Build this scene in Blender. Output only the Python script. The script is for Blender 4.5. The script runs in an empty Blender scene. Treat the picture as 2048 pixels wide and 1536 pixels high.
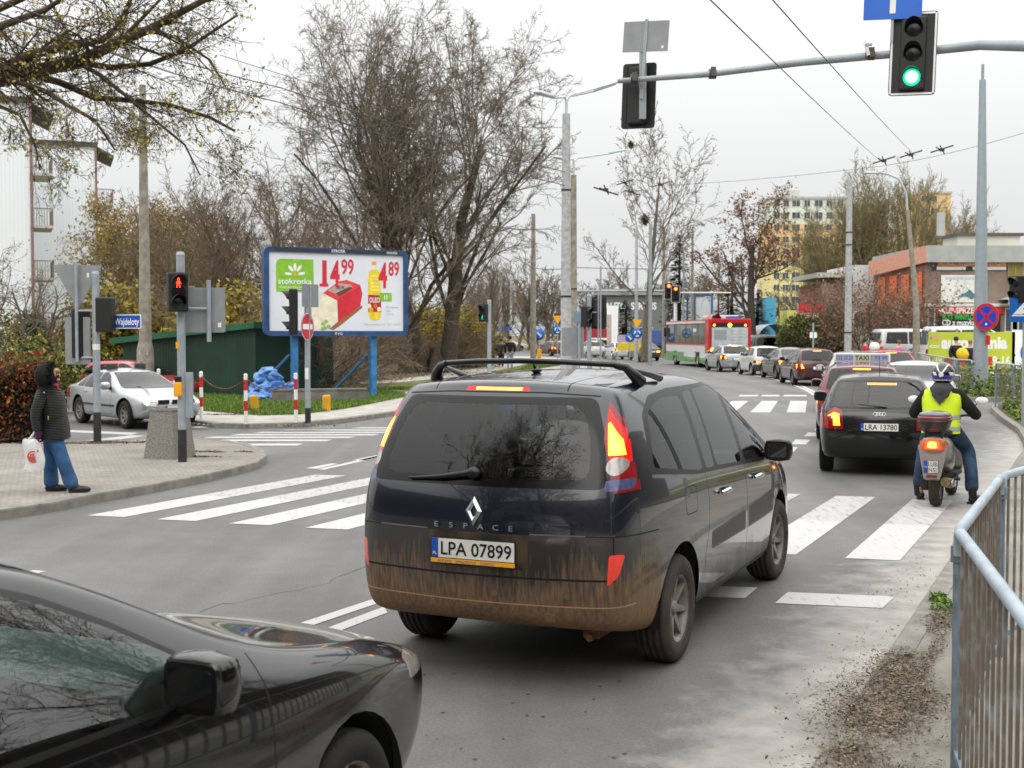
import bpy, bmesh, math, random
import numpy as np
from mathutils import Vector, Matrix
from mathutils.bvhtree import BVHTree
from mathutils.interpolate import poly_3d_calc
PI = math.pi
C = bpy.context.scene.collection
scn = bpy.context.scene
# ------------------------------------------------------------------ camera
FPX, CAMH, VH = 2510.0, 2.03, 669.0
PITCH = math.atan((768 - VH) / FPX)
cd = bpy.data.cameras.new('camera'); cam = bpy.data.objects.new('camera', cd); C.objects.link(cam)
cam.location = (0, 0, CAMH); cam.rotation_euler = (PI / 2 - PITCH, 0, 0)
cd.sensor_width = 36; cd.lens = FPX / 2048 * 36; cd.clip_start = .05; cd.clip_end = 3000
cd.dof.use_dof = True; cd.dof.focus_distance = 9.5; cd.dof.aperture_fstop = 5.0
scn.camera = cam
scn.view_settings.view_transform = 'Standard'; scn.view_settings.look = 'None'
scn.view_settings.gamma = 1; scn.view_settings.exposure = 0.08
# ------------------------------------------------------------------ overcast sky and soft sun
SUN_EL, SUN_AZ = math.radians(38), math.radians(200)
w = bpy.data.worlds.new('World'); scn.world = w; w.use_nodes = True
nt = w.node_tree; nt.nodes.clear()
out = nt.nodes.new('ShaderNodeOutputWorld'); bg = nt.nodes.new('ShaderNodeBackground')
sky = nt.nodes.new('ShaderNodeTexSky'); sky.sky_type = 'NISHITA'; sky.sun_disc = False
sky.sun_elevation = SUN_EL; sky.sun_rotation = SUN_AZ; sky.air_density = 1; sky.dust_density = 4
tc = nt.nodes.new('ShaderNodeTexCoord'); sp = nt.nodes.new('ShaderNodeSeparateXYZ')
rp = nt.nodes.new('ShaderNodeValToRGB'); cs = rp.color_ramp   # cloud deck: brighter towards the zenith
cs.elements[0].position = 0.0; cs.elements[0].color = (5.45, 5.55, 5.6, 1)
cs.elements[1].position = 1.0; cs.elements[1].color = (22.5, 22.3, 22.0, 1)
e = cs.elements.new(.10); e.color = (6.1, 6.2, 6.22, 1)
e = cs.elements.new(.24); e.color = (7.9, 7.95, 7.95, 1)
nz = nt.nodes.new('ShaderNodeTexNoise'); nz.inputs['Scale'].default_value = 1.6; nz.inputs['Detail'].default_value = 4
mr = nt.nodes.new('ShaderNodeMapRange'); mr.inputs[3].default_value = .93; mr.inputs[4].default_value = 1.07
hs = nt.nodes.new('ShaderNodeHueSaturation'); hs.inputs['Saturation'].default_value = .25
mul = nt.nodes.new('ShaderNodeMixRGB'); mul.blend_type = 'MULTIPLY'; mul.inputs[0].default_value = 1
mx = nt.nodes.new('ShaderNodeMixRGB'); mx.inputs[0].default_value = .06
L = nt.links
L.new(tc.outputs['Generated'], sp.inputs[0]); L.new(sp.outputs['Z'], rp.inputs[0])
L.new(tc.outputs['Generated'], nz.inputs['Vector']); L.new(nz.outputs['Fac'], mr.inputs[0])
L.new(rp.outputs[0], mul.inputs[1]); L.new(mr.outputs[0], mul.inputs[2])
L.new(sky.outputs[0], hs.inputs['Color']); L.new(mul.outputs[0], mx.inputs[1]); L.new(hs.outputs[0], mx.inputs[2])
L.new(mx.outputs[0], bg.inputs[0]); bg.inputs[1].default_value = .13; L.new(bg.outputs[0], out.inputs[0])
sd = bpy.data.lights.new('sun', 'SUN'); sd.energy = .6; sd.angle = math.radians(40); sd.color = (1, .97, .92)
so = bpy.data.objects.new('sun', sd); C.objects.link(so)
so.rotation_euler = (PI / 2 - SUN_EL, 0, PI - SUN_AZ)
# ------------------------------------------------------------------ helpers
def G(u, v, z=0.0):
    """ground point seen at pixel (u,v) of the 2048 px photograph"""
    X = (u - 1024) / FPX; U = (768 - v) / FPX
    y = math.cos(PITCH) + U * math.sin(PITCH); zz = -math.sin(PITCH) + U * math.cos(PITCH)
    t = (z - CAMH) / zz
    return Vector((X * t, y * t, z))
def P(u, v, d):
    """point at pixel (u,v), d metres ahead"""
    X = (u - 1024) / FPX; U = (768 - v) / FPX
    y = math.cos(PITCH) + U * math.sin(PITCH); zz = -math.sin(PITCH) + U * math.cos(PITCH)
    return Vector((X * d / y, d, CAMH + zz * d / y))
def lin(h):
    if isinstance(h, str):
        h = [int(h[i:i + 2], 16) / 255 for i in (0, 2, 4)]
    return tuple((c / 12.92 if c <= .04045 else ((c + .055) / 1.055) ** 2.4) for c in h)
_mats = {}
def mat(name, col, rough=.6, metal=0., var=.12, scale=6., bump=0., coat=0., emit=0., spec=.5, col2=None, bscale=None, detail=5, coords='Object', lo=.35, hi=.65):
    if name in _mats: return _mats[name]
    m = bpy.data.materials.new(name); m.use_nodes = True; n = m.node_tree; b = n.nodes['Principled BSDF']
    c = lin(col) if isinstance(col, str) else tuple(col)
    b.inputs['Roughness'].default_value = rough; b.inputs['Metallic'].default_value = metal
    b.inputs['Specular IOR Level'].default_value = spec
    if coat and spec == .5: b.inputs['Specular IOR Level'].default_value = .25
    if coat: b.inputs['Coat Weight'].default_value = coat; b.inputs['Coat Roughness'].default_value = .03
    b.inputs['Base Color'].default_value = (*c, 1)
    if var or col2:
        t = n.nodes.new('ShaderNodeTexCoord'); z = n.nodes.new('ShaderNodeTexNoise')
        z.inputs['Scale'].default_value = scale; z.inputs['Detail'].default_value = detail
        r = n.nodes.new('ShaderNodeValToRGB')
        c2 = (lin(col2) if isinstance(col2, str) else col2) if col2 else tuple(min(1, x * (1 + var)) for x in c)
        c1 = c if col2 else tuple(x * (1 - var) for x in c)
        r.color_ramp.elements[0].color = (*c1, 1); r.color_ramp.elements[1].color = (*c2, 1)
        r.color_ramp.elements[0].position = lo; r.color_ramp.elements[1].position = hi
        n.links.new(t.outputs[coords], z.inputs['Vector']); n.links.new(z.outputs['Fac'], r.inputs[0])
        n.links.new(r.outputs[0], b.inputs['Base Color'])
    if bump:
        t = n.nodes.new('ShaderNodeTexCoord'); z = n.nodes.new('ShaderNodeTexNoise')
        z.inputs['Scale'].default_value = bscale or scale * 4; z.inputs['Detail'].default_value = 6
        bp = n.nodes.new('ShaderNodeBump'); bp.inputs['Strength'].default_value = bump; bp.inputs['Distance'].default_value = .02
        n.links.new(t.outputs[coords], z.inputs['Vector']); n.links.new(z.outputs['Fac'], bp.inputs['Height'])
        n.links.new(bp.outputs[0], b.inputs['Normal'])
    if emit:
        b.inputs['Emission Color'].default_value = (*c, 1); b.inputs['Emission Strength'].default_value = emit; b.inputs['Base Color'].default_value = (*[x * .25 for x in c], 1)
    _mats[name] = m
    return m
def glass(name, tint=(.5, .58, .55), ior=1.45, rough=.0, dirt=0.):
    if name in _mats: return _mats[name]
    m = bpy.data.materials.new(name); m.use_nodes = True; n = m.node_tree; n.nodes.clear()
    o = n.nodes.new('ShaderNodeOutputMaterial'); t = n.nodes.new('ShaderNodeBsdfTransparent'); g = n.nodes.new('ShaderNodeBsdfGlossy')
    t.inputs[0].default_value = (*tint, 1); g.inputs['Roughness'].default_value = rough; g.inputs[0].default_value = (.95, .95, .95, 1)
    f = n.nodes.new('ShaderNodeFresnel'); f.inputs[0].default_value = ior
    x = n.nodes.new('ShaderNodeMixShader'); n.links.new(f.outputs[0], x.inputs[0]); n.links.new(t.outputs[0], x.inputs[1]); n.links.new(g.outputs[0], x.inputs[2])
    last = x
    if dirt:
        d = n.nodes.new('ShaderNodeBsdfDiffuse'); d.inputs[0].default_value = (.25, .23, .2, 1)
        z = n.nodes.new('ShaderNodeTexNoise'); z.inputs['Scale'].default_value = 3; tcn = n.nodes.new('ShaderNodeTexCoord')
        mp = n.nodes.new('ShaderNodeMapRange'); mp.inputs[1].default_value = .35; mp.inputs[2].default_value = .8; mp.inputs[3].default_value = 0; mp.inputs[4].default_value = dirt
        n.links.new(tcn.outputs['Object'], z.inputs['Vector']); n.links.new(z.outputs['Fac'], mp.inputs[0])
        y = n.nodes.new('ShaderNodeMixShader'); n.links.new(mp.outputs[0], y.inputs[0]); n.links.new(x.outputs[0], y.inputs[1]); n.links.new(d.outputs[0], y.inputs[2]); last = y
    n.links.new(last.outputs[0], o.inputs[0]); _mats[name] = m
    return m
def tag(o, label=None, cat=None, group=None, kind=None):
    if label: o['label'] = label
    if cat: o['category'] = cat
    if group: o['group'] = group
    if kind: o['kind'] = kind
    return o
def thing(name, label, cat, loc=(0, 0, 0), rz=0, group=None):
    o = bpy.data.objects.new(name, None); C.objects.link(o); o.empty_display_size = .2
    o.location = loc; o.rotation_euler = (0, 0, rz)
    return tag(o, label, cat, group)
def dup(root, loc, rz=None, label=None, scale=None, group=None):
    r = root.copy(); C.objects.link(r); r.location = loc
    if rz is not None: r.rotation_euler = (0, 0, rz)
    if scale: r.scale = (scale,) * 3 if not isinstance(scale, (tuple, list)) else scale
    if label: r['label'] = label
    if group: r['group'] = group
    for ch in list(root.children):
        c = ch.copy(); C.objects.link(c); c.parent = r
        for g in list(ch.children):
            d = g.copy(); C.objects.link(d); d.parent = c
    return r
def frame(o, u, v):
    """matrix with local x=u, y=v, z=u x v at o"""
    u = Vector(u).normalized(); v = Vector(v).normalized(); n = u.cross(v).normalized(); v = n.cross(u)
    return Matrix(((u.x, v.x, n.x, o[0]), (u.y, v.y, n.y, o[1]), (u.z, v.z, n.z, o[2]), (0, 0, 0, 1)))
def rotz(a): return Matrix.Rotation(a, 4, 'Z')
_tc = {}
def text_geo(s, bold=0.0):
    k = (s, bold)
    if k in _tc: return _tc[k]
    cu = bpy.data.curves.new('t', 'FONT'); cu.body = s; cu.size = 1; cu.offset = bold; cu.resolution_u = 3
    ob = bpy.data.objects.new('t', cu); C.objects.link(ob)
    dg = bpy.context.evaluated_depsgraph_get(); me = bpy.data.meshes.new_from_object(ob.evaluated_get(dg))
    vs = [v.co.copy() for v in me.vertices]; fs = [tuple(p.vertices) for p in me.polygons]
    bpy.data.objects.remove(ob); bpy.data.curves.remove(cu); bpy.data.meshes.remove(me)
    _tc[k] = (vs, fs); return vs, fs
class MB:
    def __init__(s, default=None): s.v = []; s.f = []; s.mi = []; s.sm = []; s.mats = []; s.d = default
    def m(s, m):
        m = m or s.d
        if m not in s.mats: s.mats.append(m)
        return s.mats.index(m)
    def add(s, vs, fs, m=None, smooth=False, M=None):
        b = len(s.v); i = s.m(m)
        s.v += [(M @ Vector(v))[:] for v in vs] if M is not None else [tuple(v) for v in vs]
        for f in fs: s.f.append(tuple(b + k for k in f)); s.mi.append(i); s.sm.append(smooth)
        return s
    def box(s, x0, x1, y0, y1, z0, z1, m=None, M=None, taper=0, bev=0):
        if bev:
            bm = bmesh.new(); bmesh.ops.create_cube(bm, size=1)
            for v in bm.verts: v.co = Vector(((x0 + x1) / 2 + v.co.x * (x1 - x0), (y0 + y1) / 2 + v.co.y * (y1 - y0), (z0 + z1) / 2 + v.co.z * (z1 - z0)))
            bmesh.ops.bevel(bm, geom=bm.edges[:], offset=bev, segments=2, affect='EDGES', profile=.6)
            bm.verts.index_update(); s.add([v.co.copy() for v in bm.verts], [[v.index for v in f.verts] for f in bm.faces], m, False, M); bm.free(); return s
        t = taper; vs = [(x0, y0, z0), (x1, y0, z0), (x1, y1, z0), (x0, y1, z0), (x0 + t, y0 + t, z1), (x1 - t, y0 + t, z1), (x1 - t, y1 - t, z1), (x0 + t, y1 - t, z1)]
        return s.add(vs, [(3, 2, 1, 0), (4, 5, 6, 7), (0, 1, 5, 4), (1, 2, 6, 5), (2, 3, 7, 6), (3, 0, 4, 7)], m, False, M)
    def tube(s, pts, r, n=8, m=None, cap=True, M=None, smooth=True, squash=1):
        pts = [Vector(p) for p in pts]; k = len(pts); rs = r if isinstance(r, (list, tuple)) else [r] * k
        vs = []; fs = []; prev = None
        for i, p in enumerate(pts):
            d = (pts[min(i + 1, k - 1)] - pts[max(i - 1, 0)]).normalized()
            if prev is None:
                a = Vector((0, 0, 1)) if abs(d.z) < .9 else Vector((1, 0, 0)); a = (a - d * a.dot(d)).normalized()
            else: a = (prev - d * prev.dot(d)).normalized()
            prev = a; b = d.cross(a)
            for j in range(n):
                t = 2 * PI * j / n; vs.append(p + (a * math.cos(t) + b * math.sin(t) * squash) * rs[i])
        for i in range(k - 1):
            for j in range(n): fs.append((i * n + j, i * n + (j + 1) % n, (i + 1) * n + (j + 1) % n, (i + 1) * n + j))
        s.add(vs, fs, m, smooth, M)
        if cap: s.add(vs[:n], [tuple(range(n))[::-1]], m, False, M); s.add(vs[-n:], [tuple(range(n))], m, False, M)
        return s
    def lathe(s, prof, n=24, m=None, M=None, smooth=True, axis='Z', a0=0, a1=2 * PI):
        """prof: list of (r, h)"""
        full = abs(a1 - a0 - 2 * PI) < 1e-6; nn = n if full else n + 1; vs = []; fs = []
        for r, h in prof:
            for j in range(nn):
                t = a0 + (a1 - a0) * j / n; c, q = r * math.cos(t), r * math.sin(t)
                vs.append((c, q, h) if axis == 'Z' else (h, c, q) if axis == 'X' else (q, h, c))
        for i in range(len(prof) - 1):
            for j in range(n):
                k = (j + 1) % nn; fs.append((i * nn + j, i * nn + k, (i + 1) * nn + k, (i + 1) * nn + j))
        return s.add(vs, fs, m, smooth, M)
    def prism(s, poly, h, m=None, M=None, z0=0):
        n = len(poly); vs = [(x, y, z0) for x, y in poly] + [(x, y, z0 + h) for x, y in poly]
        fs = [tuple(range(n, 2 * n))]
        if h: fs += [tuple(range(n))[::-1]] + [(i, (i + 1) % n, n + (i + 1) % n, n + i) for i in range(n)]
        return s.add(vs, fs, m, False, M)
    def disc(s, r, m=None, M=None, z=0, n=24, rx=None): return s.add([(math.cos(2 * PI * i / n) * (rx or r), math.sin(2 * PI * i / n) * r, z) for i in range(n)], [tuple(range(n))], m, False, M)
    def ell(s, c, r, m=None, n=12, k=8, M=None, noise=0, seed=0):
        rd = random.Random(seed); vs = [(c[0], c[1], c[2] - r[2])]
        for i in range(1, k):
            a = -PI / 2 + PI * i / k
            for j in range(n):
                t = 2 * PI * j / n; q = 1 + (rd.random() - .5) * noise
                vs.append((c[0] + r[0] * math.cos(a) * math.cos(t) * q, c[1] + r[1] * math.cos(a) * math.sin(t) * q, c[2] + r[2] * math.sin(a) * q))
        vs.append((c[0], c[1], c[2] + r[2])); fs = [(0, 1 + (j + 1) % n, 1 + j) for j in range(n)]
        for i in range(k - 2):
            for j in range(n): a = 1 + i * n + j; b = 1 + i * n + (j + 1) % n; fs.append((a, b, b + n, a + n))
        t = len(vs) - 1; fs += [(1 + (k - 2) * n + j, 1 + (k - 2) * n + (j + 1) % n, t) for j in range(n)]
        return s.add(vs, fs, m, True, M)
    def text(s, txt, h, m=None, M=None, z=.004, cx=0, cy=0, xs=1., bold=0., width=None, shear=0):
        """centred on (cx,cy); h = cap height"""
        vs, fs = text_geo(txt, bold)
        if not vs: return s
        k = h / .69; x0 = min(v.x for v in vs); x1 = max(v.x for v in vs)
        if width: xs = width / ((x1 - x0) * k)
        vs = [((v.x - (x0 + x1) / 2) * k * xs + cx + shear * v.y, v.y * k - h / 2 + cy, z) for v in vs]
        return s.add(vs, fs, m, False, M)
    def build(s, name, parent=None, loc=(0, 0, 0), rz=0, M=None):
        me = bpy.data.meshes.new(name); me.from_pydata(s.v, [], s.f)
        for m in s.mats: me.materials.append(m)
        me.polygons.foreach_set('material_index', s.mi); me.polygons.foreach_set('use_smooth', s.sm); me.update()
        o = bpy.data.objects.new(name, me); C.objects.link(o); o.parent = parent; o.location = loc; o.rotation_euler = (0, 0, rz)
        if M is not None: o.matrix_basis = M
        return o
def np_mesh(name, V, F, mats, parent=None, smooth=False, mi=None):
    """V (n,3), F (m,k) all faces with k corners"""
    me = bpy.data.meshes.new(name); k = F.shape[1]
    me.vertices.add(len(V)); me.vertices.foreach_set('co', V.astype(np.float32).ravel())
    me.loops.add(F.size); me.loops.foreach_set('vertex_index', F.astype(np.int32).ravel())
    me.polygons.add(len(F)); me.polygons.foreach_set('loop_start', np.arange(0, F.size, k, dtype=np.int32))
    if smooth: me.polygons.foreach_set('use_smooth', np.ones(len(F), dtype=bool))
    for m in mats: me.materials.append(m)
    if mi is not None: me.polygons.foreach_set('material_index', mi.astype(np.int32))
    me.update(calc_edges=True); me.validate()
    o = bpy.data.objects.new(name, me); C.objects.link(o); o.parent = parent
    return o
# ------------------------------------------------------------------ common materials
galv = mat('galvanised_steel', '969da1', .5, .3, .1, 3)
dgal = mat('grey_back_of_sign', '8b8f90', .6, .2, .08, 5)
polep = mat('grey_painted_pole', '9aa3aa', .5, .2, .1, 6, bump=.05)
concr = mat('concrete_pole', 'a9abaa', .85, 0, .2, 7, bump=.3, bscale=60)
concd = mat('old_concrete_pole', '8d877b', .9, 0, .25, 5, bump=.4, bscale=50)
black = mat('black_plastic', '141414', .45, 0, .2, 9)
sigblk = mat('signal_housing_black', '1a1b1a', .5, 0, .2, 4)
rubber = mat('tyre_rubber', '1d1c1b', .85, 0, .25, 12, bump=.15)
dirtyrub = mat('dusty_tyre_rubber', '3a342e', .9, 0, .35, 7, bump=.2)
white = mat('white_paint', 'e6e6e2', .5, 0, .05, 3)
signw = mat('sign_white', 'eef0f0', .45, 0, .03, 3)
signb = mat('sign_blue', '1763b8', .45, 0, .08, 3)
signr = mat('sign_red', 'c4222a', .45, 0, .08, 3)
signy = mat('sign_yellow', 'f0a81c', .45, 0, .06, 3)
wirem = mat('black_wire', '3a3a3c', .6)
red_on = mat('lamp_red_lit', (1, .04, .015), .3, emit=5, var=0)
red_hot = mat('lamp_red_core', (1, .22, .015), .3, emit=7, var=0)
amb_on = mat('lamp_amber_core', (1, .42, .03), .3, emit=9, var=0)
green_on = mat('lamp_green_lit', (.0, .85, .38), .3, emit=1.15, var=0)
green_hot = mat('lamp_green_core', (.5, 1, .8), .3, emit=2.2, var=0)
head_on = mat('headlamp_lit', (1, .80, .55), .3, emit=2.2, var=0)
red_off = mat('lamp_red_lens', '8e1218', .15, coat=1, var=.1)
amber_off = mat('lamp_amber_lens', 'd0601a', .15, coat=1, var=.1)
clearlens = mat('lamp_clear_lens', 'b9b5b0', .12, .4, .15, 20, coat=1)
chrome = mat('chrome_trim', 'cfd2d4', .15, 1, 0)
dark_in = mat('dark_lens', '0a0a0a', .25)
# ------------------------------------------------------------------ vehicles
def ev(pts, t):
    if t <= pts[0][0]: return pts[0][1]
    for (a, b), (c, d) in zip(pts, pts[1:]):
        if t <= c: return b + (d - b) * (t - a) / (c - a)
    return pts[-1][1]
def rpoly(poly, r=.04, n=3):
    """round the corners of a convex polygon"""
    o = []; N = len(poly)
    for i in range(N):
        p = Vector(poly[i]); a = Vector(poly[i - 1]) - p; b = Vector(poly[(i + 1) % N]) - p
        rr = min(r, a.length * .45, b.length * .45); A = p + a.normalized() * rr; B = p + b.normalized() * rr
        for k in range(n + 1):
            t = k / n; q = A * (1 - t) ** 2 + p * 2 * t * (1 - t) + B * t * t; o.append((q.x, q.y))
    return o
def grow(poly, d):
    c = Vector((sum(p[0] for p in poly) / len(poly), sum(p[1] for p in poly) / len(poly))); o = []; N = len(poly)
    area = sum(poly[i][0] * poly[(i + 1) % N][1] - poly[(i + 1) % N][0] * poly[i][1] for i in range(N)); s = 1 if area > 0 else -1
    for i in range(N):
        p = Vector(poly[i]); e1 = (p - Vector(poly[i - 1])).normalized(); e2 = (Vector(poly[(i + 1) % N]) - p).normalized()
        n1 = Vector((e1.y, -e1.x)) * s; n2 = Vector((e2.y, -e2.x)) * s; m = (n1 + n2).normalized(); k = d / max(.4, m.dot(n1)); o.append(tuple(p + m * k))
    return o
def stroke(pts, wd=.008):
    """a polyline as a list of thin convex quads"""
    o = []
    for a, b in zip(pts, pts[1:]):
        a = Vector(a); b = Vector(b); d = (b - a).normalized(); n = Vector((-d.y, d.x)) * wd / 2; e = d * wd * .3
        o.append([tuple(a + n - e), tuple(b + n + e), tuple(b - n + e), tuple(a - n - e)])
    return o
def circ(cx, cy, r, n=20, ry=None): return [(cx + r * math.cos(2 * PI * i / n), cy + (ry or r) * math.sin(2 * PI * i / n)) for i in range(n)]
PROJ = {'S': ((1, 0, 0), (0, 1, 0)), 'B': ((0, -1, 0), (1, 0, 0)), 'F': ((0, 1, 0), (1, 0, 0)), 'T': ((0, 0, 1), (1, 0, 0)), 'C': ((.7071, -.7071, 0), (.7071, .7071, 0)), 'D': ((.7071, .7071, 0), (-.7071, .7071, 0))}
class Body:
    ROWS = None
    def __init__(s, S, sub=2):
        s.S = S; cols = S['cols']; J = len(cols) - 1; ym = (cols[0] + cols[-1]) / 2
        xs = S.get('xs', [-1, -.72, -.36, 0, .36, .72, 1]); I = len(xs) - 1
        rows = S.get('rows', [0, .1, .42, .8, 1.0]); K = len(rows) - 1 + 4
        def corner(j, k):
            y0 = cols[j]; yr = S['yr']; yf = S['yf']; zm = .6
            y = y0
            for it in range(3):
                zs = ev(S['sill'], y); zb = ev(S['belt'], y); zt = ev(S['top'], y); W = ev(S['w'], y); wr = ev(S['wr'], y); wb = W * S.get('wbelt', .97)
                if k < len(rows):
                    z = zs + (zb - zs) * rows[k]; x = W * (S.get('tuck', .9), .975, 1, .992, wb / W)[k] if len(rows) == 5 else W
                else:
                    q = k - len(rows); z = zb + (zt - zb) * (.5, .88, .975, 1.0)[q]; x = (wb + (wr - wb) * .46, wr + (wb - wr) * .07, wr * .955, wr * .86)[q]
                a = max(0, 1 - (y0 - cols[0]) / S.get('blr', .75)); b = max(0, 1 - (cols[-1] - y0) / S.get('blf', .6))
                y = y0 + a * (ev(yr, z) - cols[0]) + b * (ev(yf, z) - cols[-1])
            return x, y, z, a, b
        bm = bmesh.new(); V = {}
        for i in range(I + 1):
            for j in range(J + 1):
                for k in range(K + 1):
                    if i in (0, I) or j in (0, J) or k in (0, K):
                        x, y, z, a, b = corner(j, k); t = xs[i]; f = 1 - t * t
                        yy = y - S.get('bur', .1) * f * a * a * (1 if k > 0 else .3) + S.get('buf', .14) * f * b * b
                        zz = z + (ev(S['crown'], y) * f if k == K else 0)
                        V[i, j, k] = bm.verts.new((x * t, yy, zz))
        def q(*ks):
            vs = [V[k] for k in ks]; bm.faces.new(vs)
        for j in range(J):
            for k in range(K):
                q((I, j, k), (I, j + 1, k), (I, j + 1, k + 1), (I, j, k + 1)); q((0, j, k), (0, j, k + 1), (0, j + 1, k + 1), (0, j + 1, k))
            for i in range(I):
                q((i, j, K), (i + 1, j, K), (i + 1, j + 1, K), (i, j + 1, K)); q((i, j, 0), (i, j + 1, 0), (i + 1, j + 1, 0), (i + 1, j, 0))
        for i in range(I):
            for k in range(K):
                q((i, 0, k), (i + 1, 0, k), (i + 1, 0, k + 1), (i, 0, k + 1)); q((i, J, k), (i, J, k + 1), (i + 1, J, k + 1), (i + 1, J, k))
        cr = bm.edges.layers.float.new('crease_edge')
        for (fn, val) in S.get('crease', []):
            for e_ in bm.edges:
                if fn(e_.verts[0].co, e_.verts[1].co): e_[cr] = val
        me = bpy.data.meshes.new('b'); bm.to_mesh(me); bm.free()
        ob = bpy.data.objects.new('b', me); C.objects.link(ob); md = ob.modifiers.new('s', 'SUBSURF'); md.levels = sub; md.render_levels = sub
        dg = bpy.context.evaluated_depsgraph_get(); me2 = bpy.data.meshes.new_from_object(ob.evaluated_get(dg)); bpy.data.objects.remove(ob)
        s.bm = bmesh.new(); s.bm.from_mesh(me2); bmesh.ops.recalc_face_normals(s.bm, faces=s.bm.faces[:]); s.bm.normal_update()
        s.bm.faces.ensure_lookup_table(); s.bm.verts.index_update()
        s.bvh = BVHTree.FromBMesh(s.bm); s.oco = [v.co.copy() for v in s.bm.verts]; s.ono = [v.normal.copy() for v in s.bm.verts]; s.of = [[v.index for v in f.verts] for f in s.bm.faces]
        s.part = s.bm.faces.layers.int.new('part'); s.parts = ['body']; s.keys = {}; s.mats = []; bpy.data.meshes.remove(me2)
        s.mi(S['paint'])
    def mi(s, m):
        if m not in s.mats: s.mats.append(m)
        return s.mats.index(m)
    def normal(s, p):
        loc, n, i, d = s.bvh.find_nearest(p)
        if i is None: return Vector((0, 0, 1))
        vs = [s.oco[k] for k in s.of[i]]; w_ = poly_3d_calc(vs, loc); r = Vector()
        for k, x in zip(s.of[i], w_): r += s.ono[k] * x
        return r.normalized()
    def hit(s, proj, u, v, side=1):
        """outside surface point at (u,v) of a projection, with its normal"""
        n, ua = PROJ[proj]; n = Vector(n); ua = Vector(ua); va = Vector((0, 0, 1)) if proj != 'T' else Vector((0, 1, 0))
        if side < 0: n.x *= -1; ua.x *= -1
        o = ua * u + va * v + n * 8; loc, nn, i, d = s.bvh.ray_cast(o, -n)
        if loc is None: return None, None
        return loc, s.normal(loc)
    def cut(s, poly, proj='S', side=1, m=None, part=None, thr=.25, key=None, delete=False, where=None):
        n, ua = PROJ[proj]; n = Vector(n); ua = Vector(ua); va = Vector((0, 0, 1)) if proj != 'T' else Vector((0, 1, 0))
        if side < 0: n.x *= -1; ua.x *= -1
        N = len(poly); area = sum(poly[i][0] * poly[(i + 1) % N][1] - poly[(i + 1) % N][0] * poly[i][1] for i in range(N)); sg = 1 if area > 0 else -1
        us = [p[0] for p in poly]; vs = [p[1] for p in poly]; u0, u1, v0, v1 = min(us), max(us), min(vs), max(vs)
        cand = []
        for f in s.bm.faces:
            if thr is not None and f.normal.dot(n) < thr: continue
            if where and not where(f.calc_center_median()): continue
            fu = [v.co.dot(ua) for v in f.verts]; fv = [v.co.dot(va) for v in f.verts]
            if max(fu) < u0 or min(fu) > u1 or max(fv) < v0 or min(fv) > v1: continue
            if proj == 'S' and (f.calc_center_median().x * side) < 0: continue
            cand.append(f)
        for i in range(N):
            if not cand: break
            a = poly[i]; b = poly[(i + 1) % N]; du, dv = b[0] - a[0], b[1] - a[1]; l = math.hypot(du, dv)
            if l < 1e-6: continue
            pn = (ua * (dv / l) - va * (du / l)) * sg; pc = ua * a[0] + va * a[1]
            geom = set(cand)
            for f in cand: geom.update(f.verts); geom.update(f.edges)
            r = bmesh.ops.bisect_plane(s.bm, geom=list(geom), dist=1e-5, plane_co=pc, plane_no=pn)
            cand = [f for f in r['geom'] if isinstance(f, bmesh.types.BMFace) and (f.calc_center_median() - pc).dot(pn) < 0]
        if delete: bmesh.ops.delete(s.bm, geom=cand, context='FACES'); return
        pid = None
        if part:
            k = (part, side, key) if key is not None else None
            if part == 'body': s.keys[k] = 0; k = k or 0; s.keys[k] = 0
            if k and k in s.keys: pid = s.keys[k]
            else:
                s.parts.append(part); pid = len(s.parts) - 1
                if k: s.keys[k] = pid
        for f in cand:
            if m: f.material_index = s.mi(m)
            if pid is not None: f[s.part] = pid
            f.smooth = True
    def both(s, *a, **k):
        s.cut(*a, side=1, **k); s.cut(*a, side=-1, **k)
    def seams(s, pts, proj='S', side=None, m=None, wd=.008, **k):
        for q in stroke(pts, wd):
            for sd_ in ((1, -1) if side is None else (side,)): s.cut(q, proj, sd_, m or seamm, **k)
    def finish(s, parent, names={}):
        s.bm.verts.ensure_lookup_table(); outo = []
        s.bm.verts.index_update(); nor = {}
        groups = {}
        for f in s.bm.faces: groups.setdefault(f[s.part], []).append(f)
        for pid, fs in groups.items():
            idx = {}; vs = []; faces = []; mi = []; ms = []
            for f in fs:
                fa = []
                for v in f.verts:
                    if v.index not in idx: idx[v.index] = len(vs); vs.append(v)
                    fa.append(idx[v.index])
                m = s.mats[f.material_index]
                if m not in ms: ms.append(m)
                faces.append(fa); mi.append(ms.index(m))
            me = bpy.data.meshes.new(s.parts[pid]); me.from_pydata([v.co[:] for v in vs], [], faces)
            for m in ms: me.materials.append(m)
            me.polygons.foreach_set('material_index', mi); me.polygons.foreach_set('use_smooth', [True] * len(faces)); me.update()
            ns = []
            for v in vs:
                if v.index not in nor: nor[v.index] = s.normal(v.co)
                ns.append(nor[v.index][:])
            me.normals_split_custom_set_from_vertices(ns)
            o = bpy.data.objects.new(s.parts[pid], me); C.objects.link(o); o.parent = parent; outo.append(o)
        s.bm.free(); return outo
seamm = mat('panel_gap', '050505', .8, var=0)
trimm = mat('window_trim_black', '0b0b0c', .35, var=.1)
wellm = mat('wheel_well', '0c0b0a', .95)
discm = mat('brake_disc', '5b5753', .5, .6, .2, 8)
alloy = mat('alloy_wheel', 'a3a3a0', .35, .7, .15, 10)
dalloy = mat('dusty_alloy_wheel', '86827a', .6, .35, .25, 14)
intm = mat('car_interior_grey', '2b2c2d', .8, 0, .15, 6)
seatm = mat('seat_fabric', '3a3d40', .9, 0, .2, 20)
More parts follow.
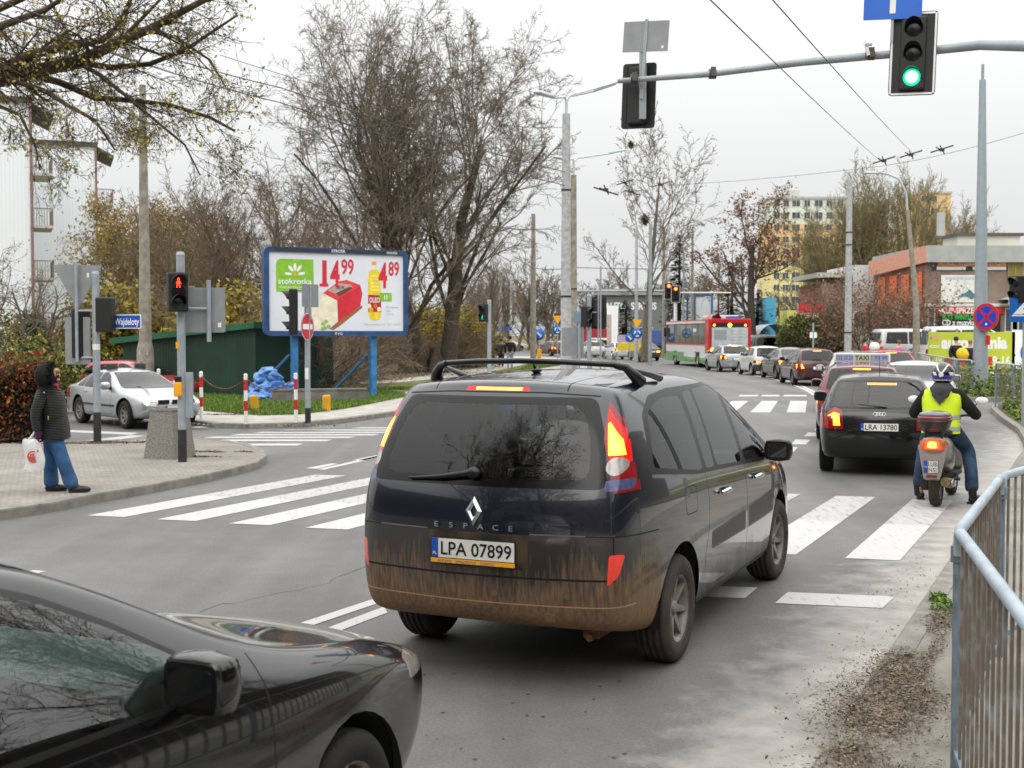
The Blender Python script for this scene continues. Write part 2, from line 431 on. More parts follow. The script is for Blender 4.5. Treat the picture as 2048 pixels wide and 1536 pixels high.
gl_gen = glass('car_glass', (.52, .60, .58), 1.5, .0)
gl_dark = glass('car_glass_dark', (.12, .15, .145), 1.6, .0)
plw = mat('plate_white', 'd8d7d0', .4, var=.06); plb = mat('plate_blue', '1f4fb0', .4); plk = mat('plate_letters', '17181a', .5)
SEG = [20]
def add_wheel(root, x, y, R, wd, rr, side, style='7', rim=None, tyre=None, n=None, steer=0):
    n = n or SEG[0]; rim = rim or alloy; M = Matrix.Translation((x, y, R)) @ rotz(steer)
    hub = MB(discm).lathe([(0, -side * .02), (rr * .62, -side * .02), (rr * .62, -side * .05), (.02, -side * .05)], n, axis='X', M=M).build('wheel', root)
    s = side; h = wd / 2; t = MB(tyre or rubber)
    gr = [(R - .012, -h * .82)]
    for g in (-.55, -.18, .18, .55):
        gr += [(R - .001, h * (g - .09)), (R - .014, h * (g - .055)), (R - .014, h * (g + .055)), (R - .001, h * (g + .09))]
    prof = [(rr * .97, -h * .9), (rr + (R - rr) * .35, -h * 1.02), (R - .03, -h * .98)] + gr + [(R - .012, h * .82), (R - .03, h * .98), (rr + (R - rr) * .4, h * 1.03), (rr + .008, h * .93), (rr * .965, h * .86)]
    t.lathe([(a, b * s) for a, b in prof], max(n, 24) * 2 if n > 20 else n + 8, axis='X', M=M).build('tyre', hub)
    r = MB(rim); o = h * s
    r.lathe([(rr, o * .9), (rr * .99, o * .84), (rr * .93, o * .82), (rr * .89, o * .6), (rr * .86, -o * .3)], n + 8, axis='X', M=M)
    k = {'7': 7, '5': 5, '6': 6, 'steel': 0, '9': 9}[style]
    if k:
        for i in range(k):
            a = 2 * PI * i / k; A = M @ Matrix.Rotation(a, 4, 'X'); wi, wo = rr * (.26 if k < 8 else .15), rr * (.11 if k < 8 else .08)
            # spoke from hub to rim in the y-z plane, slightly dished
            v = [(o * .5, -wi / 2, rr * .16), (o * .5, wi / 2, rr * .16), (o * .74, wo / 2, rr * .92), (o * .74, -wo / 2, rr * .92), (o * .2, -wi / 2, rr * .16), (o * .2, wi / 2, rr * .16), (o * .45, wo / 2, rr * .92), (o * .45, -wo / 2, rr * .92)]
            r.add(v, [(0, 1, 2, 3), (0, 3, 7, 4), (1, 5, 6, 2), (4, 7, 6, 5)], rim, False, A)
        r.lathe([(rr * .21, o * .3), (rr * .2, o * .62), (rr * .1, o * .66), (0, o * .66)], 16, axis='X', M=M)
    else:
        r.lathe([(rr * .9, o * .5), (rr * .8, o * .68), (rr * .5, o * .74), (rr * .3, o * .62), (0, o * .66)], n, axis='X', M=M)
    r.build('rim', hub); return hub
def plate(root, M, text, w_=.52, h_=.114, extra=True, two=None):
    p = MB(plw).box(-w_ / 2, w_ / 2, -h_ / 2, h_ / 2, -.006, 0, trimm).box(-w_ / 2 + .004, w_ / 2 - .004, -h_ / 2 + .004, h_ / 2 - .004, 0, .003, plw)
    p.box(-w_ / 2 + .004, -w_ / 2 + .046, -h_ / 2 + .004, h_ / 2 - .004, .003, .0045, plb)
    if text or two: p.text('PL', .018, plw, z=.006, cx=-w_ / 2 + .025, cy=-.03 if not two else 0, bold=.02)
    if two: p.text(two[0], .05, plk, z=.005, cy=.035, cx=.02, width=w_ * .6); p.text(two[1], .05, plk, z=.005, cy=-.035, cx=.0, width=w_ * .75)
    else: p.text(text, .074, plk, z=.005, cx=.022, width=w_ - .085, bold=.012)
    return p.build('licence_plate', root, M=M)
def mirror(B, root, y, z, side, paint, sz=1., off=.12):
    p, n = B.hit('S', y, z, side)
    if p is None: return
    s = side; c = Vector((p.x + s * off * sz, p.y - .0, p.z + .05)); m = MB(paint)
    bm = bmesh.new(); bmesh.ops.create_cube(bm, size=1); bmesh.ops.subdivide_edges(bm, edges=bm.edges[:], cuts=4, use_grid_fill=True)
    for v in bm.verts:
        q = v.co.normalized() * .62; v.co = v.co.lerp(q, .58); v.co.y = max(v.co.y, -.42)
        yy = v.co.y; k = 1 - max(0, yy) * .55
        v.co = Vector((v.co.x * .215 * sz * k, v.co.y * .17 * sz, v.co.z * .175 * sz * k))
    m.add([v.co + c for v in bm.verts], [[v.index for v in f.verts] for f in bm.faces], paint, True); bm.free()
    m.box(min(p.x - s * .02, c.x), max(p.x - s * .02, c.x), p.y - .03, p.y + .03, p.z - .015, p.z + .03, trimm)
    o = m.build('wing_mirror', root)
    MB(trimm).prism(rpoly([(-.094 * sz, -.074 * sz), (.094 * sz, -.074 * sz), (.094 * sz, .074 * sz), (-.094 * sz, .074 * sz)], .03), .004, trimm, frame((c.x, c.y - .0735 * sz, c.z), (1, 0, 0), (0, 0, 1))).prism(rpoly([(-.078 * sz, -.058 * sz), (.078 * sz, -.058 * sz), (.078 * sz, .058 * sz), (-.078 * sz, .058 * sz)], .025), .002, mirm, frame((c.x, c.y - .0775 * sz, c.z), (1, 0, 0), (0, 0, 1))).build('mirror_glass', o)
    return o
mirm = mat('mirror_glass', '9aa2a6', .03, 1, 0)
def wells(B, root, ys, R, W, y_in=.62):
    for y in ys:
        for s in (1, -1):
            pr = [(R, s * (W - .03)), (R, s * (W - .32)), (0.02, s * (W - .32))]
            MB(wellm).lathe(pr, 16, axis='X', a0=-.15, a1=PI + .15, M=Matrix.Translation((0, y, B.S['zw']))).build('wheel_arch', root)
def seatbox(root, x, y, z=.62, h=.62, wd=.5, m=None):
    m = m or seatm
    MB(m).box(x - wd / 2, x + wd / 2, y, y + .5, z - .2, z - .02, m, bev=.05).box(x - wd / 2, x + wd / 2, y - .14, y + .02, z - .1, z + h - .12, m, bev=.05, M=None).box(x - .13, x + .13, y - .15, y - .05, z + h - .09, z + h + .1, m, bev=.04).build('seat', root)
# ---- generic styles: scaled per car
STY = {
 'hatch': dict(L=4.15, W=1.735, H=1.42, wb=2.51, ro=.70,
    yr=[(.2, -.60), (.42, -.68), (.55, -.70), (.8, -.68), (.96, -.64), (1.37, -.10), (1.42, 0)], yf=[(.2, 3.1), (.4, 3.38), (.6, 3.40), (.72, 3.34), (1., 3.1)],
    top=[(-.1, 1.385), (.4, 1.42), (.9, 1.425), (1.3, 1.38), (1.55, 1.29), (2.15, .985), (2.4, .93), (2.9, .86), (3.2, .76), (3.4, .70)],
    belt=[(-.7, .97), (.3, .95), (1.9, .90), (2.3, .875), (2.9, .80), (3.3, .69), (3.4, .66)], cols=[-.7, -.42, .05, .5, .95, 1.4, 1.8, 2.2, 2.7, 3.1, 3.4],
    w=[(-.7, .78), (-.35, .84), (.2, .865), (2.5, .865), (3., .82), (3.4, .70)], wr=[(-.7, .62), (0, .61), (1.2, .60), (1.6, .64), (2.2, .75), (2.6, .78), (3.4, .62)],
    rwin=[(-.68, .995), (.68, .995), (.56, 1.335), (-.56, 1.335)], wind=[(-.66, 1.0), (.66, 1.0), (.50, 1.34), (-.50, 1.34)],
    swin=[[(-.30, 1.02), (.18, 1.00), (.22, 1.29), (.02, 1.29)], [(.28, 1.0), (.95, .985), (.95, 1.335), (.32, 1.31)], [(1.03, .98), (1.86, .955), (1.40, 1.27), (1.18, 1.34), (1.03, 1.34)]], doors=[.25, .99, 1.95]),
 'sedan': dict(L=4.5, W=1.74, H=1.42, wb=2.6, ro=1.05,
    yr=[(.2, -.95), (.42, -1.03), (.55, -1.05), (.8, -1.02), (.95, -.98), (1.0, -.9)], yf=[(.2, 3.15), (.4, 3.43), (.6, 3.45), (.72, 3.38), (1., 3.1)],
    top=[(-1.05, .97), (-.6, 1.02), (-.35, 1.05), (.15, 1.34), (.5, 1.41), (1., 1.42), (1.4, 1.36), (1.6, 1.27), (2.15, .98), (2.5, .92), (3.0, .84), (3.45, .70)],
    belt=[(-1.05, .90), (.3, .95), (1.9, .90), (2.3, .87), (2.9, .79), (3.45, .66)], cols=[-1.05, -.75, -.38, .1, .5, .95, 1.45, 1.85, 2.25, 2.75, 3.15, 3.45],
    w=[(-1.05, .76), (-.6, .84), (0, .87), (2.5, .87), (3., .82), (3.45, .70)], wr=[(-1.05, .70), (-.4, .74), (.1, .60), (.5, .57), (1.2, .575), (1.6, .62), (2.2, .74), (2.6, .78), (3.45, .62)],
    rwin=[(-.62, 1.04), (.62, 1.04), (.50, 1.33), (-.50, 1.33)], wind=[(-.66, 1.0), (.66, 1.0), (.50, 1.34), (-.50, 1.34)],
    swin=[[(-.12, 1.01), (.25, 1.0), (.27, 1.28), (.14, 1.22)], [(.31, 1.0), (.95, .985), (.95, 1.335), (.34, 1.30)], [(1.03, .98), (1.86, .955), (1.40, 1.27), (1.18, 1.34), (1.03, 1.34)]], doors=[.28, .99, 1.95]),
 'wagon': dict(L=4.5, W=1.74, H=1.46, wb=2.55, ro=1.0,
    yr=[(.2, -.90), (.42, -.98), (.55, -1.0), (.8, -.97), (1.0, -.93), (1.40, -.62), (1.46, -.55)], yf=[(.2, 3.1), (.4, 3.38), (.6, 3.42), (.72, 3.36), (1., 3.1)],
    top=[(-.6, 1.41), (0, 1.45), (.8, 1.46), (1.3, 1.40), (1.55, 1.31), (2.15, 1.0), (2.4, .94), (2.9, .86), (3.2, .78), (3.42, .70)],
    belt=[(-1.0, .98), (.3, .96), (1.9, .91), (2.3, .88), (2.9, .80), (3.42, .66)], cols=[-1.0, -.75, -.3, .2, .7, 1.0, 1.4, 1.8, 2.2, 2.7, 3.1, 3.42],
    w=[(-1.0, .79), (-.6, .85), (0, .87), (2.5, .87), (3., .82), (3.42, .70)], wr=[(-1., .60), (0, .60), (1.2, .59), (1.6, .63), (2.2, .74), (2.6, .78), (3.42, .62)],
    rwin=[(-.62, 1.03), (.62, 1.03), (.55, 1.36), (-.55, 1.36)], wind=[(-.66, 1.02), (.66, 1.02), (.50, 1.37), (-.50, 1.37)],
    swin=[[(-.72, 1.04), (-.02, 1.02), (.0, 1.36), (-.5, 1.34)], [(.08, 1.02), (.93, 1.0), (.93, 1.37), (.12, 1.36)], [(1.01, 1.0), (1.86, .96), (1.40, 1.28), (1.18, 1.36), (1.01, 1.37)]], doors=[.04, .97, 1.95]),
 'mini': dict(L=3.34, W=1.51, H=1.42, wb=2.2, ro=.52,
    yr=[(.2, -.44), (.42, -.50), (.55, -.52), (.8, -.50), (.92, -.48), (1.36, -.30), (1.42, -.22)], yf=[(.2, 2.6), (.4, 2.76), (.6, 2.8), (.72, 2.74), (1., 2.5)],
    top=[(-.3, 1.38), (.2, 1.42), (.7, 1.42), (1.0, 1.37), (1.2, 1.30), (1.75, .99), (2.0, .93), (2.4, .85), (2.8, .70)],
    belt=[(-.5, .96), (.3, .93), (1.6, .90), (2.0, .86), (2.4, .78), (2.8, .65)], cols=[-.52, -.3, .1, .5, .85, 1.15, 1.5, 1.85, 2.2, 2.5, 2.8],
    w=[(-.52, .71), (-.2, .75), (2.1, .755), (2.5, .72), (2.8, .63)], wr=[(-.5, .56), (0, .56), (1., .55), (1.4, .60), (1.8, .66), (2.8, .56)],
    rwin=[(-.56, .96), (.56, .96), (.50, 1.32), (-.50, 1.32)], wind=[(-.58, 1.0), (.58, 1.0), (.47, 1.33), (-.47, 1.33)],
    swin=[[(-.22, 1.0), (.38, .98), (.38, 1.31), (-.10, 1.30)], [(.46, .98), (1.45, .95), (1.08, 1.28), (.92, 1.32), (.46, 1.33)]], doors=[.42, 1.5]),
 'van': dict(L=4.7, W=1.85, H=1.85, wb=2.9, ro=.9,
    yr=[(.25, -.84), (.5, -.9), (1.1, -.87), (1.75, -.76), (1.85, -.7)], yf=[(.2, 3.6), (.4, 3.75), (.7, 3.75), (1., 3.6)],
    top=[(-.8, 1.82), (.4, 1.86), (1.7, 1.84), (2.1, 1.72), (2.8, 1.25), (3.2, 1.08), (3.75, .85)],
    belt=[(-.9, 1.12), (2., 1.10), (2.7, 1.02), (3.2, .92), (3.75, .75)], cols=[-.9, -.65, -.1, .5, 1.2, 1.8, 2.3, 2.75, 3.2, 3.5, 3.75],
    w=[(-.9, .87), (-.5, .92), (2.9, .92), (3.4, .88), (3.75, .76)], wr=[(-.9, .76), (1.5, .76), (2.1, .76), (2.8, .84), (3.75, .7)],
    rwin=[(-.68, 1.12), (.68, 1.12), (.64, 1.66), (-.64, 1.66)], wind=[(-.75, 1.2), (.75, 1.2), (.62, 1.7), (-.62, 1.7)],
    swin=[[(-.6, 1.18), (.55, 1.16), (.55, 1.68), (-.5, 1.68)], [(.65, 1.16), (1.55, 1.15), (1.55, 1.7), (.65, 1.69)], [(1.64, 1.14), (2.6, 1.1), (2.15, 1.55), (1.9, 1.69), (1.64, 1.7)]], doors=[.6, 1.6, 2.7]),
}
def sc(pts, a, b): return [(p * a, q * b) for p, q in pts]
def car(name, label, loc, yaw, style, paint, L=None, W=None, H=None, group=None, lights='brake', detail=1, sub=2, rimstyle='7', trim_w=.02, plate_txt='', tail=None, cat='car', bumper=None, gl=None, low=None, high_brake=True, root=None, head=False, mirz=.98, mirs=.9, moff=.12, hlp=None):
    t = STY[style]; ky = (L or t['L']) / t['L']; kx = (W or t['W']) / t['W']; kz = (H or t['H']) / t['H']
    wb = t['wb'] * ky; R = .305; zw = R
    S = dict(paint=paint, yr=[(z * kz, y * ky) for z, y in t['yr']], yf=[(z * kz, y * ky) for z, y in t['yf']], top=sc(t['top'], ky, kz), belt=sc(t['belt'], ky, kz),
             sill=[(-1.2, .34), (-.4, .22), (0, .2), (wb, .2), (wb + .4, .22), (wb + 1, .3)], w=sc(t['w'], ky, kx), wr=sc(t['wr'], ky, kx), cols=[c * ky for c in t['cols']], crown=[(-1, .03), (.5, .045), (1.4, .05), (2.2, .06), (3.4, .02)], zw=zw)
    B = Body(S, sub); W_ = (W or t['W']) / 2; gl = gl or gl_gen; cx = lambda p: [(x * ky, z * kz) for x, z in p]
    root = root or thing(name, label, cat, loc, -yaw, group)
    bw = lambda p: [(x * kx, z * kz) for x, z in p]
    if bumper:
        yb = S['yr'][2][1]
        for sd_ in (1, -1):
            B.cut([(yb - .3, .2), (-.36, .2), (-.36, .56), (yb - .3, .56)], 'S', sd_, bumper, thr=.1)
            B.cut([(wb + .36, .2), (wb + 1.2, .2), (wb + 1.2, .5), (wb + .36, .5)], 'S', sd_, bumper, thr=.1)
        B.cut([(-1.2, .2), (1.2, .2), (1.2, .56), (-1.2, .56)], 'B', 1, bumper, thr=.3)
    # glass with black surrounds
    rw = bw(t['rwin']); wi = bw(t['wind'])
    B.cut(rpoly(grow(rw, .03), .06), 'B', 1, trimm, thr=.15); B.cut(rpoly(rw, .05), 'B', 1, gl, 'rear_window', thr=.15)
    B.cut(rpoly(grow(wi, .02), .06), 'F', 1, trimm, thr=.15); B.cut(rpoly(wi, .05), 'F', 1, gl, 'windscreen', thr=.15)
    for p in t['swin']:
        B.both(rpoly(grow(cx(p), trim_w), .05), 'S', m=trimm, thr=.3)
    for p in t['swin']: B.both(rpoly(cx(p), .035), 'S', m=gl, part='side_window', thr=.3)
    # doors
    d = t['doors']; zt = 1.3 * kz
    for i, y in enumerate(d):
        y *= ky; arch = abs(y) < .5
        B.seams([(y, .95 * kz), (y + (.1 if arch and i == 0 else 0), .66 if arch and i == 0 else .3)] if not (arch and i == 0) else [(y, .95 * kz), (y + .06, .62)])
    B.seams([(d[0] * ky + .3, .29), (d[-1] * ky, .29)])
    # lamps
    on = lights == 'brake'
    tl = tail or [(.5, .66), (.86, .66), (.86, .92), (.62, .92)]
    tl = bw(tl)
    for sd_ in (1, -1):
        B.cut(rpoly(tl, .02), 'B', sd_, red_off, 'tail_light', thr=.1, key='t')
        c = (sum(p[0] for p in tl) / len(tl), sum(p[1] for p in tl) / len(tl)); sm = [(c[0] + (x - c[0]) * .72, c[1] + (z - c[1]) * .62 - .01) for x, z in tl]
        B.cut(sm, 'B', sd_, red_hot if on else red_off, 'tail_light', thr=.1, key='t')
        if on: B.cut([(c[0] + (x - c[0]) * .42, c[1] + (z - c[1]) * .34 - .01) for x, z in tl], 'B', sd_, amb_on, 'tail_light', thr=.1, key='t')
        yb = S['yr'][2][1]
        B.cut([(yb - .2, tl[0][1] + .01), (yb + .2, tl[1][1] + .01), (yb + .13, tl[2][1]), (yb - .2, tl[2][1])], 'S', sd_, red_off, 'tail_light', thr=.3, key='t')
        hl = bw(hlp or [(.42, .60), (.80, .62), (.80, .73), (.45, .71)])
        B.cut(rpoly(hl, .02), 'F', sd_, clearlens, 'headlight', thr=.1, key='h')
        if head: B.cut(circ(.64 * kx, .67 * kz, .045, 12), 'F', sd_, head_on, 'headlight', thr=.1, key='h')
    if on and high_brake and style != 'sedan': B.cut(bw([(-.16, t['rwin'][2][1] + .012), (.16, t['rwin'][2][1] + .012), (.16, t['rwin'][2][1] + .035), (-.16, t['rwin'][2][1] + .035)]), 'B', 1, red_hot, 'high_brake_light', thr=.05)
    # plate recess
    B.cut(rpoly([(-.3, .62), (.3, .62), (.3, .8), (-.3, .8)], .03), 'B', 1, seamm if detail > 1 else None, thr=.2)
    B.seams([(-.62 * kx, .6), (.62 * kx, .6)], 'B', 1, thr=.2)
    # arches
    Ra = R + .055
    for y in (0, wb):
        for sd_ in (1, -1): B.cut(circ(y, zw + .01, Ra, 20), 'S', sd_, thr=None, delete=True, where=lambda c: abs(c.x) > W_ - .34)
    wells(B, root, (0, wb), Ra + .01, W_)
    p, n = B.hit('B', 0, .715)
    if p is not None: plate(root, frame(p + n * .012, (1, 0, 0), Vector((0, 0, 1)) - n * n.z), plate_txt)
    for sd_ in (1, -1): mirror(B, root, 1.78 * ky if style != 'mini' else 1.35, (mirz if style != 'van' else 1.2) * kz, sd_, paint, mirs, moff)
    if detail > 0:
        for yh in ([.45, 1.2] if style not in ('mini', 'van') else [.65]):
            for sd_ in (1, -1):
                p, n = B.hit('S', yh * ky, .86 * kz, sd_)
                if p is not None: MB(paint).box(-.08, .08, -.015, .015, 0, .025, M=frame(p + n * .004, (0, 1, 0), (0, 0, 1)) if sd_ > 0 else frame(p + n * .004, (0, -1, 0), (0, 0, 1)), bev=.01).build('door_handle', root)
    pr, nn = B.hit('B', .1, t['rwin'][0][1] * kz)
    if pr is not None and style != 'sedan': MB(trimm).tube([pr + Vector((0, -.015, 0)), pr + Vector((-.4, -.02, .04))], [.012, .008], 6).build('rear_wiper', root)
    B.finish(root)
    for y in (0, wb):
        for sd_ in (1, -1): add_wheel(root, sd_ * (W_ - .125), y, R, .2, .2, sd_, rimstyle, rim=dalloy if rimstyle != 'steel' else alloy)
    if detail > 0:
        for x in (-.36, .36): seatbox(root, x * kx, 1.0 * ky, .55, .72, .46)
        MB(intm).box(-.6 * kx, .6 * kx, .28 * ky, .45 * ky, .5, .98, intm).build('rear_seat', root); MB(intm).box(-.62 * kx, .62 * kx, 1.75 * ky, 2.05 * ky, .7, .92, intm).build('dashboard', root)
    return root, B
def paint(name, col, met=.35, rough=.3, base=None):
    if name in _mats: return _mats[name]
    return mat(name, col, rough, met, 0, coat=1)
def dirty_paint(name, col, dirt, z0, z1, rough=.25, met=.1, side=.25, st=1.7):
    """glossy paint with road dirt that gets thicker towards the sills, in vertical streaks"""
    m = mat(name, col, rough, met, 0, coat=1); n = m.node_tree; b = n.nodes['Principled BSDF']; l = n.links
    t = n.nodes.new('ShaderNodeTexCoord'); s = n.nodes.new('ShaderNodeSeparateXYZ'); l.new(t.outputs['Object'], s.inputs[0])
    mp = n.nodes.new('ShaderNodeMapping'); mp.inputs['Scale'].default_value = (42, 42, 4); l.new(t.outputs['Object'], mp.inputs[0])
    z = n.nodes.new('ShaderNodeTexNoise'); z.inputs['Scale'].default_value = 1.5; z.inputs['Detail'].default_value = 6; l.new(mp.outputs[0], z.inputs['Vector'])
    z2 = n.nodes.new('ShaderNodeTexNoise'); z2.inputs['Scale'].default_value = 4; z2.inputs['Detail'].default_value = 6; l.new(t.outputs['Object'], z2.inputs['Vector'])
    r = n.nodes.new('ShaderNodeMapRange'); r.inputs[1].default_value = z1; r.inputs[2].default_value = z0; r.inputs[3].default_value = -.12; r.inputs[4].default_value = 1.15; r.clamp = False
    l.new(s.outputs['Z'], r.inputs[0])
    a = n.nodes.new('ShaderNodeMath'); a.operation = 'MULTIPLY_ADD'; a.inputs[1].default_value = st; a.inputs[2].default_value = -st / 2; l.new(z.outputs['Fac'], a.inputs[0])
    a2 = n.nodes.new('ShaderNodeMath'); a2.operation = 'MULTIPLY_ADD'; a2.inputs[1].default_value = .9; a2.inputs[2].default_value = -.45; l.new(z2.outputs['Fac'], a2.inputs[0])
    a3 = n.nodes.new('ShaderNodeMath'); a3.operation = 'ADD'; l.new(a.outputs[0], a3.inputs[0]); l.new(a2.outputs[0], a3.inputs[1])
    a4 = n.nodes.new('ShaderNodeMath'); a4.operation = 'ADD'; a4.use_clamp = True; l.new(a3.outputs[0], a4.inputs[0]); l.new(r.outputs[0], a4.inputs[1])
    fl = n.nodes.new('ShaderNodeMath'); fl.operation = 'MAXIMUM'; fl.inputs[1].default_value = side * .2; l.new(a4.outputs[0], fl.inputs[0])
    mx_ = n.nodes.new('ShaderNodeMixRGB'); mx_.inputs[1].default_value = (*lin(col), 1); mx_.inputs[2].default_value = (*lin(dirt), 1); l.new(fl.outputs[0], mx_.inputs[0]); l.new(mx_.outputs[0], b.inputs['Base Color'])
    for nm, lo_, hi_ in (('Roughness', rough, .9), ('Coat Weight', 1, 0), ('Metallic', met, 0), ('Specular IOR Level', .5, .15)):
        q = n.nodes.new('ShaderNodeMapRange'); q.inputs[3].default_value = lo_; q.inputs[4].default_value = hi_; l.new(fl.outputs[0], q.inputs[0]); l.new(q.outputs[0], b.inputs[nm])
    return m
# ------------------------------------------------------------------ dark blue people carrier (nearest car)
def espace():
    bl = dirty_paint('dark_blue_paint_with_dirt', '0a1222', '3c3834', .10, .56, side=.1, st=.7)
    dp = dirty_paint('lower_cladding_dirt_and_glow', '1a1b1e', '896c50', .26, .84, rough=.5, met=0)  # brown road dirt, its tan exaggerated in place of warm headlight glow
    wb = 2.87; W_ = .935
    S = dict(paint=bl, yr=[(.24, -.76), (.36, -.88), (.52, -.935), (.66, -.945), (.70, -.925), (.9, -.93), (1.1, -.915), (1.2, -.87), (1.45, -.76), (1.68, -.62), (1.76, -.54)],
             yf=[(.2, 3.55), (.45, 3.82), (.7, 3.84), (.88, 3.74), (1.2, 3.4)],
             top=[(-.6, 1.725), (-.2, 1.75), (.5, 1.765), (1.2, 1.74), (1.6, 1.68), (1.95, 1.56), (2.75, 1.17), (3.1, 1.04), (3.5, .93), (3.85, .8)],
             belt=[(-.95, 1.15), (0, 1.15), (1.5, 1.10), (2.5, 1.05), (3.2, .92), (3.85, .7)],
             sill=[(-.95, .37), (-.4, .25), (0, .22), (wb, .22), (wb + .4, .22), (4, .28)],
             w=[(-.95, .83), (-.6, .915), (0, .945), (2.9, .945), (3.4, .90), (3.85, .78)], wr=[(-.95, .68), (-.5, .70), (0, .715), (1.5, .70), (2., .74), (2.9, .85), (3.85, .72)],
             cols=[-.94, -.72, -.35, .1, .6, 1.15, 1.65, 2.1, 2.6, 3.05, 3.45, 3.84], crown=[(-1, .035), (1, .04), (2, .06), (3.8, .03)], zw=.34, bur=.13, blr=.85, wbelt=.965)
    B = Body(S, 3)
    root = thing('people_carrier', 'muddy dark blue people carrier with roof bar and plate LPA 07899', 'car', (.205, 8.10, 0), -.418)
    gl = glass('people_carrier_glass', (.40, .54, .51), 1.5, 0); frit = mat('frit_black', '060707', .12, var=0, spec=.35)
    # rear glass: black border then the clear pane
    gb = [(-.75, 1.16), (.75, 1.16), (.70, 1.44), (.61, 1.665), (-.61, 1.665), (-.70, 1.44)]
    B.cut(rpoly(gb, .06, 4), 'B', 1, frit, thr=.1); B.cut(rpoly([(-.655, 1.21), (.655, 1.21), (.62, 1.45), (.54, 1.62), (-.54, 1.62), (-.62, 1.45)], .09, 4), 'B', 1, gl, 'rear_window', thr=.1)
    wp = [(-.8, 1.22), (.8, 1.22), (.64, 1.66), (-.64, 1.66)]
    B.cut(rpoly(wp, .06), 'F', 1, gl, 'windscreen', thr=.1)
    # side windows
    sw = [[(-.38, 1.24), (.36, 1.16), (.56, 1.14), (.52, 1.63), (.1, 1.63), (-.22, 1.56)], [(.64, 1.14), (.86, 1.135), (.84, 1.655), (.62, 1.645)], [(.92, 1.135), (1.62, 1.10), (1.60, 1.665), (.90, 1.66)], [(1.72, 1.10), (2.56, 1.06), (2.1, 1.44), (1.86, 1.60), (1.71, 1.65)], [(2.64, 1.06), (2.86, 1.04), (2.62, 1.16)]]
    B.both(rpoly([(-.45, 1.21), (.4, 1.12), (1.65, 1.07), (1.65, 1.69), (.3, 1.685), (-.1, 1.655), (-.32, 1.55)], .05), m=trimm, thr=.2)
    B.both(rpoly([(1.6, 1.07), (2.95, 1.01), (2.5, 1.26), (2.0, 1.55), (1.85, 1.64), (1.6, 1.69)], .03), m=trimm, thr=.2)
    gs = glass('people_carrier_side_glass', (.66, .80, .77), 1.4)
    for p in sw: B.both(rpoly(p, .05), m=gs, part='side_window', thr=.3)
    # chrome-ish waist strip
    B.seams([(-.42, 1.195), (.4, 1.115), (1.65, 1.062), (2.95, 1.0)], m=mat('waist_strip', '8d9296', .3, .8, .1), wd=.022)
    # lower cladding on the tailgate and bumper
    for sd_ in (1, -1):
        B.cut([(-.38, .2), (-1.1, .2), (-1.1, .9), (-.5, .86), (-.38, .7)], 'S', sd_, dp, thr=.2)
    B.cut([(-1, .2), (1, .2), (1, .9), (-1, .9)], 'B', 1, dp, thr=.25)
    B.cut(rpoly([(-.30, .70), (.33, .70), (.33, .90), (-.30, .90)], .03), 'B', 1, mat('plate_recess', '17140f', .6, col2='4a3a2a', scale=9), thr=.2)
    # seams
    B.seams([(-.80, .66), (-.79, 1.16)], 'B', 1, thr=.1); B.seams([(.80, .66), (.79, 1.16)], 'B', 1, thr=.1)
    B.seams([(-.8, .655), (.8, .655)], 'B', 1, thr=.1, wd=.012); B.seams([(-.8, .905), (-.31, .905)], 'B', 1, thr=.1, m=mat('light_edge', '6a5d50', .5)); B.seams([(.8, .905), (.34, .905)], 'B', 1, thr=.1, m=mat('light_edge', '6a5d50', .5))
    B.seams([(-.93, .50), (.93, .50)], 'B', 1, thr=.2, m=mat('bumper_crease', 'b08a63', .6), wd=.007)
    B.seams([(-.62, 1.672), (-.3, 1.69), (.3, 1.69), (.62, 1.672)], 'B', 1, thr=.05)
    B.seams([(-.43, 1.70), (-.43, 1.78)], 'B', 1, thr=0); B.seams([(.43, 1.70), (.43, 1.78)], 'B', 1, thr=0)
    B.seams([(-1.0, .905), (-.42, .885)], wd=.008)
    B.seams([(.60, 1.13), (.62, .95), (.60, .75), (.52, .60)]); B.seams([(.52, .60), (.52, .29), (2.62, .29), (2.68, 1.0)]); B.seams([(1.68, 1.08), (1.66, .29)])
    B.seams(list(rpoly([(.08, .90), (.34, .90), (.34, 1.07), (.08, 1.07)], .05)) + [(.1, .9)], side=1, wd=.006)
    # rub strips on the doors
    rs = mat('door_rub_strip', '26282b', .45, 0, .2, 12)
    B.both(rpoly([(.66, .60), (1.62, .60), (1.62, .75), (.66, .72)], .03), m=trimm); B.both(rpoly([(.68, .615), (1.60, .615), (1.60, .735), (.68, .705)], .03), m=rs)
    B.both(rpoly([(1.70, .60), (2.56, .62), (2.54, .80), (1.70, .755)], .03), m=trimm); B.both(rpoly([(1.72, .615), (2.54, .635), (2.52, .785), (1.72, .742)], .03), m=rs)
    B.both([(-.3, .2), (3.2, .2), (3.2, .285), (-.3, .285)], m=mat('dusty_sill', '5d5750', .8, 0, .25, 14))
    # tall tail lamps, brake lamps lit
    for sd_ in (1, -1):
        tl = [(.715, 1.135), (.872, 1.145), (.865, 1.30), (.805, 1.46), (.69, 1.63), (.645, 1.665), (.63, 1.63), (.69, 1.44)]; K = dict(thr=.12, key='t', where=lambda c: c.y < -.40)
        B.cut(tl, 'B', sd_, red_off, 'tail_light', **K)
        gred = mat('lamp_red_glow', (1, .012, .006), .15, coat=.6, emit=.75, var=0)
        B.cut([(.725, 1.30), (.845, 1.305), (.79, 1.46), (.685, 1.60), (.66, 1.595), (.705, 1.44)], 'B', sd_, gred, 'tail_light', **K)
        B.cut([(.728, 1.345), (.80, 1.345), (.775, 1.43), (.705, 1.53), (.695, 1.52)], 'B', sd_, red_hot, 'tail_light', **K)
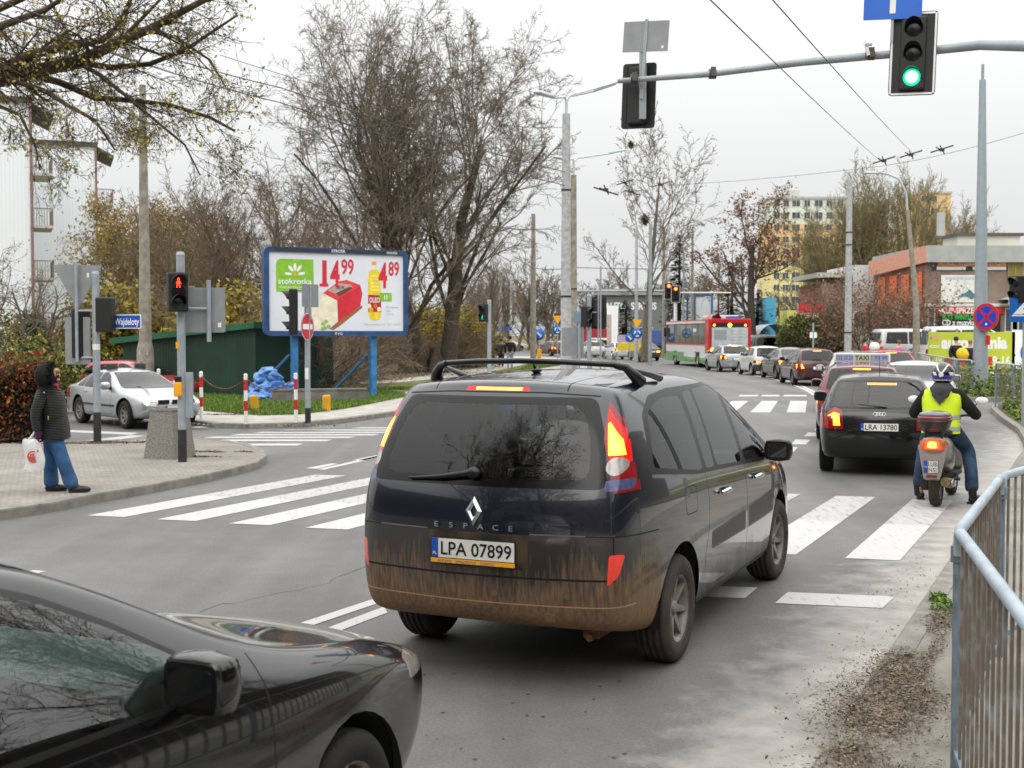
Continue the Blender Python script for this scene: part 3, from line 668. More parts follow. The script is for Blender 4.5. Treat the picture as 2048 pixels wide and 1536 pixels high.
        B.cut([(.737, 1.36), (.788, 1.36), (.765, 1.42), (.72, 1.485), (.71, 1.48)], 'B', sd_, amb_on, 'tail_light', **K)
        B.cut(circ(.772, 1.285, .046, 16, .05), 'B', sd_, clearlens, 'tail_light', **K)
        B.cut(rpoly([(.735, 1.15), (.85, 1.158), (.845, 1.215), (.735, 1.21)], .015), 'B', sd_, mat('lamp_clear_blue', '5b5f86', .15, .3, .2, 30, coat=1), 'tail_light', **K)
        B.cut(rpoly([(.765, .62), (.82, .68), (.845, .80), (.775, .80)], .02), 'B', sd_, mat('rear_fog_lens', 'd8392c', .25, coat=1, var=.1, emit=.25), 'rear_reflector', thr=-.1, where=lambda c: c.y < -.4)
        B.cut(rpoly([(.5, .66), (.86, .68), (.84, .82), (.6, .80)], .03), 'F', sd_, clearlens, 'headlight', thr=.1)
        B.cut([(3.2, .88), (3.75, .76), (3.8, .82), (3.3, .98)], 'S', sd_, red_hot if 0 else amber_off, 'headlight', thr=.2)
    B.cut(rpoly([(-.21, 1.697), (.21, 1.697), (.20, 1.722), (-.20, 1.722)], .01), 'B', 1, gred, 'high_brake_light', thr=-.3, key='h', where=lambda c: c.y < -.3)
    B.cut([(-.14, 1.702), (.16, 1.702), (.16, 1.717), (-.14, 1.717)], 'B', 1, amb_on, 'high_brake_light', thr=-.3, key='h', where=lambda c: c.y < -.3)
    # wheel arches
    R = .335; Ra = .40
    for y in (0, wb):
        for sd_ in (1, -1): B.cut(circ(y, .35, Ra, 32), 'S', sd_, thr=None, delete=True, where=lambda c: abs(c.x) > W_ - .36)
    wells(B, root, (0, wb), Ra + .012, W_)
    # plate, badge, lettering, wiper
    p, n = B.hit('B', .0, .79); F = lambda x, z, o: (lambda q: frame(q[0] + q[1] * o, (1, 0, 0), Vector((0, 0, 1)) - q[1] * q[1].z))(B.hit('B', x, z))
    pm = plate(root, F(.0, .80, .012), 'LPA 07899', .53, .118)
    b = MB(signy).box(-.265, .265, -.012, .012, 0, .006, signy).text('SERWIS   SPRZEDAZ   CZESCI', .012, plb, z=.008, width=.36, cx=-.04); b.build('plate_holder', root, M=F(.0, .728, .014))
    # diamond badge
    q = F(-.0, 1.02, .008); b = MB(chrome); o_ = [(0, .085), (.052, 0), (0, -.085), (-.052, 0)]; i_ = [(0, .034), (.018, 0), (0, -.034), (-.018, 0)]; cc = [(0, .055), (.032, 0), (0, -.055), (-.032, 0)]
    vs = [(x, y, 0) for x, y in o_] + [(x, y, .016) for x, y in cc] + [(x, y, .004) for x, y in i_]
    b.add(vs, [(i, (i + 1) % 4, 4 + (i + 1) % 4, 4 + i) for i in range(4)] + [(4 + i, 4 + (i + 1) % 4, 8 + (i + 1) % 4, 8 + i) for i in range(4)], chrome); b.build('badge', root, M=q)
    b = MB(chrome)
    for i, c in enumerate('ESPACE'): b.text(c, .03, chrome, z=.003, cx=-.235 + i * .094, bold=.01, xs=1.35)
    b.build('lettering', root, M=F(.0, .935, .008))
    wpm = MB(trimm); a = B.hit('B', -.04, 1.235)[0]; c = B.hit('B', -.46, 1.185)[0]; a2 = B.hit('B', -.24, 1.205)[0]
    wpm.tube([a + Vector((0, -.035, 0)), a2 + Vector((0, -.035, 0)), c + Vector((0, -.02, 0))], [.022, .014, .007], 8); wpm.ell(a + Vector((.02, -.03, .0)), (.045, .03, .035)); wpm.build('rear_wiper', root)
    for x, z in ((-.13, .56), (.55, .56), (-.62, .56), (.13, .56)):
        MB(mat('parking_sensor', '6e5a45', .6)).disc(.017, z=.004, n=14).build('parking_sensor', root, M=F(x, z, .002))
    MB(mat('tow_cover', '8a6b4c', .6)).box(-.03, .03, -.03, .03, 0, .003, bev=.001).build('towing_eye_cover', root, M=F(.44, .43, .002))
    # transverse roof bar across the tailgate with raised ends
    rb = MB(mat('roof_bar_black', '191b1f', .3, .2, .05, coat=.6)); ys = -.36
    rb.tube([(-.60, ys + .12, 1.845), (-.3, ys, 1.862), (0, ys - .03, 1.868), (.3, ys, 1.862), (.60, ys + .12, 1.845)], .018, 10)
    for s in (1, -1):
        rb.tube([(s * .57, ys + .10, 1.845), (s * .63, ys + .14, 1.83), (s * .675, ys + .17, 1.78), (s * .70, ys + .22, 1.735)], [.02, .027, .036, .045], 10)
        rb.tube([(s * .63, ys + .2, 1.82), (s * .68, ys + .45, 1.78), (s * .70, ys + .62, 1.75)], [.012, .02, .024], 8)
    rb.build('roof_bar', root)
    an = MB(trimm).ell((0, -.12, 1.802), (.03, .06, .018)).tube([(0, -.13, 1.80), (0, -.18, 1.86)], [.014, .004], 6); an.build('aerial', root)
    for s in (1, -1):
        for y in (1.0, 2.0):
            p, n = B.hit('S', y, .955, s); h = MB(chrome).tube([p + n * .012 + Vector((0, -.09, -.005)), p + n * .04 + Vector((0, -.06, 0)), p + n * .042 + Vector((0, .04, .005)), p + n * .012 + Vector((0, .08, .01))], [.012, .02, .02, .012], 8); h.build('door_handle', root)
        mirror(B, root, 2.42, 1.07, s, mat('mirror_shell', '111317', .35, coat=.5, var=0), .95)
    # interior: seats, dashboard, driver
    sm_ = mat('dark_seat_fabric', '1c2022', .9, var=.1)
    for y, h_ in ((.95, .5), (1.85, .66)):
        for x in (-.42, .42): seatbox(root, x, y, .68, h_, .44, sm_)
    MB(intm).box(-.75, .75, 2.3, 2.75, .8, 1.08, intm).build('dashboard', root)
    MB(intm).box(-.72, .72, -.6, 2.4, .38, .42, intm).build('cabin_floor', root)
    MB(mat('driver_shirt', '30407a', .9)).ell((-.4, 1.87, 1.08), (.22, .14, .3)).ell((-.4, 1.87, 1.46), (.085, .1, .12), mat('driver_hair', '2b2420', .9)).build('driver', root)
    MB(mat('rusty_towing_bracket', '6a4028', .8, 0, .3, 12)).box(.56, .66, -.76, -.5, .28, .33, bev=.01).tube([(.61, -.79, .29), (.61, -.4, .29)], .022, 8).build('towing_bracket', root)
    # paint flaps: nothing more
    B.finish(root)
    SEG[0] = 32
    for y in (0, wb):
        for s in (1, -1): add_wheel(root, s * (W_ - .118), y, R, .225, .215, s, '7', rim=dalloy, tyre=dirtyrub, steer=(0 if y == 0 else -.04))
    SEG[0] = 20
    return root
espace()
# ------------------------------------------------------------------ black hatchback ahead with plate LRA 13780
def audi():
    pk = paint('black_hatchback_paint', '08090b', 0, .3)
    t = STY['hatch']
    root, B = None, None
    root = thing('hatchback_car', 'black three-door hatchback with four rings badge and plate LRA 13780, waiting behind the taxi', 'car', (5.42, 18.5, 0), -.275)
    r, B = car('hatchback_car', '', None, 0, 'hatch', pk, root=root, plate_txt='LRA 13780', detail=2, sub=3, rimstyle='6', gl=glass('black_hatch_glass', (.66, .74, .73), 1.6),
        tail=[(.50, .68), (.84, .68), (.80, .86), (.62, .985), (.52, .95)], high_brake=False, low=None)
    rings = MB(chrome); p, n = B.hit('B', 0, .895)
    for i in range(4):
        rings.tube([(-.057 + i * .038 + .027 * math.cos(a * PI / 8), .027 * math.sin(a * PI / 8), .003) for a in range(17)], .0045, 5, cap=False)
    rings.build('badge', root, M=frame(p + n * .006, (1, 0, 0), Vector((0, 0, 1)) - n * n.z))
    # strip of the high brake lamp seen through the glass
    lm = MB(red_hot)
    for i in range(10): lm.box(-.19 + i * .042, -.156 + i * .042, -.02, .0, 1.29, 1.318, red_hot)
    lm.build('high_brake_light', root, loc=(.02, -.05, 0))
    MB(black).tube([(.0, .05, 1.44), (.0, -.12, 1.72)], [.006, .003], 5).build('aerial', root)
    return r
audi_root = audi()
# ------------------------------------------------------------------ glossy black saloon entering at the lower left
def black_car():
    t = STY['sedan']; pk = paint('black_saloon_paint', '040405', 0, .2)
    STY['saloon'] = dict(t, L=4.5, yf=[(.2, 3.12), (.4, 3.40), (.52, 3.47), (.66, 3.44), (.74, 3.36), (1., 3.0)],
        top=[(-1.05, .97), (-.6, 1.02), (-.35, 1.05), (.15, 1.33), (.5, 1.41), (1., 1.42), (1.3, 1.385), (1.55, 1.29), (2.2, .93), (2.45, .895), (2.9, .82), (3.25, .735), (3.47, .64)],
        belt=[(-1.05, .90), (.3, .93), (1.6, .885), (2.3, .83), (2.9, .755), (3.45, .62)],
        wind=[(-.70, .985), (.70, .985), (.52, 1.35), (-.52, 1.35)],
        swin=[[(-.12, 1.01), (.25, 1.0), (.27, 1.28), (.14, 1.22)], [(.31, .98), (.80, .95), (.80, 1.335), (.34, 1.30)], [(.88, .94), (1.98, .905), (1.60, 1.13), (1.38, 1.24), (1.18, 1.31), (.88, 1.335)]], doors=[.28, .84, 2.12])
    root = thing('saloon_car', 'glossy black saloon cut off by the lower left corner, with its door mirror and bonnet', 'car', (-2.49, 2.30, 0), -.42)
    SEG[0] = 32
    gl = glass('saloon_glass', (.62, .76, .73), 2.0)
    r, B = car('saloon_car', '', None, 0, 'saloon', pk, L=4.72, W=1.83, H=1.50, root=root, plate_txt='', detail=1, sub=3, rimstyle='9', gl=gl, lights='off', mirz=.915, mirs=.98, moff=.06, hlp=[(.36, .60), (.765, .61), (.75, .71), (.42, .69)])
    SEG[0] = 20
    dm = mat('dashboard_pale_grey', '7c8684', .7, 0, .1, 5); vt = MB(black)
    MB(dm).box(-.7, .74, 1.72, 2.25, .72, 1.0, bev=.06).build('dashboard', root)
    for a, b, z in ((.5, .68, .93), (.2, .38, .86)): vt.box(a, b, 1.70, 1.73, z - .05, z + .04)
    vt.build('air_vent', root)
    mm = MB(black); mm.lathe([(.19, -.015), (.205, 0), (.19, .015), (.175, 0), (.19, -.015)], 28, M=Matrix.Translation((-.36, 1.50, .95)) @ Matrix.Rotation(-1.1, 4, 'X')); mm.build('steering_wheel', root)
    # wiper resting at the bonnet edge
    MB(trimm).tube([(.55, 2.34, 1.0), (.1, 2.40, 1.02), (-.2, 2.38, 1.03)], .009, 6).build('wiper', root)
    return root
black_car()
# ------------------------------------------------------------------ ground, roads, pavements
def struct(o, name=None): return tag(o, kind='structure')
def asphalt_mat():
    m = bpy.data.materials.new('asphalt'); m.use_nodes = True; n = m.node_tree; b = n.nodes['Principled BSDF']; l = n.links
    t = n.nodes.new('ShaderNodeTexCoord')
    def noise(sc_, det=6, rough_=.6):
        z = n.nodes.new('ShaderNodeTexNoise'); z.inputs['Scale'].default_value = sc_; z.inputs['Detail'].default_value = det; z.inputs['Roughness'].default_value = rough_; l.new(t.outputs['Object'], z.inputs['Vector']); return z
    big = noise(.35, 5); fine = noise(48, 5, .9); mid = noise(3.5, 6); mpt = n.nodes.new('ShaderNodeMapping'); mpt.inputs['Rotation'].default_value[2] = .435; mpt.inputs['Scale'].default_value = (1.1, .05, 1); l.new(t.outputs['Object'], mpt.inputs[0]); trk = noise(1.0, 3); l.new(mpt.outputs[0], trk.inputs['Vector'])
    r = n.nodes.new('ShaderNodeValToRGB'); r.color_ramp.elements[0].position = .35; r.color_ramp.elements[1].position = .68
    r.color_ramp.elements[0].color = (.117, .116, .111, 1); r.color_ramp.elements[1].color = (.162, .161, .155, 1); l.new(big.outputs['Fac'], r.inputs[0])
    r2 = n.nodes.new('ShaderNodeMapRange'); r2.inputs[1].default_value = .3; r2.inputs[2].default_value = .7; r2.inputs[3].default_value = .55; r2.inputs[4].default_value = 1.4; l.new(fine.outputs['Fac'], r2.inputs[0])
    r3 = n.nodes.new('ShaderNodeMapRange'); r3.inputs[1].default_value = .3; r3.inputs[2].default_value = .7; r3.inputs[3].default_value = .9; r3.inputs[4].default_value = 1.08; l.new(mid.outputs['Fac'], r3.inputs[0])
    r4 = n.nodes.new('ShaderNodeMapRange'); r4.inputs[1].default_value = .35; r4.inputs[2].default_value = .65; r4.inputs[3].default_value = .82; r4.inputs[4].default_value = 1.14; l.new(trk.outputs['Fac'], r4.inputs[0]); m0 = n.nodes.new('ShaderNodeMath'); m0.operation = 'MULTIPLY'; l.new(r3.outputs[0], m0.inputs[0]); l.new(r4.outputs[0], m0.inputs[1])
    mu = n.nodes.new('ShaderNodeMath'); mu.operation = 'MULTIPLY'; l.new(r2.outputs[0], mu.inputs[0]); l.new(m0.outputs[0], mu.inputs[1])
    x = n.nodes.new('ShaderNodeMixRGB'); x.blend_type = 'MULTIPLY'; x.inputs[0].default_value = 1; l.new(r.outputs[0], x.inputs[1]); l.new(mu.outputs[0], x.inputs[2])
    # oily darker strip along the middle of the right hand lane and the sandy gutter beside the kerb
    s = n.nodes.new('ShaderNodeSeparateXYZ'); l.new(t.outputs['Object'], s.inputs[0])
    def line(px, py, ang):   # signed distance to a line, positive to the right of it
        a = n.nodes.new('ShaderNodeMath'); a.operation = 'MULTIPLY_ADD'; a.inputs[1].default_value = math.cos(ang); a.inputs[2].default_value = -(px * math.cos(ang) - py * math.sin(ang)); l.new(s.outputs['X'], a.inputs[0])
        c = n.nodes.new('ShaderNodeMath'); c.operation = 'MULTIPLY_ADD'; c.inputs[1].default_value = -math.sin(ang); l.new(s.outputs['Y'], c.inputs[0]); l.new(a.outputs[0], c.inputs[2]); return c
    d = line(1.44, 5.8, .435)
    ad = n.nodes.new('ShaderNodeMath'); ad.operation = 'MULTIPLY_ADD'; ad.inputs[1].default_value = 1.5; l.new(mid.outputs['Fac'], ad.inputs[0]); l.new(d.outputs[0], ad.inputs[2])
    g = n.nodes.new('ShaderNodeMapRange'); g.inputs[1].default_value = -.1; g.inputs[2].default_value = .85; g.inputs[3].default_value = 0; g.inputs[4].default_value = .95; l.new(ad.outputs[0], g.inputs[0])
    sand = n.nodes.new('ShaderNodeMixRGB'); sand.inputs[2].default_value = (.40, .385, .35, 1); l.new(g.outputs[0], sand.inputs[0]); l.new(x.outputs[0], sand.inputs[1])
    l.new(sand.outputs[0], b.inputs['Base Color']); b.inputs['Roughness'].default_value = .62; b.inputs['Specular IOR Level'].default_value = .45
    bp = n.nodes.new('ShaderNodeBump'); bp.inputs['Strength'].default_value = .2; bp.inputs['Distance'].default_value = .01; l.new(fine.outputs['Fac'], bp.inputs['Height']); l.new(bp.outputs[0], b.inputs['Normal'])
    return m
asph = asphalt_mat()
lawn = mat('lawn', '4b5a24', .95, 0, col2='6b6a34', scale=.8, bump=.5, bscale=30, detail=8)
lawnd = mat('park_ground_with_leaves', '5c5634', .95, 0, col2='6f5c40', scale=.6, bump=.5, bscale=20, detail=8)
conc_pave = mat('concrete_pavement', 'a7a49c', .9, 0, .14, 2.5, bump=.2, bscale=60)
kerbm = mat('kerb_stone', '84817a', .9, 0, .2, 6, bump=.3, bscale=60)
def brickmat(name, c1, c2, mortar, sx, rough=.9, offset=.5, rot=0., mort=.02, bump=.3):
    m = bpy.data.materials.new(name); m.use_nodes = True; n = m.node_tree; b = n.nodes['Principled BSDF']; l = n.links
    t = n.nodes.new('ShaderNodeTexCoord'); mp = n.nodes.new('ShaderNodeMapping'); mp.inputs['Rotation'].default_value[2] = rot; k = n.nodes.new('ShaderNodeTexBrick'); k.inputs['Scale'].default_value = sx
    k.inputs['Color1'].default_value = (*lin(c1), 1); k.inputs['Color2'].default_value = (*lin(c2), 1); k.inputs['Mortar'].default_value = (*lin(mortar), 1); k.inputs['Mortar Size'].default_value = mort; k.offset = offset
    l.new(t.outputs['Object'], mp.inputs[0]); l.new(mp.outputs[0], k.inputs['Vector'])
    z = n.nodes.new('ShaderNodeTexNoise'); z.inputs['Scale'].default_value = 1.2; z.inputs['Detail'].default_value = 8; l.new(t.outputs['Object'], z.inputs['Vector'])
    r = n.nodes.new('ShaderNodeMapRange'); r.inputs[1].default_value = .3; r.inputs[2].default_value = .7; r.inputs[3].default_value = .78; r.inputs[4].default_value = 1.15; l.new(z.outputs['Fac'], r.inputs[0])
    x = n.nodes.new('ShaderNodeMixRGB'); x.blend_type = 'MULTIPLY'; x.inputs[0].default_value = 1; l.new(k.outputs['Color'], x.inputs[1]); l.new(r.outputs[0], x.inputs[2]); l.new(x.outputs[0], b.inputs['Base Color'])
    b.inputs['Roughness'].default_value = rough; bp = n.nodes.new('ShaderNodeBump'); bp.inputs['Strength'].default_value = bump; bp.inputs['Distance'].default_value = .01; bp.invert = True; l.new(k.outputs['Fac'], bp.inputs['Height']); l.new(bp.outputs[0], b.inputs['Normal'])
    _mats[name] = m; return m
pavers = brickmat('pavers', '96928a', '8a8278', '6a655c', 5.0, rot=.43)
gm = MB(lawnd).add([(-900, -60, -.02), (900, -60, -.02), (900, 2200, -.02), (-900, 2200, -.02)], [(0, 1, 2, 3)]).build('ground'); struct(gm)
struct(MB(asph).add([(-60, -25, 0), (70, -25, 0), (70, 160, 0), (-60, 160, 0)], [(0, 1, 2, 3)]).build('road'))
def slab(name, pts, z=.11, m=None, kerb=None, closed=True, z0=-.05):
    """raised flat area with a stone kerb along its first `kerb` points"""
    poly = [(p[0], p[1]) for p in pts]
    o = MB(m).prism(poly, z - z0, m, z0=z0).build(name); struct(o)
    if kerb:
        k = MB(kerbm); ps = [Vector((p[0], p[1], 0)) for p in pts[:kerb]]
        area = sum(poly[i][0] * poly[(i + 1) % len(poly)][1] - poly[(i + 1) % len(poly)][0] * poly[i][1] for i in range(len(poly))); s = 1 if area > 0 else -1
        L_ = []; 
        for i, p in enumerate(ps):
            d = (ps[min(i + 1, len(ps) - 1)] - ps[max(i - 1, 0)]).normalized(); nn = Vector((-d.y, d.x, 0)) * s; L_.append((p - nn * .004, p + nn * .15))
        vs = []
        for a, b in L_: vs += [(a.x, a.y, -.04), (a.x, a.y, z - .012), (a.x + (b.x - a.x) * .12, a.y + (b.y - a.y) * .12, z + .006), (b.x, b.y, z + .006), (b.x, b.y, z - .02)]
        fs = []
        for i in range(len(ps) - 1):
            for j in range(4): fs.append((i * 5 + j, i * 5 + j + 1, (i + 1) * 5 + j + 1, (i + 1) * 5 + j))
        k.add(vs, fs, kerbm); struct(k.build(name + '_kerb'))
    return o
g2 = lambda L_: [G(*p) for p in L_]
# pavement where the woman waits
slab('pavement', g2([(-330, 1095), (0, 1040), (100, 1025), (200, 1004), (300, 987), (400, 967), (470, 951), (515, 938), (533, 925), (525, 910), (495, 899), (450, 892), (400, 888), (300, 888), (195, 893), (60, 897), (-100, 905)]) + [Vector((-22, 22, 0)), Vector((-22, 11, 0))], .11, pavers, kerb=16)
# far corner of the side road
slab('far_pavement', g2([(312, 836), (380, 850), (430, 856), (500, 858), (600, 855), (690, 846), (760, 836), (800, 830)]) + [Vector((.6, 37, 0)), Vector((3.0, 44, 0)), Vector((4.9, 56, 0)), Vector((6.2, 68, 0)), Vector((6.7, 80, 0)), Vector((6.2, 95, 0)), Vector((2, 110, 0)), Vector((-8, 120, 0)), Vector((-30, 128, 0)), Vector((-60, 130, 0)), Vector((-60, 70, 0)), Vector((-22, 52, 0)), Vector((-16.6, 42, 0)), Vector((-11.5, 34.5, 0))], .11, conc_pave, kerb=16)
slab('lawn', g2([(340, 826), (420, 832), (520, 840), (600, 838), (690, 826), (760, 812), (815, 800)]) + [Vector((-3.6, 42, 0)), Vector((-1.0, 55, 0)), Vector((1.0, 68, 0)), Vector((3.6, 80, 0)), Vector((3.2, 93, 0)), Vector((-2, 105, 0)), Vector((-30, 118, 0)), Vector((-59, 120, 0)), Vector((-59, 72, 0)), Vector((-21, 54, 0)), Vector((-15.4, 43, 0)), Vector((-10.6, 35.5, 0))], .125, lawn)
slab('park_ground', [(-59, 60, 0), (-12, 52.5, 0), (-3, 52.5, 0), (-1.6, 66, 0), (-2.2, 90, 0), (-8, 100, 0), (-59, 110, 0)], .13, lawnd)
slab('footpath', [Vector(p) for p in [(-10.3, 47.5, 0), (-5, 48.5, 0), (-2.2, 57, 0), (-.2, 71, 0), (1.2, 84, 0), (.2, 84, 0), (-1.8, 72, 0), (-3.6, 59, 0), (-5.6, 50.2, 0), (-10.3, 49.2, 0)]], .135, conc_pave)
# right side: narrow pavement behind the railing, planted island, verge
kr = [Vector((-.95, .6, 0)), Vector((1.46, 5.8, 0)), Vector((3.86, 10.94, 0)), Vector((6.2, 15.9, 0)), Vector((8.1, 20, 0))]
rs = [Vector((8.85, 21.6, 0)), G(2046, 888), G(2035, 868), G(2000, 843), G(1982, 825), G(1984, 817), G(2010, 811), G(2060, 808)]
slab('roadside_pavement', kr + [Vector((8.6, 21.0, 0)), Vector((11.5, 20.5, 0)), Vector((9, 14, 0)), Vector((5.4, 8, 0)), Vector((3.2, .5, 0))], .10, mat('weathered_concrete_pavement', '858279', .92, 0, .22, 1.7, bump=.3, bscale=50), kerb=6)
slab('island', rs + [Vector((26, 36, 0)), Vector((26, 19, 0))], .12, mat('island_soil', '4a4a26', .95, 0, .3, 2), kerb=8)
slab('verge', g2([(2070, 801), (2005, 803), (1940, 803), (1905, 797), (1885, 785)]) + [Vector((15.5, 47, 0)), Vector((16.8, 55, 0)), Vector((17.2, 65, 0)), Vector((16.6, 75, 0)), Vector((15, 88, 0)), Vector((13.5, 100, 0)), Vector((12, 120, 0)), Vector((13, 150, 0)), Vector((69, 150, 0)), Vector((69, 37.7, 0))], .12, lawn, kerb=13)
slab('right_walkway', [Vector(p) for p in [(19.5, 43, 0), (21, 53, 0), (21, 62, 0), (20.5, 75, 0), (23.5, 75, 0), (24.5, 62, 0), (24.5, 53, 0), (60, 50, 0), (60, 43, 0)]], .13, conc_pave)
# kerb stone joints and a concrete slab edge are part of the pavement texture
# ------------------------------------------------------------------ markings
def paint_mat(name='road_paint', a=.62, wear=.37):
    m = bpy.data.materials.new(name); m.use_nodes = True; n = m.node_tree; b = n.nodes['Principled BSDF']; l = n.links
    t = n.nodes.new('ShaderNodeTexCoord'); z = n.nodes.new('ShaderNodeTexNoise'); z.inputs['Scale'].default_value = 14; z.inputs['Detail'].default_value = 9; z.inputs['Roughness'].default_value = .7
    mp = n.nodes.new('ShaderNodeMapping'); mp.inputs['Rotation'].default_value[2] = .435; mp.inputs['Scale'].default_value = (1.3, .25, 1); l.new(t.outputs['Object'], mp.inputs[0]); l.new(mp.outputs[0], z.inputs['Vector'])
    r = n.nodes.new('ShaderNodeValToRGB'); r.color_ramp.elements[0].position = wear - .12; r.color_ramp.elements[1].position = wear + .07; r.color_ramp.elements[0].color = (.17, .17, .165, 1); r.color_ramp.elements[1].color = (a * .78, a * .78, a * .76, 1)
    l.new(z.outputs['Fac'], r.inputs[0]); l.new(r.outputs[0], b.inputs['Base Color']); b.inputs['Roughness'].default_value = .7; return m
rp_ = paint_mat(); rpw = paint_mat('worn_road_paint', .55, .42)
def flat(name, quads, m, z=.004):
    b = MB(m)
    for q in quads: b.add([(p[0], p[1], z) for p in q], [tuple(range(len(q)))], m)
    return struct(b.build(name))
zq = []; zw = []
dw = Vector((.46, -.12, 0)); dl = Vector((1.92, 4.1, 0))
for k in range(-1, 10):
    x = 3.02 - .865 * k; p = Vector((x, 11.32 - .345 * (x - 3.0), 0))
    if k == -1: continue
    f = .42 if k > 1 else .5
    zq.append([p, p + dw, p + dw + dl * f, p + dl * f]); zw.append([p + dl * f, p + dw + dl * f, p + dw + dl, p + dl])
flat('zebra_crossing', zq + [[G(1575, 1185), G(1790, 1194), G(1765, 1217), G(1550, 1207)], [G(1405, 1172), G(1515, 1176), G(1490, 1197), G(1385, 1193)]], rp_)
flat('worn_zebra_stripes', zw, rpw)
gq = lambda *a: [G(*p) for p in a]
dl_ = [gq((572, 1256), (603, 1259), (757, 1207), (755, 1196)), gq((622, 1269), (655, 1272), (775, 1226), (768, 1214)), gq((35, 1149), (62, 1151), (92, 1143), (66, 1141)),
       gq((611, 937), (634, 938), (676, 928), (664, 927)), gq((635, 939), (648, 940), (768, 913), (764, 910)), gq((705, 921), (730, 921), (768, 912), (752, 911))]
for (x0, x1, v, t) in [(700, 800, 856, 1.0), (553, 790, 860.5, 1.1), (505, 785, 865, 1.2), (456, 761, 869.8, 1.4), (406, 713, 875, 1.5), (350, 666, 881, 1.7), (285, 608, 889.5, 2)]:
    dl_.append(gq((x0, v + t), (x1 - 14, v + t), (x1, v - t), (x0 + 22, v - t)))
dl_ += [gq((128, 860), (128, 864), (262, 870), (278, 866)), gq((165, 882), (210, 883), (292, 872), (262, 871)), gq((370, 854), (372, 858), (470, 851), (450, 849))]
for a in [[(1573, 825), (1611, 825), (1614, 802), (1581, 802)], [(1500, 825), (1540, 825), (1556, 802), (1524, 802)], [(1432, 825), (1468, 825), (1497, 802), (1465, 802)],
          [(1522, 926), (1560, 926), (1569, 914), (1545, 912)], [(1557, 904), (1586, 905), (1596, 895), (1569, 894)], [(1583, 889), (1612, 889), (1621, 880), (1591, 879)], [(1608, 873), (1634, 873), (1640, 866), (1616, 865)], [(1628, 861), (1645, 861), (1650, 854), (1634, 854)],
          [(1478, 793), (1515, 793), (1517, 790), (1480, 790)], [(1522, 793), (1558, 793), (1560, 790), (1525, 790)], [(1566, 793), (1612, 793), (1614, 790), (1568, 790)]]:
    dl_.append(gq(*a))
for L_ in ([(1423, 741.5), (1465, 744.5), (1526, 751.5), (1567, 760), (1600, 770), (1642, 790)], [(1500, 749.5), (1550, 758.5), (1585, 769), (1612, 780), (1630, 791)]):
    for (a, b) in zip(L_, L_[1:]):
        A = G(*a); B_ = G(*b); d = (B_ - A).normalized(); nn = Vector((-d.y, d.x, 0)) * .07; dl_.append([A - nn, B_ - nn, B_ + nn, A + nn])
flat('lane_markings', dl_, rp_)
flat('manhole_cover', [[G(1055 + 55 * math.cos(a * PI / 10), 1300 + 14 * math.sin(a * PI / 10)) for a in range(20)]], mat('worn_iron', '5b5a57', .7, .3, .3, 12), .003) if False else None
# ------------------------------------------------------------------ buildings
def wallm(name, c, **k): return mat(name, c, .85, 0, k.pop('var', .07), k.pop('scale', .5), **k)
winm = mat('window_pane', '3d474e', .08, 0, .3, .7, spec=.8); winf = mat('window_frame_white', 'dcdcd8', .6)
def ribbed(name, c):
    m = bpy.data.materials.new(name); m.use_nodes = True; n = m.node_tree; b = n.nodes['Principled BSDF']; l = n.links
    t = n.nodes.new('ShaderNodeTexCoord'); wv = n.nodes.new('ShaderNodeTexWave'); wv.inputs['Scale'].default_value = 1.6; wv.bands_direction = 'X'; l.new(t.outputs['Object'], wv.inputs[0])
    r = n.nodes.new('ShaderNodeValToRGB'); c_ = lin(c); r.color_ramp.elements[0].color = (*[x * .93 for x in c_], 1); r.color_ramp.elements[1].color = (*c_, 1); r.color_ramp.elements[0].position = .05; r.color_ramp.elements[1].position = .25; l.new(wv.outputs[0], r.inputs[0]); l.new(r.outputs[0], b.inputs['Base Color']); b.inputs['Roughness'].default_value = .7
    bp = n.nodes.new('ShaderNodeBump'); bp.inputs['Strength'].default_value = .15; l.new(wv.outputs[0], bp.inputs['Height']); l.new(bp.outputs[0], b.inputs['Normal']); return m
rib = ribbed('pale_ribbed_cladding', 'eaf0f2'); wallw = wallm('dirty_white_render', 'c9c4b8', bump=.2, bscale=8); roofd = mat('dark_roof_sheet', '55504c', .8)
yelw = wallm('yellow_render', 'd6c866'); brn = mat('brown_balcony_panel', '8b7b72', .8)
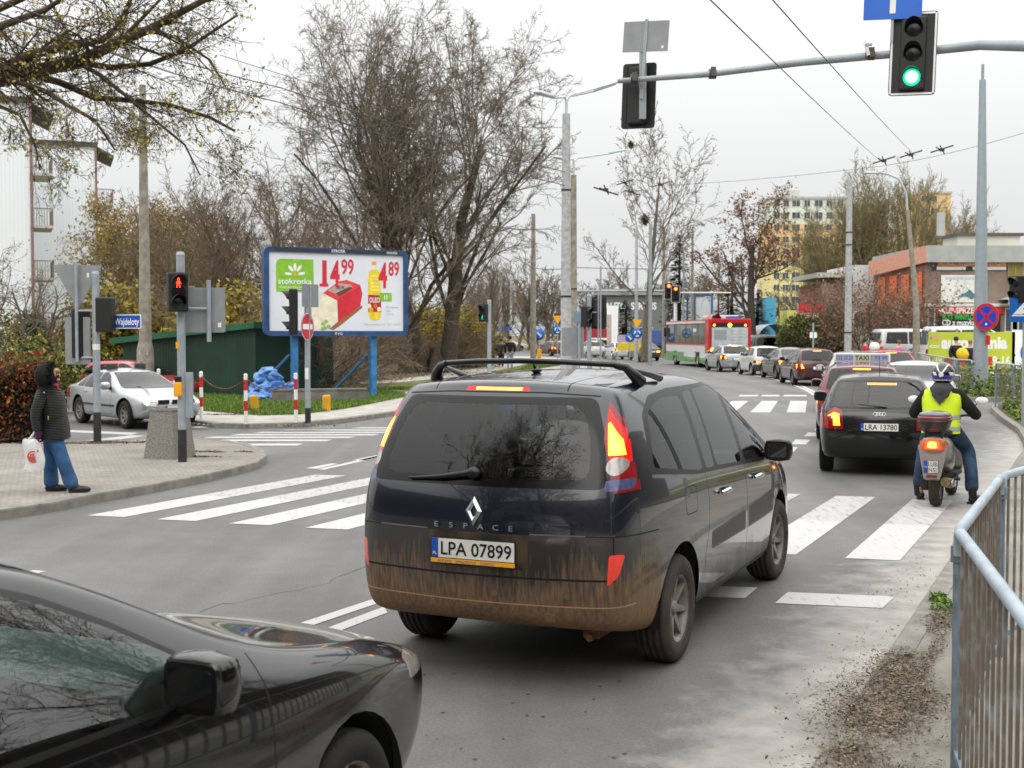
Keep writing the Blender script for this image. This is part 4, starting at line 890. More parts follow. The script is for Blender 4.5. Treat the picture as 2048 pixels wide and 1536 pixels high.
def gable_block(label, x0, x1, y, depth, H, graf=False):
    """five-storey block with a windowless clad gable facing the camera; balconies on its right side"""
    w2 = (x1 - x0) / 2; rz_ = math.atan2(-x1, y) + .03
    t = thing('apartment_block', label, 'building', (x1 - w2 * math.cos(rz_), y - w2 * math.sin(rz_), .1), rz_); b = MB(rib).box(-w2, w2, 0, depth, 3.0 if graf else 0, H, rib); b.build('wall', t)
    if graf: MB(wallw).box(-w2 - .3, w2 + 3.4, -.25, depth - 1, 0, 3.0, wallw).build('ground_floor', t)
    r = MB(roofd).box(-w2 - .2, w2 + .2, -.2, depth, H, H + .28, roofd).add([(w2, 0, H + .1), (w2 + 1.2, 0, H - .5), (w2 + 1.2, 5, H - .5), (w2, 5, H + .1), (w2, 0, H - .1), (w2 + 1.2, 0, H - .65), (w2 + 1.2, 5, H - .65), (w2, 5, H - .1)], [(0, 1, 2, 3), (4, 7, 6, 5), (0, 4, 5, 1), (1, 5, 6, 2), (2, 6, 7, 3)], roofd)
    r.build('roof', t)
    MB(mat('rust_red_downpipe', '8a6a66', .7)).tube([(w2 + .08, -.12, .1), (w2 + .08, -.12, H)], .07, 8).build('downpipe', t)
    for k in range(4):
        z = H - 3.7 - k * 2.75
        if z < 1: break
        bb = MB(wallw).box(w2 + .001, w2 + 1.15, .3, 3.4, z, z + .14, wallw); o = bb.build('balcony', t)
        rl = MB(brn)
        if graf and k == 1: rl.box(w2 + .02, w2 + 1.15, .3, .34, z + .14, z + 1.05, yelw)
        else:
            for i in range(9): rl.box(w2 + .05 + i * .13, w2 + .08 + i * .13, .3, .33, z + .14, z + 1.0, brn)
            rl.box(w2 + .02, w2 + 1.15, .29, .34, z + 1.0, z + 1.05, brn)
        rl.box(w2 + 1.11, w2 + 1.15, .34, 3.4, z + .14, z + 1.05, brn); rl.build('balustrade', o)
    return t, w2
t, w2 = gable_block('pale ribbed apartment block gable at the left edge of the photo', P(60, 400, 66).x - 11, P(60, 400, 66).x, 66, 14, 14.0)
t2, w2 = gable_block('pale ribbed apartment block with graffiti on its white ground floor', P(190, 400, 82).x - 11, P(190, 400, 82).x, 82, 14, 14.1, True)
g = MB(mat('graffiti_black', '2a2a2c', .8)); _inv = (Matrix.Translation(t2.location) @ rotz(t2.rotation_euler.z)).inverted()
def gx(u, v):
    o = Vector((0, 0, CAMH)); d_ = P(u, v, 80) - o; a_ = _inv @ o; b_ = (_inv @ (o + d_)) - a_; t_ = (-.27 - a_.y) / b_.y; return a_ + b_ * t_
for s_, u, v, h in (('STOP', 116, 669, .6), ('ONE', 108, 650, .45)):
    p = gx(u, v); g.text(s_, h, g.d if s_ == 'STOP' else mat('graffiti_grey', '8b8f92', .8), M=frame(p, (1, 0, 0), (0, 0, 1)), bold=.0)
g.build('graffiti', t2); p = gx(225, 665); MB(mat('graffiti_green', '3f8a5c', .8)).text('MAREY', .35, M=frame(p, (1, 0, .05), (0, 0, 1))).build('graffiti', t2)
def window(parent, x, z, w_, h, y=0, d=.08, fr=None, pane=None, mull=1):
    f = MB(fr or winf); t_ = .06
    f.box(x - w_ / 2, x - w_ / 2 + t_, y - d, y, z, z + h).box(x + w_ / 2 - t_, x + w_ / 2, y - d, y, z, z + h).box(x - w_ / 2 + t_, x + w_ / 2 - t_, y - d, y, z, z + t_).box(x - w_ / 2 + t_, x + w_ / 2 - t_, y - d, y, z + h - t_, z + h)
    for i in range(mull): xx = x - w_ / 2 + w_ * (i + 1) / (mull + 1); f.box(xx - t_ / 2, xx + t_ / 2, y - d, y, z + t_, z + h - t_)
    o = f.build('window', parent); MB(pane or winm).box(x - w_ / 2 + .01, x + w_ / 2 - .01, y - d * .5, y - .01, z + .01, z + h - .01).build('pane', o); return o
p = gx(214, 706); window(t2, p.x, p.z, 1.5, 1.7, p.z * 0 + -.25, .1)
p = gx(122, 708); window(t2, p.x, p.z, 1.2, 1.6, -.25, .1, fr=mat('boarded_brown', '6f5040', .8), pane=mat('boarded_brown', '6f5040', .8))
# red low wall at the far left
tag(MB(mat('red_wall', '8d1f22', .8)).box(-1.6, 2.0, -.1, .1, 0, 1.4).build('boundary_wall', None, (P(0, 700, 40).x, 40, .1)), 'low dark red wall behind the bushes at the left edge', 'wall')
# green corrugated shed with a pent roof
def shed():
    a = G(247, 787); b = G(512, 803); d = (b - a).normalized(); ln = (b - a).length; n = Vector((-d.y, d.x, 0))
    t = bpy.data.objects.new('shed', None); C.objects.link(t); t.location = a + Vector((0, 0, .1)); t.rotation_euler = (0, 0, math.atan2(d.y, d.x)); tag(t, 'dark green corrugated shed with sloping roof beside the blue bags', 'shed')
    gr = mat('dark_green_sheet', '123c2c', .55, .1, col2='0d3023', scale=1.2); gr2 = mat('green_roof_edge', '1c5a3c', .5, .1, .15, 2)
    w_ = MB(gr); z0, z1 = 1.70, 2.18; N = int(ln / .16)
    pts = []
    for i in range(N * 2 + 1): pts.append((ln * i / (N * 2), -.02 if i % 2 else 0))
    for i in range(len(pts) - 1):
        (x0, y0), (x1, y1) = pts[i], pts[i + 1]; h = lambda x: z0 + (z1 - z0) * x / ln
        w_.add([(x0, y0, 0), (x1, y1, 0), (x1, y1, h(x1)), (x0, y0, h(x0))], [(0, 1, 2, 3)], gr)
    w_.box(.0, .03, .01, 3, 0, z0, mat('pale_worn_green', '3b5848', .7, 0, .5, 5)).box(ln - .03, ln, .01, 3, 0, z1, gr); w_.build('wall', t)
    r = MB(gr2); r.add([(-.45, -.25, z0 - .1), (ln + .25, -.25, z1 - .06), (ln + .25, 3.2, z1 - .06), (-.45, 3.2, z0 - .1), (-.45, -.25, z0 + .1), (ln + .25, -.25, z1 + .13), (ln + .25, 3.2, z1 + .13), (-.45, 3.2, z0 + .1)], [(3, 2, 1, 0), (4, 5, 6, 7), (0, 1, 5, 4), (1, 2, 6, 5), (2, 3, 7, 6), (3, 0, 4, 7)], gr2); r.build('roof', t)
shed()
# yellow apartment tower block far behind
def tower(label, uL, uR, vt, d, z_top, colr, cap, bays, floors=12):
    x0 = P(uL, vt, d).x; x1 = P(uR, vt, d).x; wd = x1 - x0
    t = thing('apartment_tower', label, 'building', (x0, d, 0), 0)
    w_ = MB(colr); fh = z_top / floors
    w_.box(0, wd, 0, 14, 0, fh * (floors - 5), colr).box(0, wd, 0, 14, fh * (floors - 5), fh * (floors - 2), mat('orange_yellow_render', 'e2c08c', .85, var=.04)).box(0, wd, 0, 14, fh * (floors - 2), z_top, cap); w_.build('wall', t)
    MB(roofd).box(-.3, wd + .3, -.3, 14, z_top, z_top + .5, mat('pale_parapet', 'b9bab2', .8)).box(wd * .3, wd * .42, 4, 8, z_top + .5, z_top + 2.4, mat('pale_parapet', 'b9bab2', .8)).build('roof', t)
    n = 0
    for f in range(floors):
        for b in bays:
            if f < 2: continue
            if n > 98: break
            n += 1; window(t, b, f * fh + 1.0, 1.9 if (b * 7) % 2 < 1 else 1.4, 1.5, 0, .12)
    return t
P_ = wallm('hazed_yellow_render', 'dcd394'); pc = wallm('hazed_green_render', 'd2dcd2')  # tower renders are paled in colour in place of distance haze
sx = 290 / FPX
tower('yellow apartment tower behind the round leafless trees, pale top floors', 1540, 1700, 400, 290, 33.2, P_, pc, [x * sx for x in (14, 32, 52, 74, 97, 118, 140, 152)][:7])
tower('ochre apartment tower rising left of the brick shop, taller right part', 1712, 1800, 400, 292, 32.0, wallm('ochre_render', 'dcc894'), pc, [x * sx for x in (14, 34, 56, 76)])
tower('orange apartment tower at the right behind the poplars', 1838, 1902, 380, 300, 35.5, wallm('orange_render', 'dcb880'), wallm('orange_cap', 'dcbc8a'), [x * 300 / FPX for x in (12, 30)], 12)
# brick shop
brick = brickmat('red_brick', '8c5648', '7d4c40', '8a7a70', 4.0)
def shop():
    d = 84; x0 = P(1850, 600, d).x; x1 = x0 + 12.5; t = thing('brick_shop', 'two-storey red brick shop with banners behind the lime green hoarding', 'building', (x0, d, .1), 0)
    k = lambda u, v: P(u, v, d) - Vector(t.location)
    H = k(1900, 525).z; Hr = k(1900, 492).z
    MB(brick).box(0, 12.5, 0, 12, 0, H, brick).build('wall', t)
    # left wing steps back and is lower, its roof edge slopes away
    l = MB(brick); l.add([(0, 0, 0), (-.75, 9, 0), (-.75, 9, H - .5), (0, 0, H)], [(3, 2, 1, 0)], brick); l.build('wing_wall', t)
    gr = mat('pale_grey_fascia', 'a8aba8', .8, 0, .08, 1.5); rd = mat('salmon_sign_band', 'd49a84', .6)
    MB(gr).box(-.1, 12.6, -.5, 12, H, Hr, gr).add([(-.1, -.5, H), (-1.2, 9.2, H - .5), (-1.2, 9.2, Hr - .5), (-.1, -.5, Hr)], [(3, 2, 1, 0)], rd).build('roof', t)
    MB(wallw).box(3.2, 7.5, 3, 6, Hr, Hr + .9, wallw).box(3, 7.7, 2.8, 6.2, Hr + .9, Hr + 1.1, roofd).build('roof_cabin', t)
    wb_ = MB(mat('dark_window_band', '22262a', .15)); a = k(1861, 542); b = k(2018, 500 + 10); wb_.box(a.x, b.x, -.03, -.001, a.z, H - .05); wb_.build('window_band', t)
    og = mat('orange_banner', 'd9693c', .6)
    def ban(name, u0, v0, u1, v1, m, lines, y=-.08, bold=.02):
        A = k(u0, v1); B_ = k(u1, v0); b_ = MB(m).box(A.x, B_.x, y, y + .04, A.z, B_.z, m); F_ = frame((0, y - .004, 0), (1, 0, 0), (0, 0, 1))
        for (tx, mm, cu, cv, hh, wpx) in lines: q = k(cu, cv); b_.text(tx, hh, mm, M=F_, z=.002, cx=q.x, cy=q.z, width=wpx * d / FPX if wpx else None, bold=bold)
        return b_.build(name, t)
    ban('banner', 1873, 519, 1931, 540, white, [], -.06); ban('banner', 1945, 519, 2012, 540, white, [], -.065)
    ban('banner', 1873, 519, 2014, 533, og, [('ARTYKULY FRYZJERSKO-KOSMETYCZNE', white, 1943, 526, .30, 134)], -.10)
    o = ban('poster', 1881, 550, 1965, 605, white, [('WYPOSAZENIE SALONOW', mat('pale_blue_letters', '9fb4c4', .6), 1922, 557, .16, 66)])
    pb = MB(mat('teal_shape', '4e7f8c', .5)); F_ = lambda u, v: (lambda q: (q.x, -.13, q.z))(k(u, v))
    pb.add([F_(1912, 596), F_(1938, 580), F_(1950, 592), F_(1944, 598), F_(1930, 592)], [(0, 1, 2, 3, 4)]).add([F_(1930, 574), F_(1938, 578), F_(1953, 596), F_(1948, 592)], [(0, 1, 2, 3)], mat('pale_teal', 'a8ccd4', .5)); pb.build('poster_print', t)
    ban('banner', 1872, 614, 2008, 628, signr, [('SKUP-SPRZEDAZ', white, 1925, 621, .38, 100)], -.12, .03)
    ban('banner', 1872, 629, 2000, 666, black, [('PLYT WINYLOWYCH', mat('bright_green', '3cc044', .5), 1930, 634, .34, 92), ('CD z muzyka', white, 1916, 645, .34, 66), ('UZYWANYCH', mat('bright_green', '3cc044', .5), 1926, 657, .32, 72)], -.12, .03)
    MB(winf).box(-.05, 12.4, -.14, -.001, k(1900, 613).z, k(1900, 607).z).build('ledge', t)
    for u in (1862, 1868, 1822): 
        pass
    for i, (u, v0, v1) in enumerate(((1836, 600, 545), (1836, 590 + 60, 610))):
        q = k(u, v0); 
    for i in range(4):
        f = .12 + i * .24; c = Vector((-.75 * f, 9 * f, 0)); dd = Vector((-.75, 9, 0)).normalized(); nn = Vector((-dd.y, dd.x, 0)) * .06
        if nn.y > 0: nn = -nn
        for z0_, z1_ in ((1.0, 2.6), (3.9, 6.1)):
            A = c - dd * .7 + nn; B_ = c + dd * .7 + nn; MB(winm).add([(A.x, A.y, z0_), (B_.x, B_.y, z0_), (B_.x, B_.y, z1_), (A.x, A.y, z1_)], [(0, 1, 2, 3)], winm if z0_ < 2 else og).build('window', t)
    for u in (1868, 2022, 2036):
        q = k(u, 655); window(t, q.x, q.z - .3, .9, 1.6, -.02, .06)
    q = k(2030, 535); window(t, q.x, q.z - 1, 1.0, 2.4, -.02, .06, pane=mat('olive_pane', '8a7a20', .3), fr=mat('grey_frame', '8b8b88', .6))
    # porch roof at the right
    pr = MB(gr); a = k(1998, 600); pr.add([(a.x, -1.6, a.z), (a.x + 4, -1.6, a.z + 1.5), (a.x + 4, 0, a.z + 1.5), (a.x, 0, a.z), (a.x, -1.6, a.z - .35), (a.x + 4, -1.6, a.z + 1.15), (a.x + 4, 0, a.z + 1.15), (a.x, 0, a.z - .35)], [(0, 1, 2, 3), (4, 7, 6, 5), (0, 4, 5, 1)]); pr.build('porch_roof', t)
    # chimney ventilator
    q = k(1922, 492); MB(gr).tube([(q.x, 4, Hr + 1), (q.x, 4, Hr + 2.6)], .3, 8).build('vent_pipe', t)
shop()
# annex with white panels left of the shop
def annex():
    d = 96; x0 = P(1700, 600, d).x; x1 = P(1796, 600, d).x; t = thing('low_building', 'low white and brick building behind the rusty brown shrub', 'building', (x0, d, .1), 0); k = lambda u, v: P(u, v, d) - Vector(t.location)
    MB(wallm('whitewash', 'c6c8c8')).box(k(1712, 0).x, x1 - x0, 0, 8, 0, k(1750, 530).z).build('wall', t); MB(brick).box(k(1652, 0).x, k(1712, 0).x - .01, .5, 8, 0, k(1680, 566).z, brick).build('brick_wall', t)
    MB(mat('pale_parapet', 'b9bab2', .8)).box(k(1640, 0).x, k(1712, 0).x - .01, 0, 8.5, k(1680, 560).z + .2, k(1680, 545).z).build('roof', t)
    for u in (1728, 1752, 1776): window(t, k(u, 0).x, 2.4, 1.1, 1.3, 0, .08)
annex()
# dark workshop with white letters
def workshop():
    d = 150; x0 = P(1190, 600, d).x; x1 = P(1335, 600, d).x; t = thing('car_workshop', 'dark low workshop with white sign letters beyond the roundabout', 'building', (x0, d, 0), 0); k = lambda u, v: P(u, v, d) - Vector(t.location)
    MB(mat('hazed_grey_cladding', '6e7274', .7)).box(0, x1 - x0, 0, 12, 0, k(0, 590).z).build('wall', t); MB(roofd).add([(-.5, -.5, k(0, 590).z), (x1 - x0 + .5, -.5, k(0, 590).z), (x1 - x0 - 2, 12, k(0, 570).z), (2, 12, k(0, 570).z)], [(0, 1, 2, 3)]).build('roof', t)  # cladding colour lightened to carry distance haze
    b = MB(signw); q = k(1246, 612); b.text('AUTO  SERWIS', .8, signw, M=frame((0, -.02, 0), (1, 0, 0), (0, 0, 1)), cx=q.x + .9, cy=q.z, bold=.03, width=6.2); b.build('sign_letters', t)
    for u in (1215, 1240, 1262, 1290): window(t, k(u, 0).x, 1.6, 2.2, 1.3, 0, .1)
workshop()
# large white panel structures behind the bus
def panel(label, u0, u1, v0, v1, d, edge):
    a = P(u0, v1, d); b = P(u1, v0, d); t = thing('storage_tent', label, 'structure', (a.x, d, 0), 0)
    MB(mat('white_sheet', 'd4d8da', .6, 0, .04, .4)).box(0, b.x - a.x, 0, 9, 0, b.z).build('panel', t)
    e_ = MB(edge)
    for x in (0, (b.x - a.x) * .3, b.x - a.x): e_.box(x - .09, x + .09, -.08, -.001, 0, b.z + .05)
    e_.box(-.09, b.x - a.x + .09, -.08, -.001, b.z + .05, b.z + .2); e_.build('trim', t)
panel('white panelled hall with dark red edges behind the bus', 1436, 1502, 588, 700, 118, mat('dark_red_edge', '6a2a2e', .6))
panel('white panelled hall with blue edges behind the bus', 1374, 1424, 594, 700, 116, mat('blue_edge', '2f5f8f', .6))
tag(MB(mat('blue_kiosk', '4fa8cc', .6)).box(0, 1.25, 0, 3, 0, 5.3).build('kiosk', None, (P(1524, 600, 112).x, 112, 0)), 'light blue kiosk behind the round tree right of the bus', 'kiosk')
tag(MB(yelw).box(0, 2.6, 0, 3, 2.2, 4.2).box(0, 2.6, .2, 3, 0, 2.19, winm).build('kiosk', None, (P(1552, 600, 113).x + 1, 113, 0)), 'yellow shop front between blue kiosk and silver shelter', 'kiosk')
# silver curved shelter
sh = MB(mat('silver_tarpaulin', 'a9b2ba', .4, .2, .1, 1)); sh.lathe([(1.3, 0), (1.3, 5)], 12, axis='Y', a0=-PI / 2, a1=PI / 2, M=Matrix.Translation((0, 0, 1.6))).box(-1.3, -1.2, 0, 5, 0, 1.6).box(1.2, 1.3, 0, 5, 0, 1.6); tag(sh.build('shelter', None, (P(1548, 660, 105).x, 105, 0)), 'silver rounded shelter beyond the ivy fence', 'shelter')
bn = thing('hanging_banner', 'faded red and white banner on posts above the ivy fence', 'banner', (P(1597, 620, 92).x, 92, 0), 0)
q0 = P(1597, 640, 92); q1 = P(1650, 608, 92); bb = MB(signr).box(0, q1.x - q0.x, -.03, .0, q0.z, q1.z, signr).box(.1, q1.x - q0.x - .1, -.04, -.031, q0.z + .1, q0.z + .5, white); bb.build('cloth', bn)
MB(polep).box(-.1, 0, 0, .1, 0, q1.z).box(q1.x - q0.x, q1.x - q0.x + .1, 0, .1, 0, q1.z).build('posts', bn)
# ------------------------------------------------------------------ billboard
def billboard():
    a = P(522, 0, 36.6); b = P(812, 0, 38.9); d = Vector((b.x - a.x, b.y - a.y, 0)); W_ = d.length; d.normalize()
    t = thing('billboard', 'large blue framed billboard with supermarket prices on two blue posts', 'billboard', (a.x, a.y, .12), math.atan2(d.y, d.x))
    z0 = P(522, 672, 36.6).z - .12; z1 = P(522, 492, 36.6).z - .12; Hh = z1 - z0; cx = W_ / 2; cz = (z0 + z1) / 2
    fb = mat('billboard_frame_blue', '2b4a78', .5, .1, .25, 3); w2_, h2_ = W_ / 2, Hh / 2
    F0 = frame((cx, 0, cz), (1, 0, 0), (0, 0, 1))
    out_ = rpoly([(-w2_, -h2_), (w2_, -h2_), (w2_, h2_), (-w2_, h2_)], .22, 5); inn = rpoly([(-w2_ + .15, -h2_ + .15), (w2_ - .15, -h2_ + .15), (w2_ - .15, h2_ - .15), (-w2_ + .15, h2_ - .15)], .03, 5)
    f = MB(fb); n = len(out_); vs = [(x, y, .10) for x, y in out_] + [(x, y, .10) for x, y in inn] + [(x, y, -.12) for x, y in out_] + [(x, y, .03) for x, y in inn]
    f.add(vs, [(i, (i + 1) % n, n + (i + 1) % n, n + i) for i in range(n)] + [(2 * n + i, 2 * n + (i + 1) % n, (i + 1) % n, i) for i in range(n)] + [(n + i, n + (i + 1) % n, 3 * n + (i + 1) % n, 3 * n + i) for i in range(n)] + [tuple(range(2 * n, 3 * n))[::-1]], fb, M=F0)
    # (frame local z faces the viewer)
    fo = f.build('frame', t)
    MB(mat('dark_top_strip', '2a3038', .5)).box(-w2_ + .3, w2_ - .3, h2_ - .13, h2_ - .03, .1, .104, M=F0).text('STROER', .085, white, M=F0, cx=-.0, cy=h2_ - .08, z=.11, bold=.015).text('0045300', .07, white, M=F0, cx=w2_ - .55, cy=h2_ - .08, z=.11, bold=.01).build('name_strip', fo); MB(white).text('RVG', .09, white, M=F0, cx=.0, cy=-h2_ + .07, z=.106).build('frame_graffiti', fo)
    # poster; local units: poster spans 100 x 53 in zoomed units
    pw, ph = W_ - .30, Hh - .30; po = MB(mat('poster_white', 'dfe3ea', .55, 0, .03, 2)); po.box(-pw / 2, pw / 2, -ph / 2, ph / 2, .03, .04, M=F0)
    X = lambda u: (u - 278) / (1838 - 278) * pw - pw / 2
    def Y(v, u): top = 138 + (u - 278) / 1560 * 85; bot = 1062 + (u - 278) / 1560 * 22; return ph / 2 - (v - top) / (bot - top) * ph
    def poly(pts, m, z): po.add([(X(u), Y(v, u), z) for u, v in pts], [tuple(range(len(pts)))[::-1]], m, M=F0)
    gm_ = mat('poster_green', '86bf30', .5); rdm = mat('poster_red', 'd22a38', .5); crm = mat('poster_cream', 'ece4cc', .5); ylw = mat('poster_yellow', 'ecd233', .5); wdm = mat('poster_wood', '9a6440', .5); drd = mat('poster_dark_red', 'b01f28', .5)
    poly([(358, 285), (372, 245), (400, 226), (778, 243), (784, 625), (360, 610)], gm_, .042)
    for a_ in (0, 38, -38, 82, -82):
        c = (570 + math.sin(math.radians(a_)) * 75, 405 - math.cos(math.radians(a_)) * 80 + (0 if abs(a_) < 60 else 8))
        pts = [(c[0] + math.sin(math.radians(a_)) * 42 * math.cos(k * PI / 6) + math.cos(math.radians(a_)) * 17 * math.sin(k * PI / 6), c[1] - math.cos(math.radians(a_)) * 46 * math.cos(k * PI / 6) + math.sin(math.radians(a_)) * 17 * math.sin(k * PI / 6)) for k in range(12)]
        poly(pts[::-1], signw, .044)
    poly([(570 + 21 * math.cos(k * PI / 6), 408 + 21 * math.sin(k * PI / 6)) for k in range(12)], signy, .046)
    px = pw / 1560; T = lambda s_, u, v, hpx, wpx, m, z, bold: po.text(s_, hpx * ph / 930, m, M=F0, z=z, cx=X(u), cy=Y(v, u), width=wpx * px, bold=bold)
    T('stokrotka', 570, 488, 66, 375, signw, .046, .012); T('supermarket', 570, 555, 26, 360, signw, .046, .0)
    T('1', 905, 405, 300, 52, rdm, .048, .02); poly([(848, 520), (948, 523), (948, 558), (848, 555)], rdm, .047); T('4', 1025, 412, 300, 110, rdm, .048, .03); T('99', 1172, 335, 175, 145, rdm, .048, .02)
    T('4', 1590, 440, 290, 105, rdm, .052, .03); T('89', 1725, 368, 165, 130, rdm, .048, .02)
    poly([(955, 1050), (1045, 975), (1340, 780), (1345, 810), (1100, 1000), (1010, 1060)], wdm, .0425)
    poly([(850, 640), (880, 630), (1045, 720), (1055, 970), (1030, 975), (840, 790)], crm, .044); poly([(720, 720), (850, 800), (1020, 950), (960, 1045), (720, 1045)], crm, .043)
    poly([(885, 632), (1070, 500), (1160, 485), (1320, 545), (1345, 650), (1320, 790), (1058, 970), (1050, 720)], rdm, .045); poly([(885, 632), (1070, 500), (1160, 485), (1320, 545), (1320, 560), (1055, 705)], mat('poster_red_light', 'e04048', .5), .046)
    poly([(945, 600), (1080, 520), (1210, 545), (1235, 575), (1075, 670)], mat('poster_label', 'b8a9a0', .5), .047); poly([(1030, 640), (1200, 560), (1235, 580), (1075, 672)], mat('poster_label_dark', '6a4238', .5), .048)
    T('SER', 1085, 570, 40, 110, mat('poster_label_dark', '6a4238', .5), .0485, .02)
    for u, v in ((885, 990), (920, 960), (950, 1020), (905, 1035), (880, 1045)): poly([(u + 26 * math.cos(k), v + 22 * math.sin(k)) for k in range(6)], mat('poster_leaf', '9ab860', .5), .049)
    poly([(1458, 280), (1512, 280), (1512, 318), (1458, 318)], signy, .046); poly([(1462, 320), (1510, 320), (1512, 380), (1460, 380)], mat('poster_neck', 'e8e2b0', .5), .045)
    poly([(1425, 400), (1445, 378), (1535, 378), (1556, 400), (1566, 480), (1566, 900), (1545, 945), (1495, 958), (1440, 945), (1418, 900), (1412, 480)], ylw, .044)
    for v in (440, 480, 520, 560, 600): poly([(1440, v), (1548, v + 2), (1548, v + 14), (1440, v + 12)], mat('poster_yellow_light', 'f2e890', .5), .045)
    poly([(1414, 660), (1568, 670), (1572, 865), (1414, 855)], drd, .046); T('OLEO', 1490, 722, 60, 124, signw, .05, .02)
    for u, v, m_ in ((1450, 835, signy), (1500, 790, mat('poster_orange', 'd8702c', .5)), (1545, 830, crm), (1425, 790, crm)): poly([(u + 28 * math.cos(k), v + 30 * math.sin(k)) for k in range(6)], m_, .048)
    poly([(1550, 640), (1690, 645), (1698, 655), (1698, 735), (1690, 742), (1550, 738)], gm_, .047); T('1l', 1625, 692, 50, 36, signw, .05, .03)
    lb = mat('poster_blue_text', '8fa4d0', .5); T('Olej rzepakowy', 1700, 808, 24, 155, lb, .046, .0); T('Oleo', 1655, 850, 22, 58, lb, .046, 0); T('Promocja', 1670, 885, 16, 90, lb, .046, 0)
    T('Oferta wazna: 14 - 20.11.2013', 1580, 1004, 24, 440, mat('poster_small_text', 'a8bc9c', .5), .046, 0)
    po.build('poster', t)
    pm = mat('blue_post', '3a7cb4', .55, .1, .25, 5)
    for x in (P(587, 0, 37).x, P(747, 0, 38.3).x):
        xx = (x - a.x) / d.x; q = MB(pm).box(xx - .09, xx + .09, .09, .27, 0, z0 + .05).build('post', t); MB(mat('blue_brace', '2f5c86', .6)).tube([(xx - .1, .3, 1.3), (xx - 1.2, .9, 0)], .05, 6).build('brace', q)
billboard()
# lime green hoarding at the right
def hoarding():
    d = 58; a = P(1856, 737, d); b = P(2030, 660, d); t = thing('advertising_hoarding', 'lime green hoarding advertising a car market behind the pedestrians', 'hoarding', (a.x, d, 0), 0)
    W_ = b.x - a.x; z0 = P(1900, 738, d).z; z1 = P(1900, 664, d).z; lm = mat('lime_green', 'b4c034', .6, 0, .05, 1); F0 = frame((W_ / 2, -.03, (z0 + z1) / 2), (1, 0, 0), (0, 0, 1))
    m = MB(lm).box(0, W_, -.03, .03, z0, z1); X = lambda u: (u - 1943) / 174 * W_
    T = lambda s_, u, v, h, w_, mm, bold=.03: m.text(s_, h, mm, M=F0, z=.005, cx=X(u), cy=P(1900, v, d).z - (z0 + z1) / 2, width=w_ * d / FPX, bold=bold)
    T('auto mania', 1948, 685, .52, 132, white, .05); T('9-18', 1870, 722, .42, 26, white); T('9-16', 2003, 722, .42, 36, white); T('MOTO', 1869, 675, .22, 22, mat('pink_text', 'd89a90', .6)); T('<==', 1868, 693, .2, 20, white); T('NIEDZIELA', 1935, 700, .2, 60, white)
    q = P(1900, 722, d).z - (z0 + z1) / 2; m.box(X(1890), X(1985), q - .2, q + .2, .004, .006, signr, M=F0); T('CZESCI SAMOCHODOWE', 1936, 722, .2, 84, white)
    m.build('board', t); p_ = MB(galv)
    for x in (.1, W_ / 3, W_ * .66, W_ - .1): p_.box(x - .04, x + .04, .035, .1, -.0, z1 + .15)
    p_.build('posts', t)
    a2 = P(2030, 0, d); t = thing('advertising_hoarding', 'white hoarding with a blue tyre drawing at the right edge', 'hoarding', (a2.x + .1, d, 0), 0)
    m = MB(signw).box(0, 3.5, -.03, .03, z0, z1 + .1); ring = MB(signb)
    m.build('board', t); ring.tube([(.95 + .5 * math.cos(k * PI / 10), -.05, (z0 + z1) / 2 - .1 + .5 * math.sin(k * PI / 10)) for k in range(21)], .07, 6, cap=False); ring.build('tyre_drawing', t)
hoarding()

# unseen blocks added behind and beside the camera to darken the car reflections
def backblock(label, a, c, H, m):
    d = Vector((c[0] - a[0], c[1] - a[1], 0)); ln = d.length; t = thing('added_dark_block', label, 'building', (a[0], a[1], 0), math.atan2(d.y, d.x)); MB(m).box(0, ln, 0, 9, 0, H).build('wall', t); MB(roofd).box(-.3, ln + .3, -.3, 9.3, H, H + .4).build('roof', t)
    for i in range(int(ln / 3.4)):
        for k in range(int(H / 3)):
            if (i + k) % 2 == 0: MB(winm).box(1.1 + i * 3.4, 2.4 + i * 3.4, -.07, -.061, 1.1 + k * 3, 2.5 + k * 3, winm).build('window', t)  # windows of the added unseen block
bk_ = wallm('added_block_dark_brown', '4e443c', bump=.2, bscale=8)
backblock('added unseen brown block along the right pavement, darkens the car reflections', (27.5, 32), (12.5, -10), 7.0, bk_)
backblock('added unseen four-storey block behind the camera, darkens the car reflections', (14, -17), (-32, -24), 12.5, brick)
backblock('added unseen brown block on the far left, darkens the car reflections', (-33, -20), (-36, 14), 11, bk_)
def crack(pts, w_=.004):
    b = MB(mat('crack_dark', '55534f', .9)); rr = random.Random(len(pts)); P_ = []
    for a, c in zip(pts, pts[1:]):
        for i in range(9): P_.append(a.lerp(c, i / 9) + Vector((rr.gauss(0, .02), rr.gauss(0, .03), 0)))
    for a, c in zip(P_, P_[1:]):
        d = (c - a).normalized(); nn = Vector((-d.y, d.x, 0)) * w_ * rr.uniform(.4, 1.2); b.add([(a - nn)[:2] + (.0025,), (c - nn)[:2] + (.0025,), (c + nn)[:2] + (.0025,), (a + nn)[:2] + (.0025,)], [(0, 1, 2, 3)])
    struct(b.build('road_crack'))
crack(g2([(180, 1290), (420, 1215), (640, 1170), (760, 1120)]))
pt = MB(mat('old_asphalt_spot', '43413e', .9, var=.2)); rr = random.Random(9)
for i in range(30):
    c = G(rr.uniform(840, 1250), rr.uniform(1330, 1520)); n_ = 7; r_ = rr.uniform(.005, .018); pt.add([(c.x + r_ * rr.uniform(.4, 1) * math.cos(k), c.y + r_ * 1.4 * rr.uniform(.4, 1) * math.sin(k), .0022 + i * 1e-5) for k in [2 * PI * j / n_ for j in range(n_)]], [tuple(range(n_))])
struct(pt.build('road_stains'))
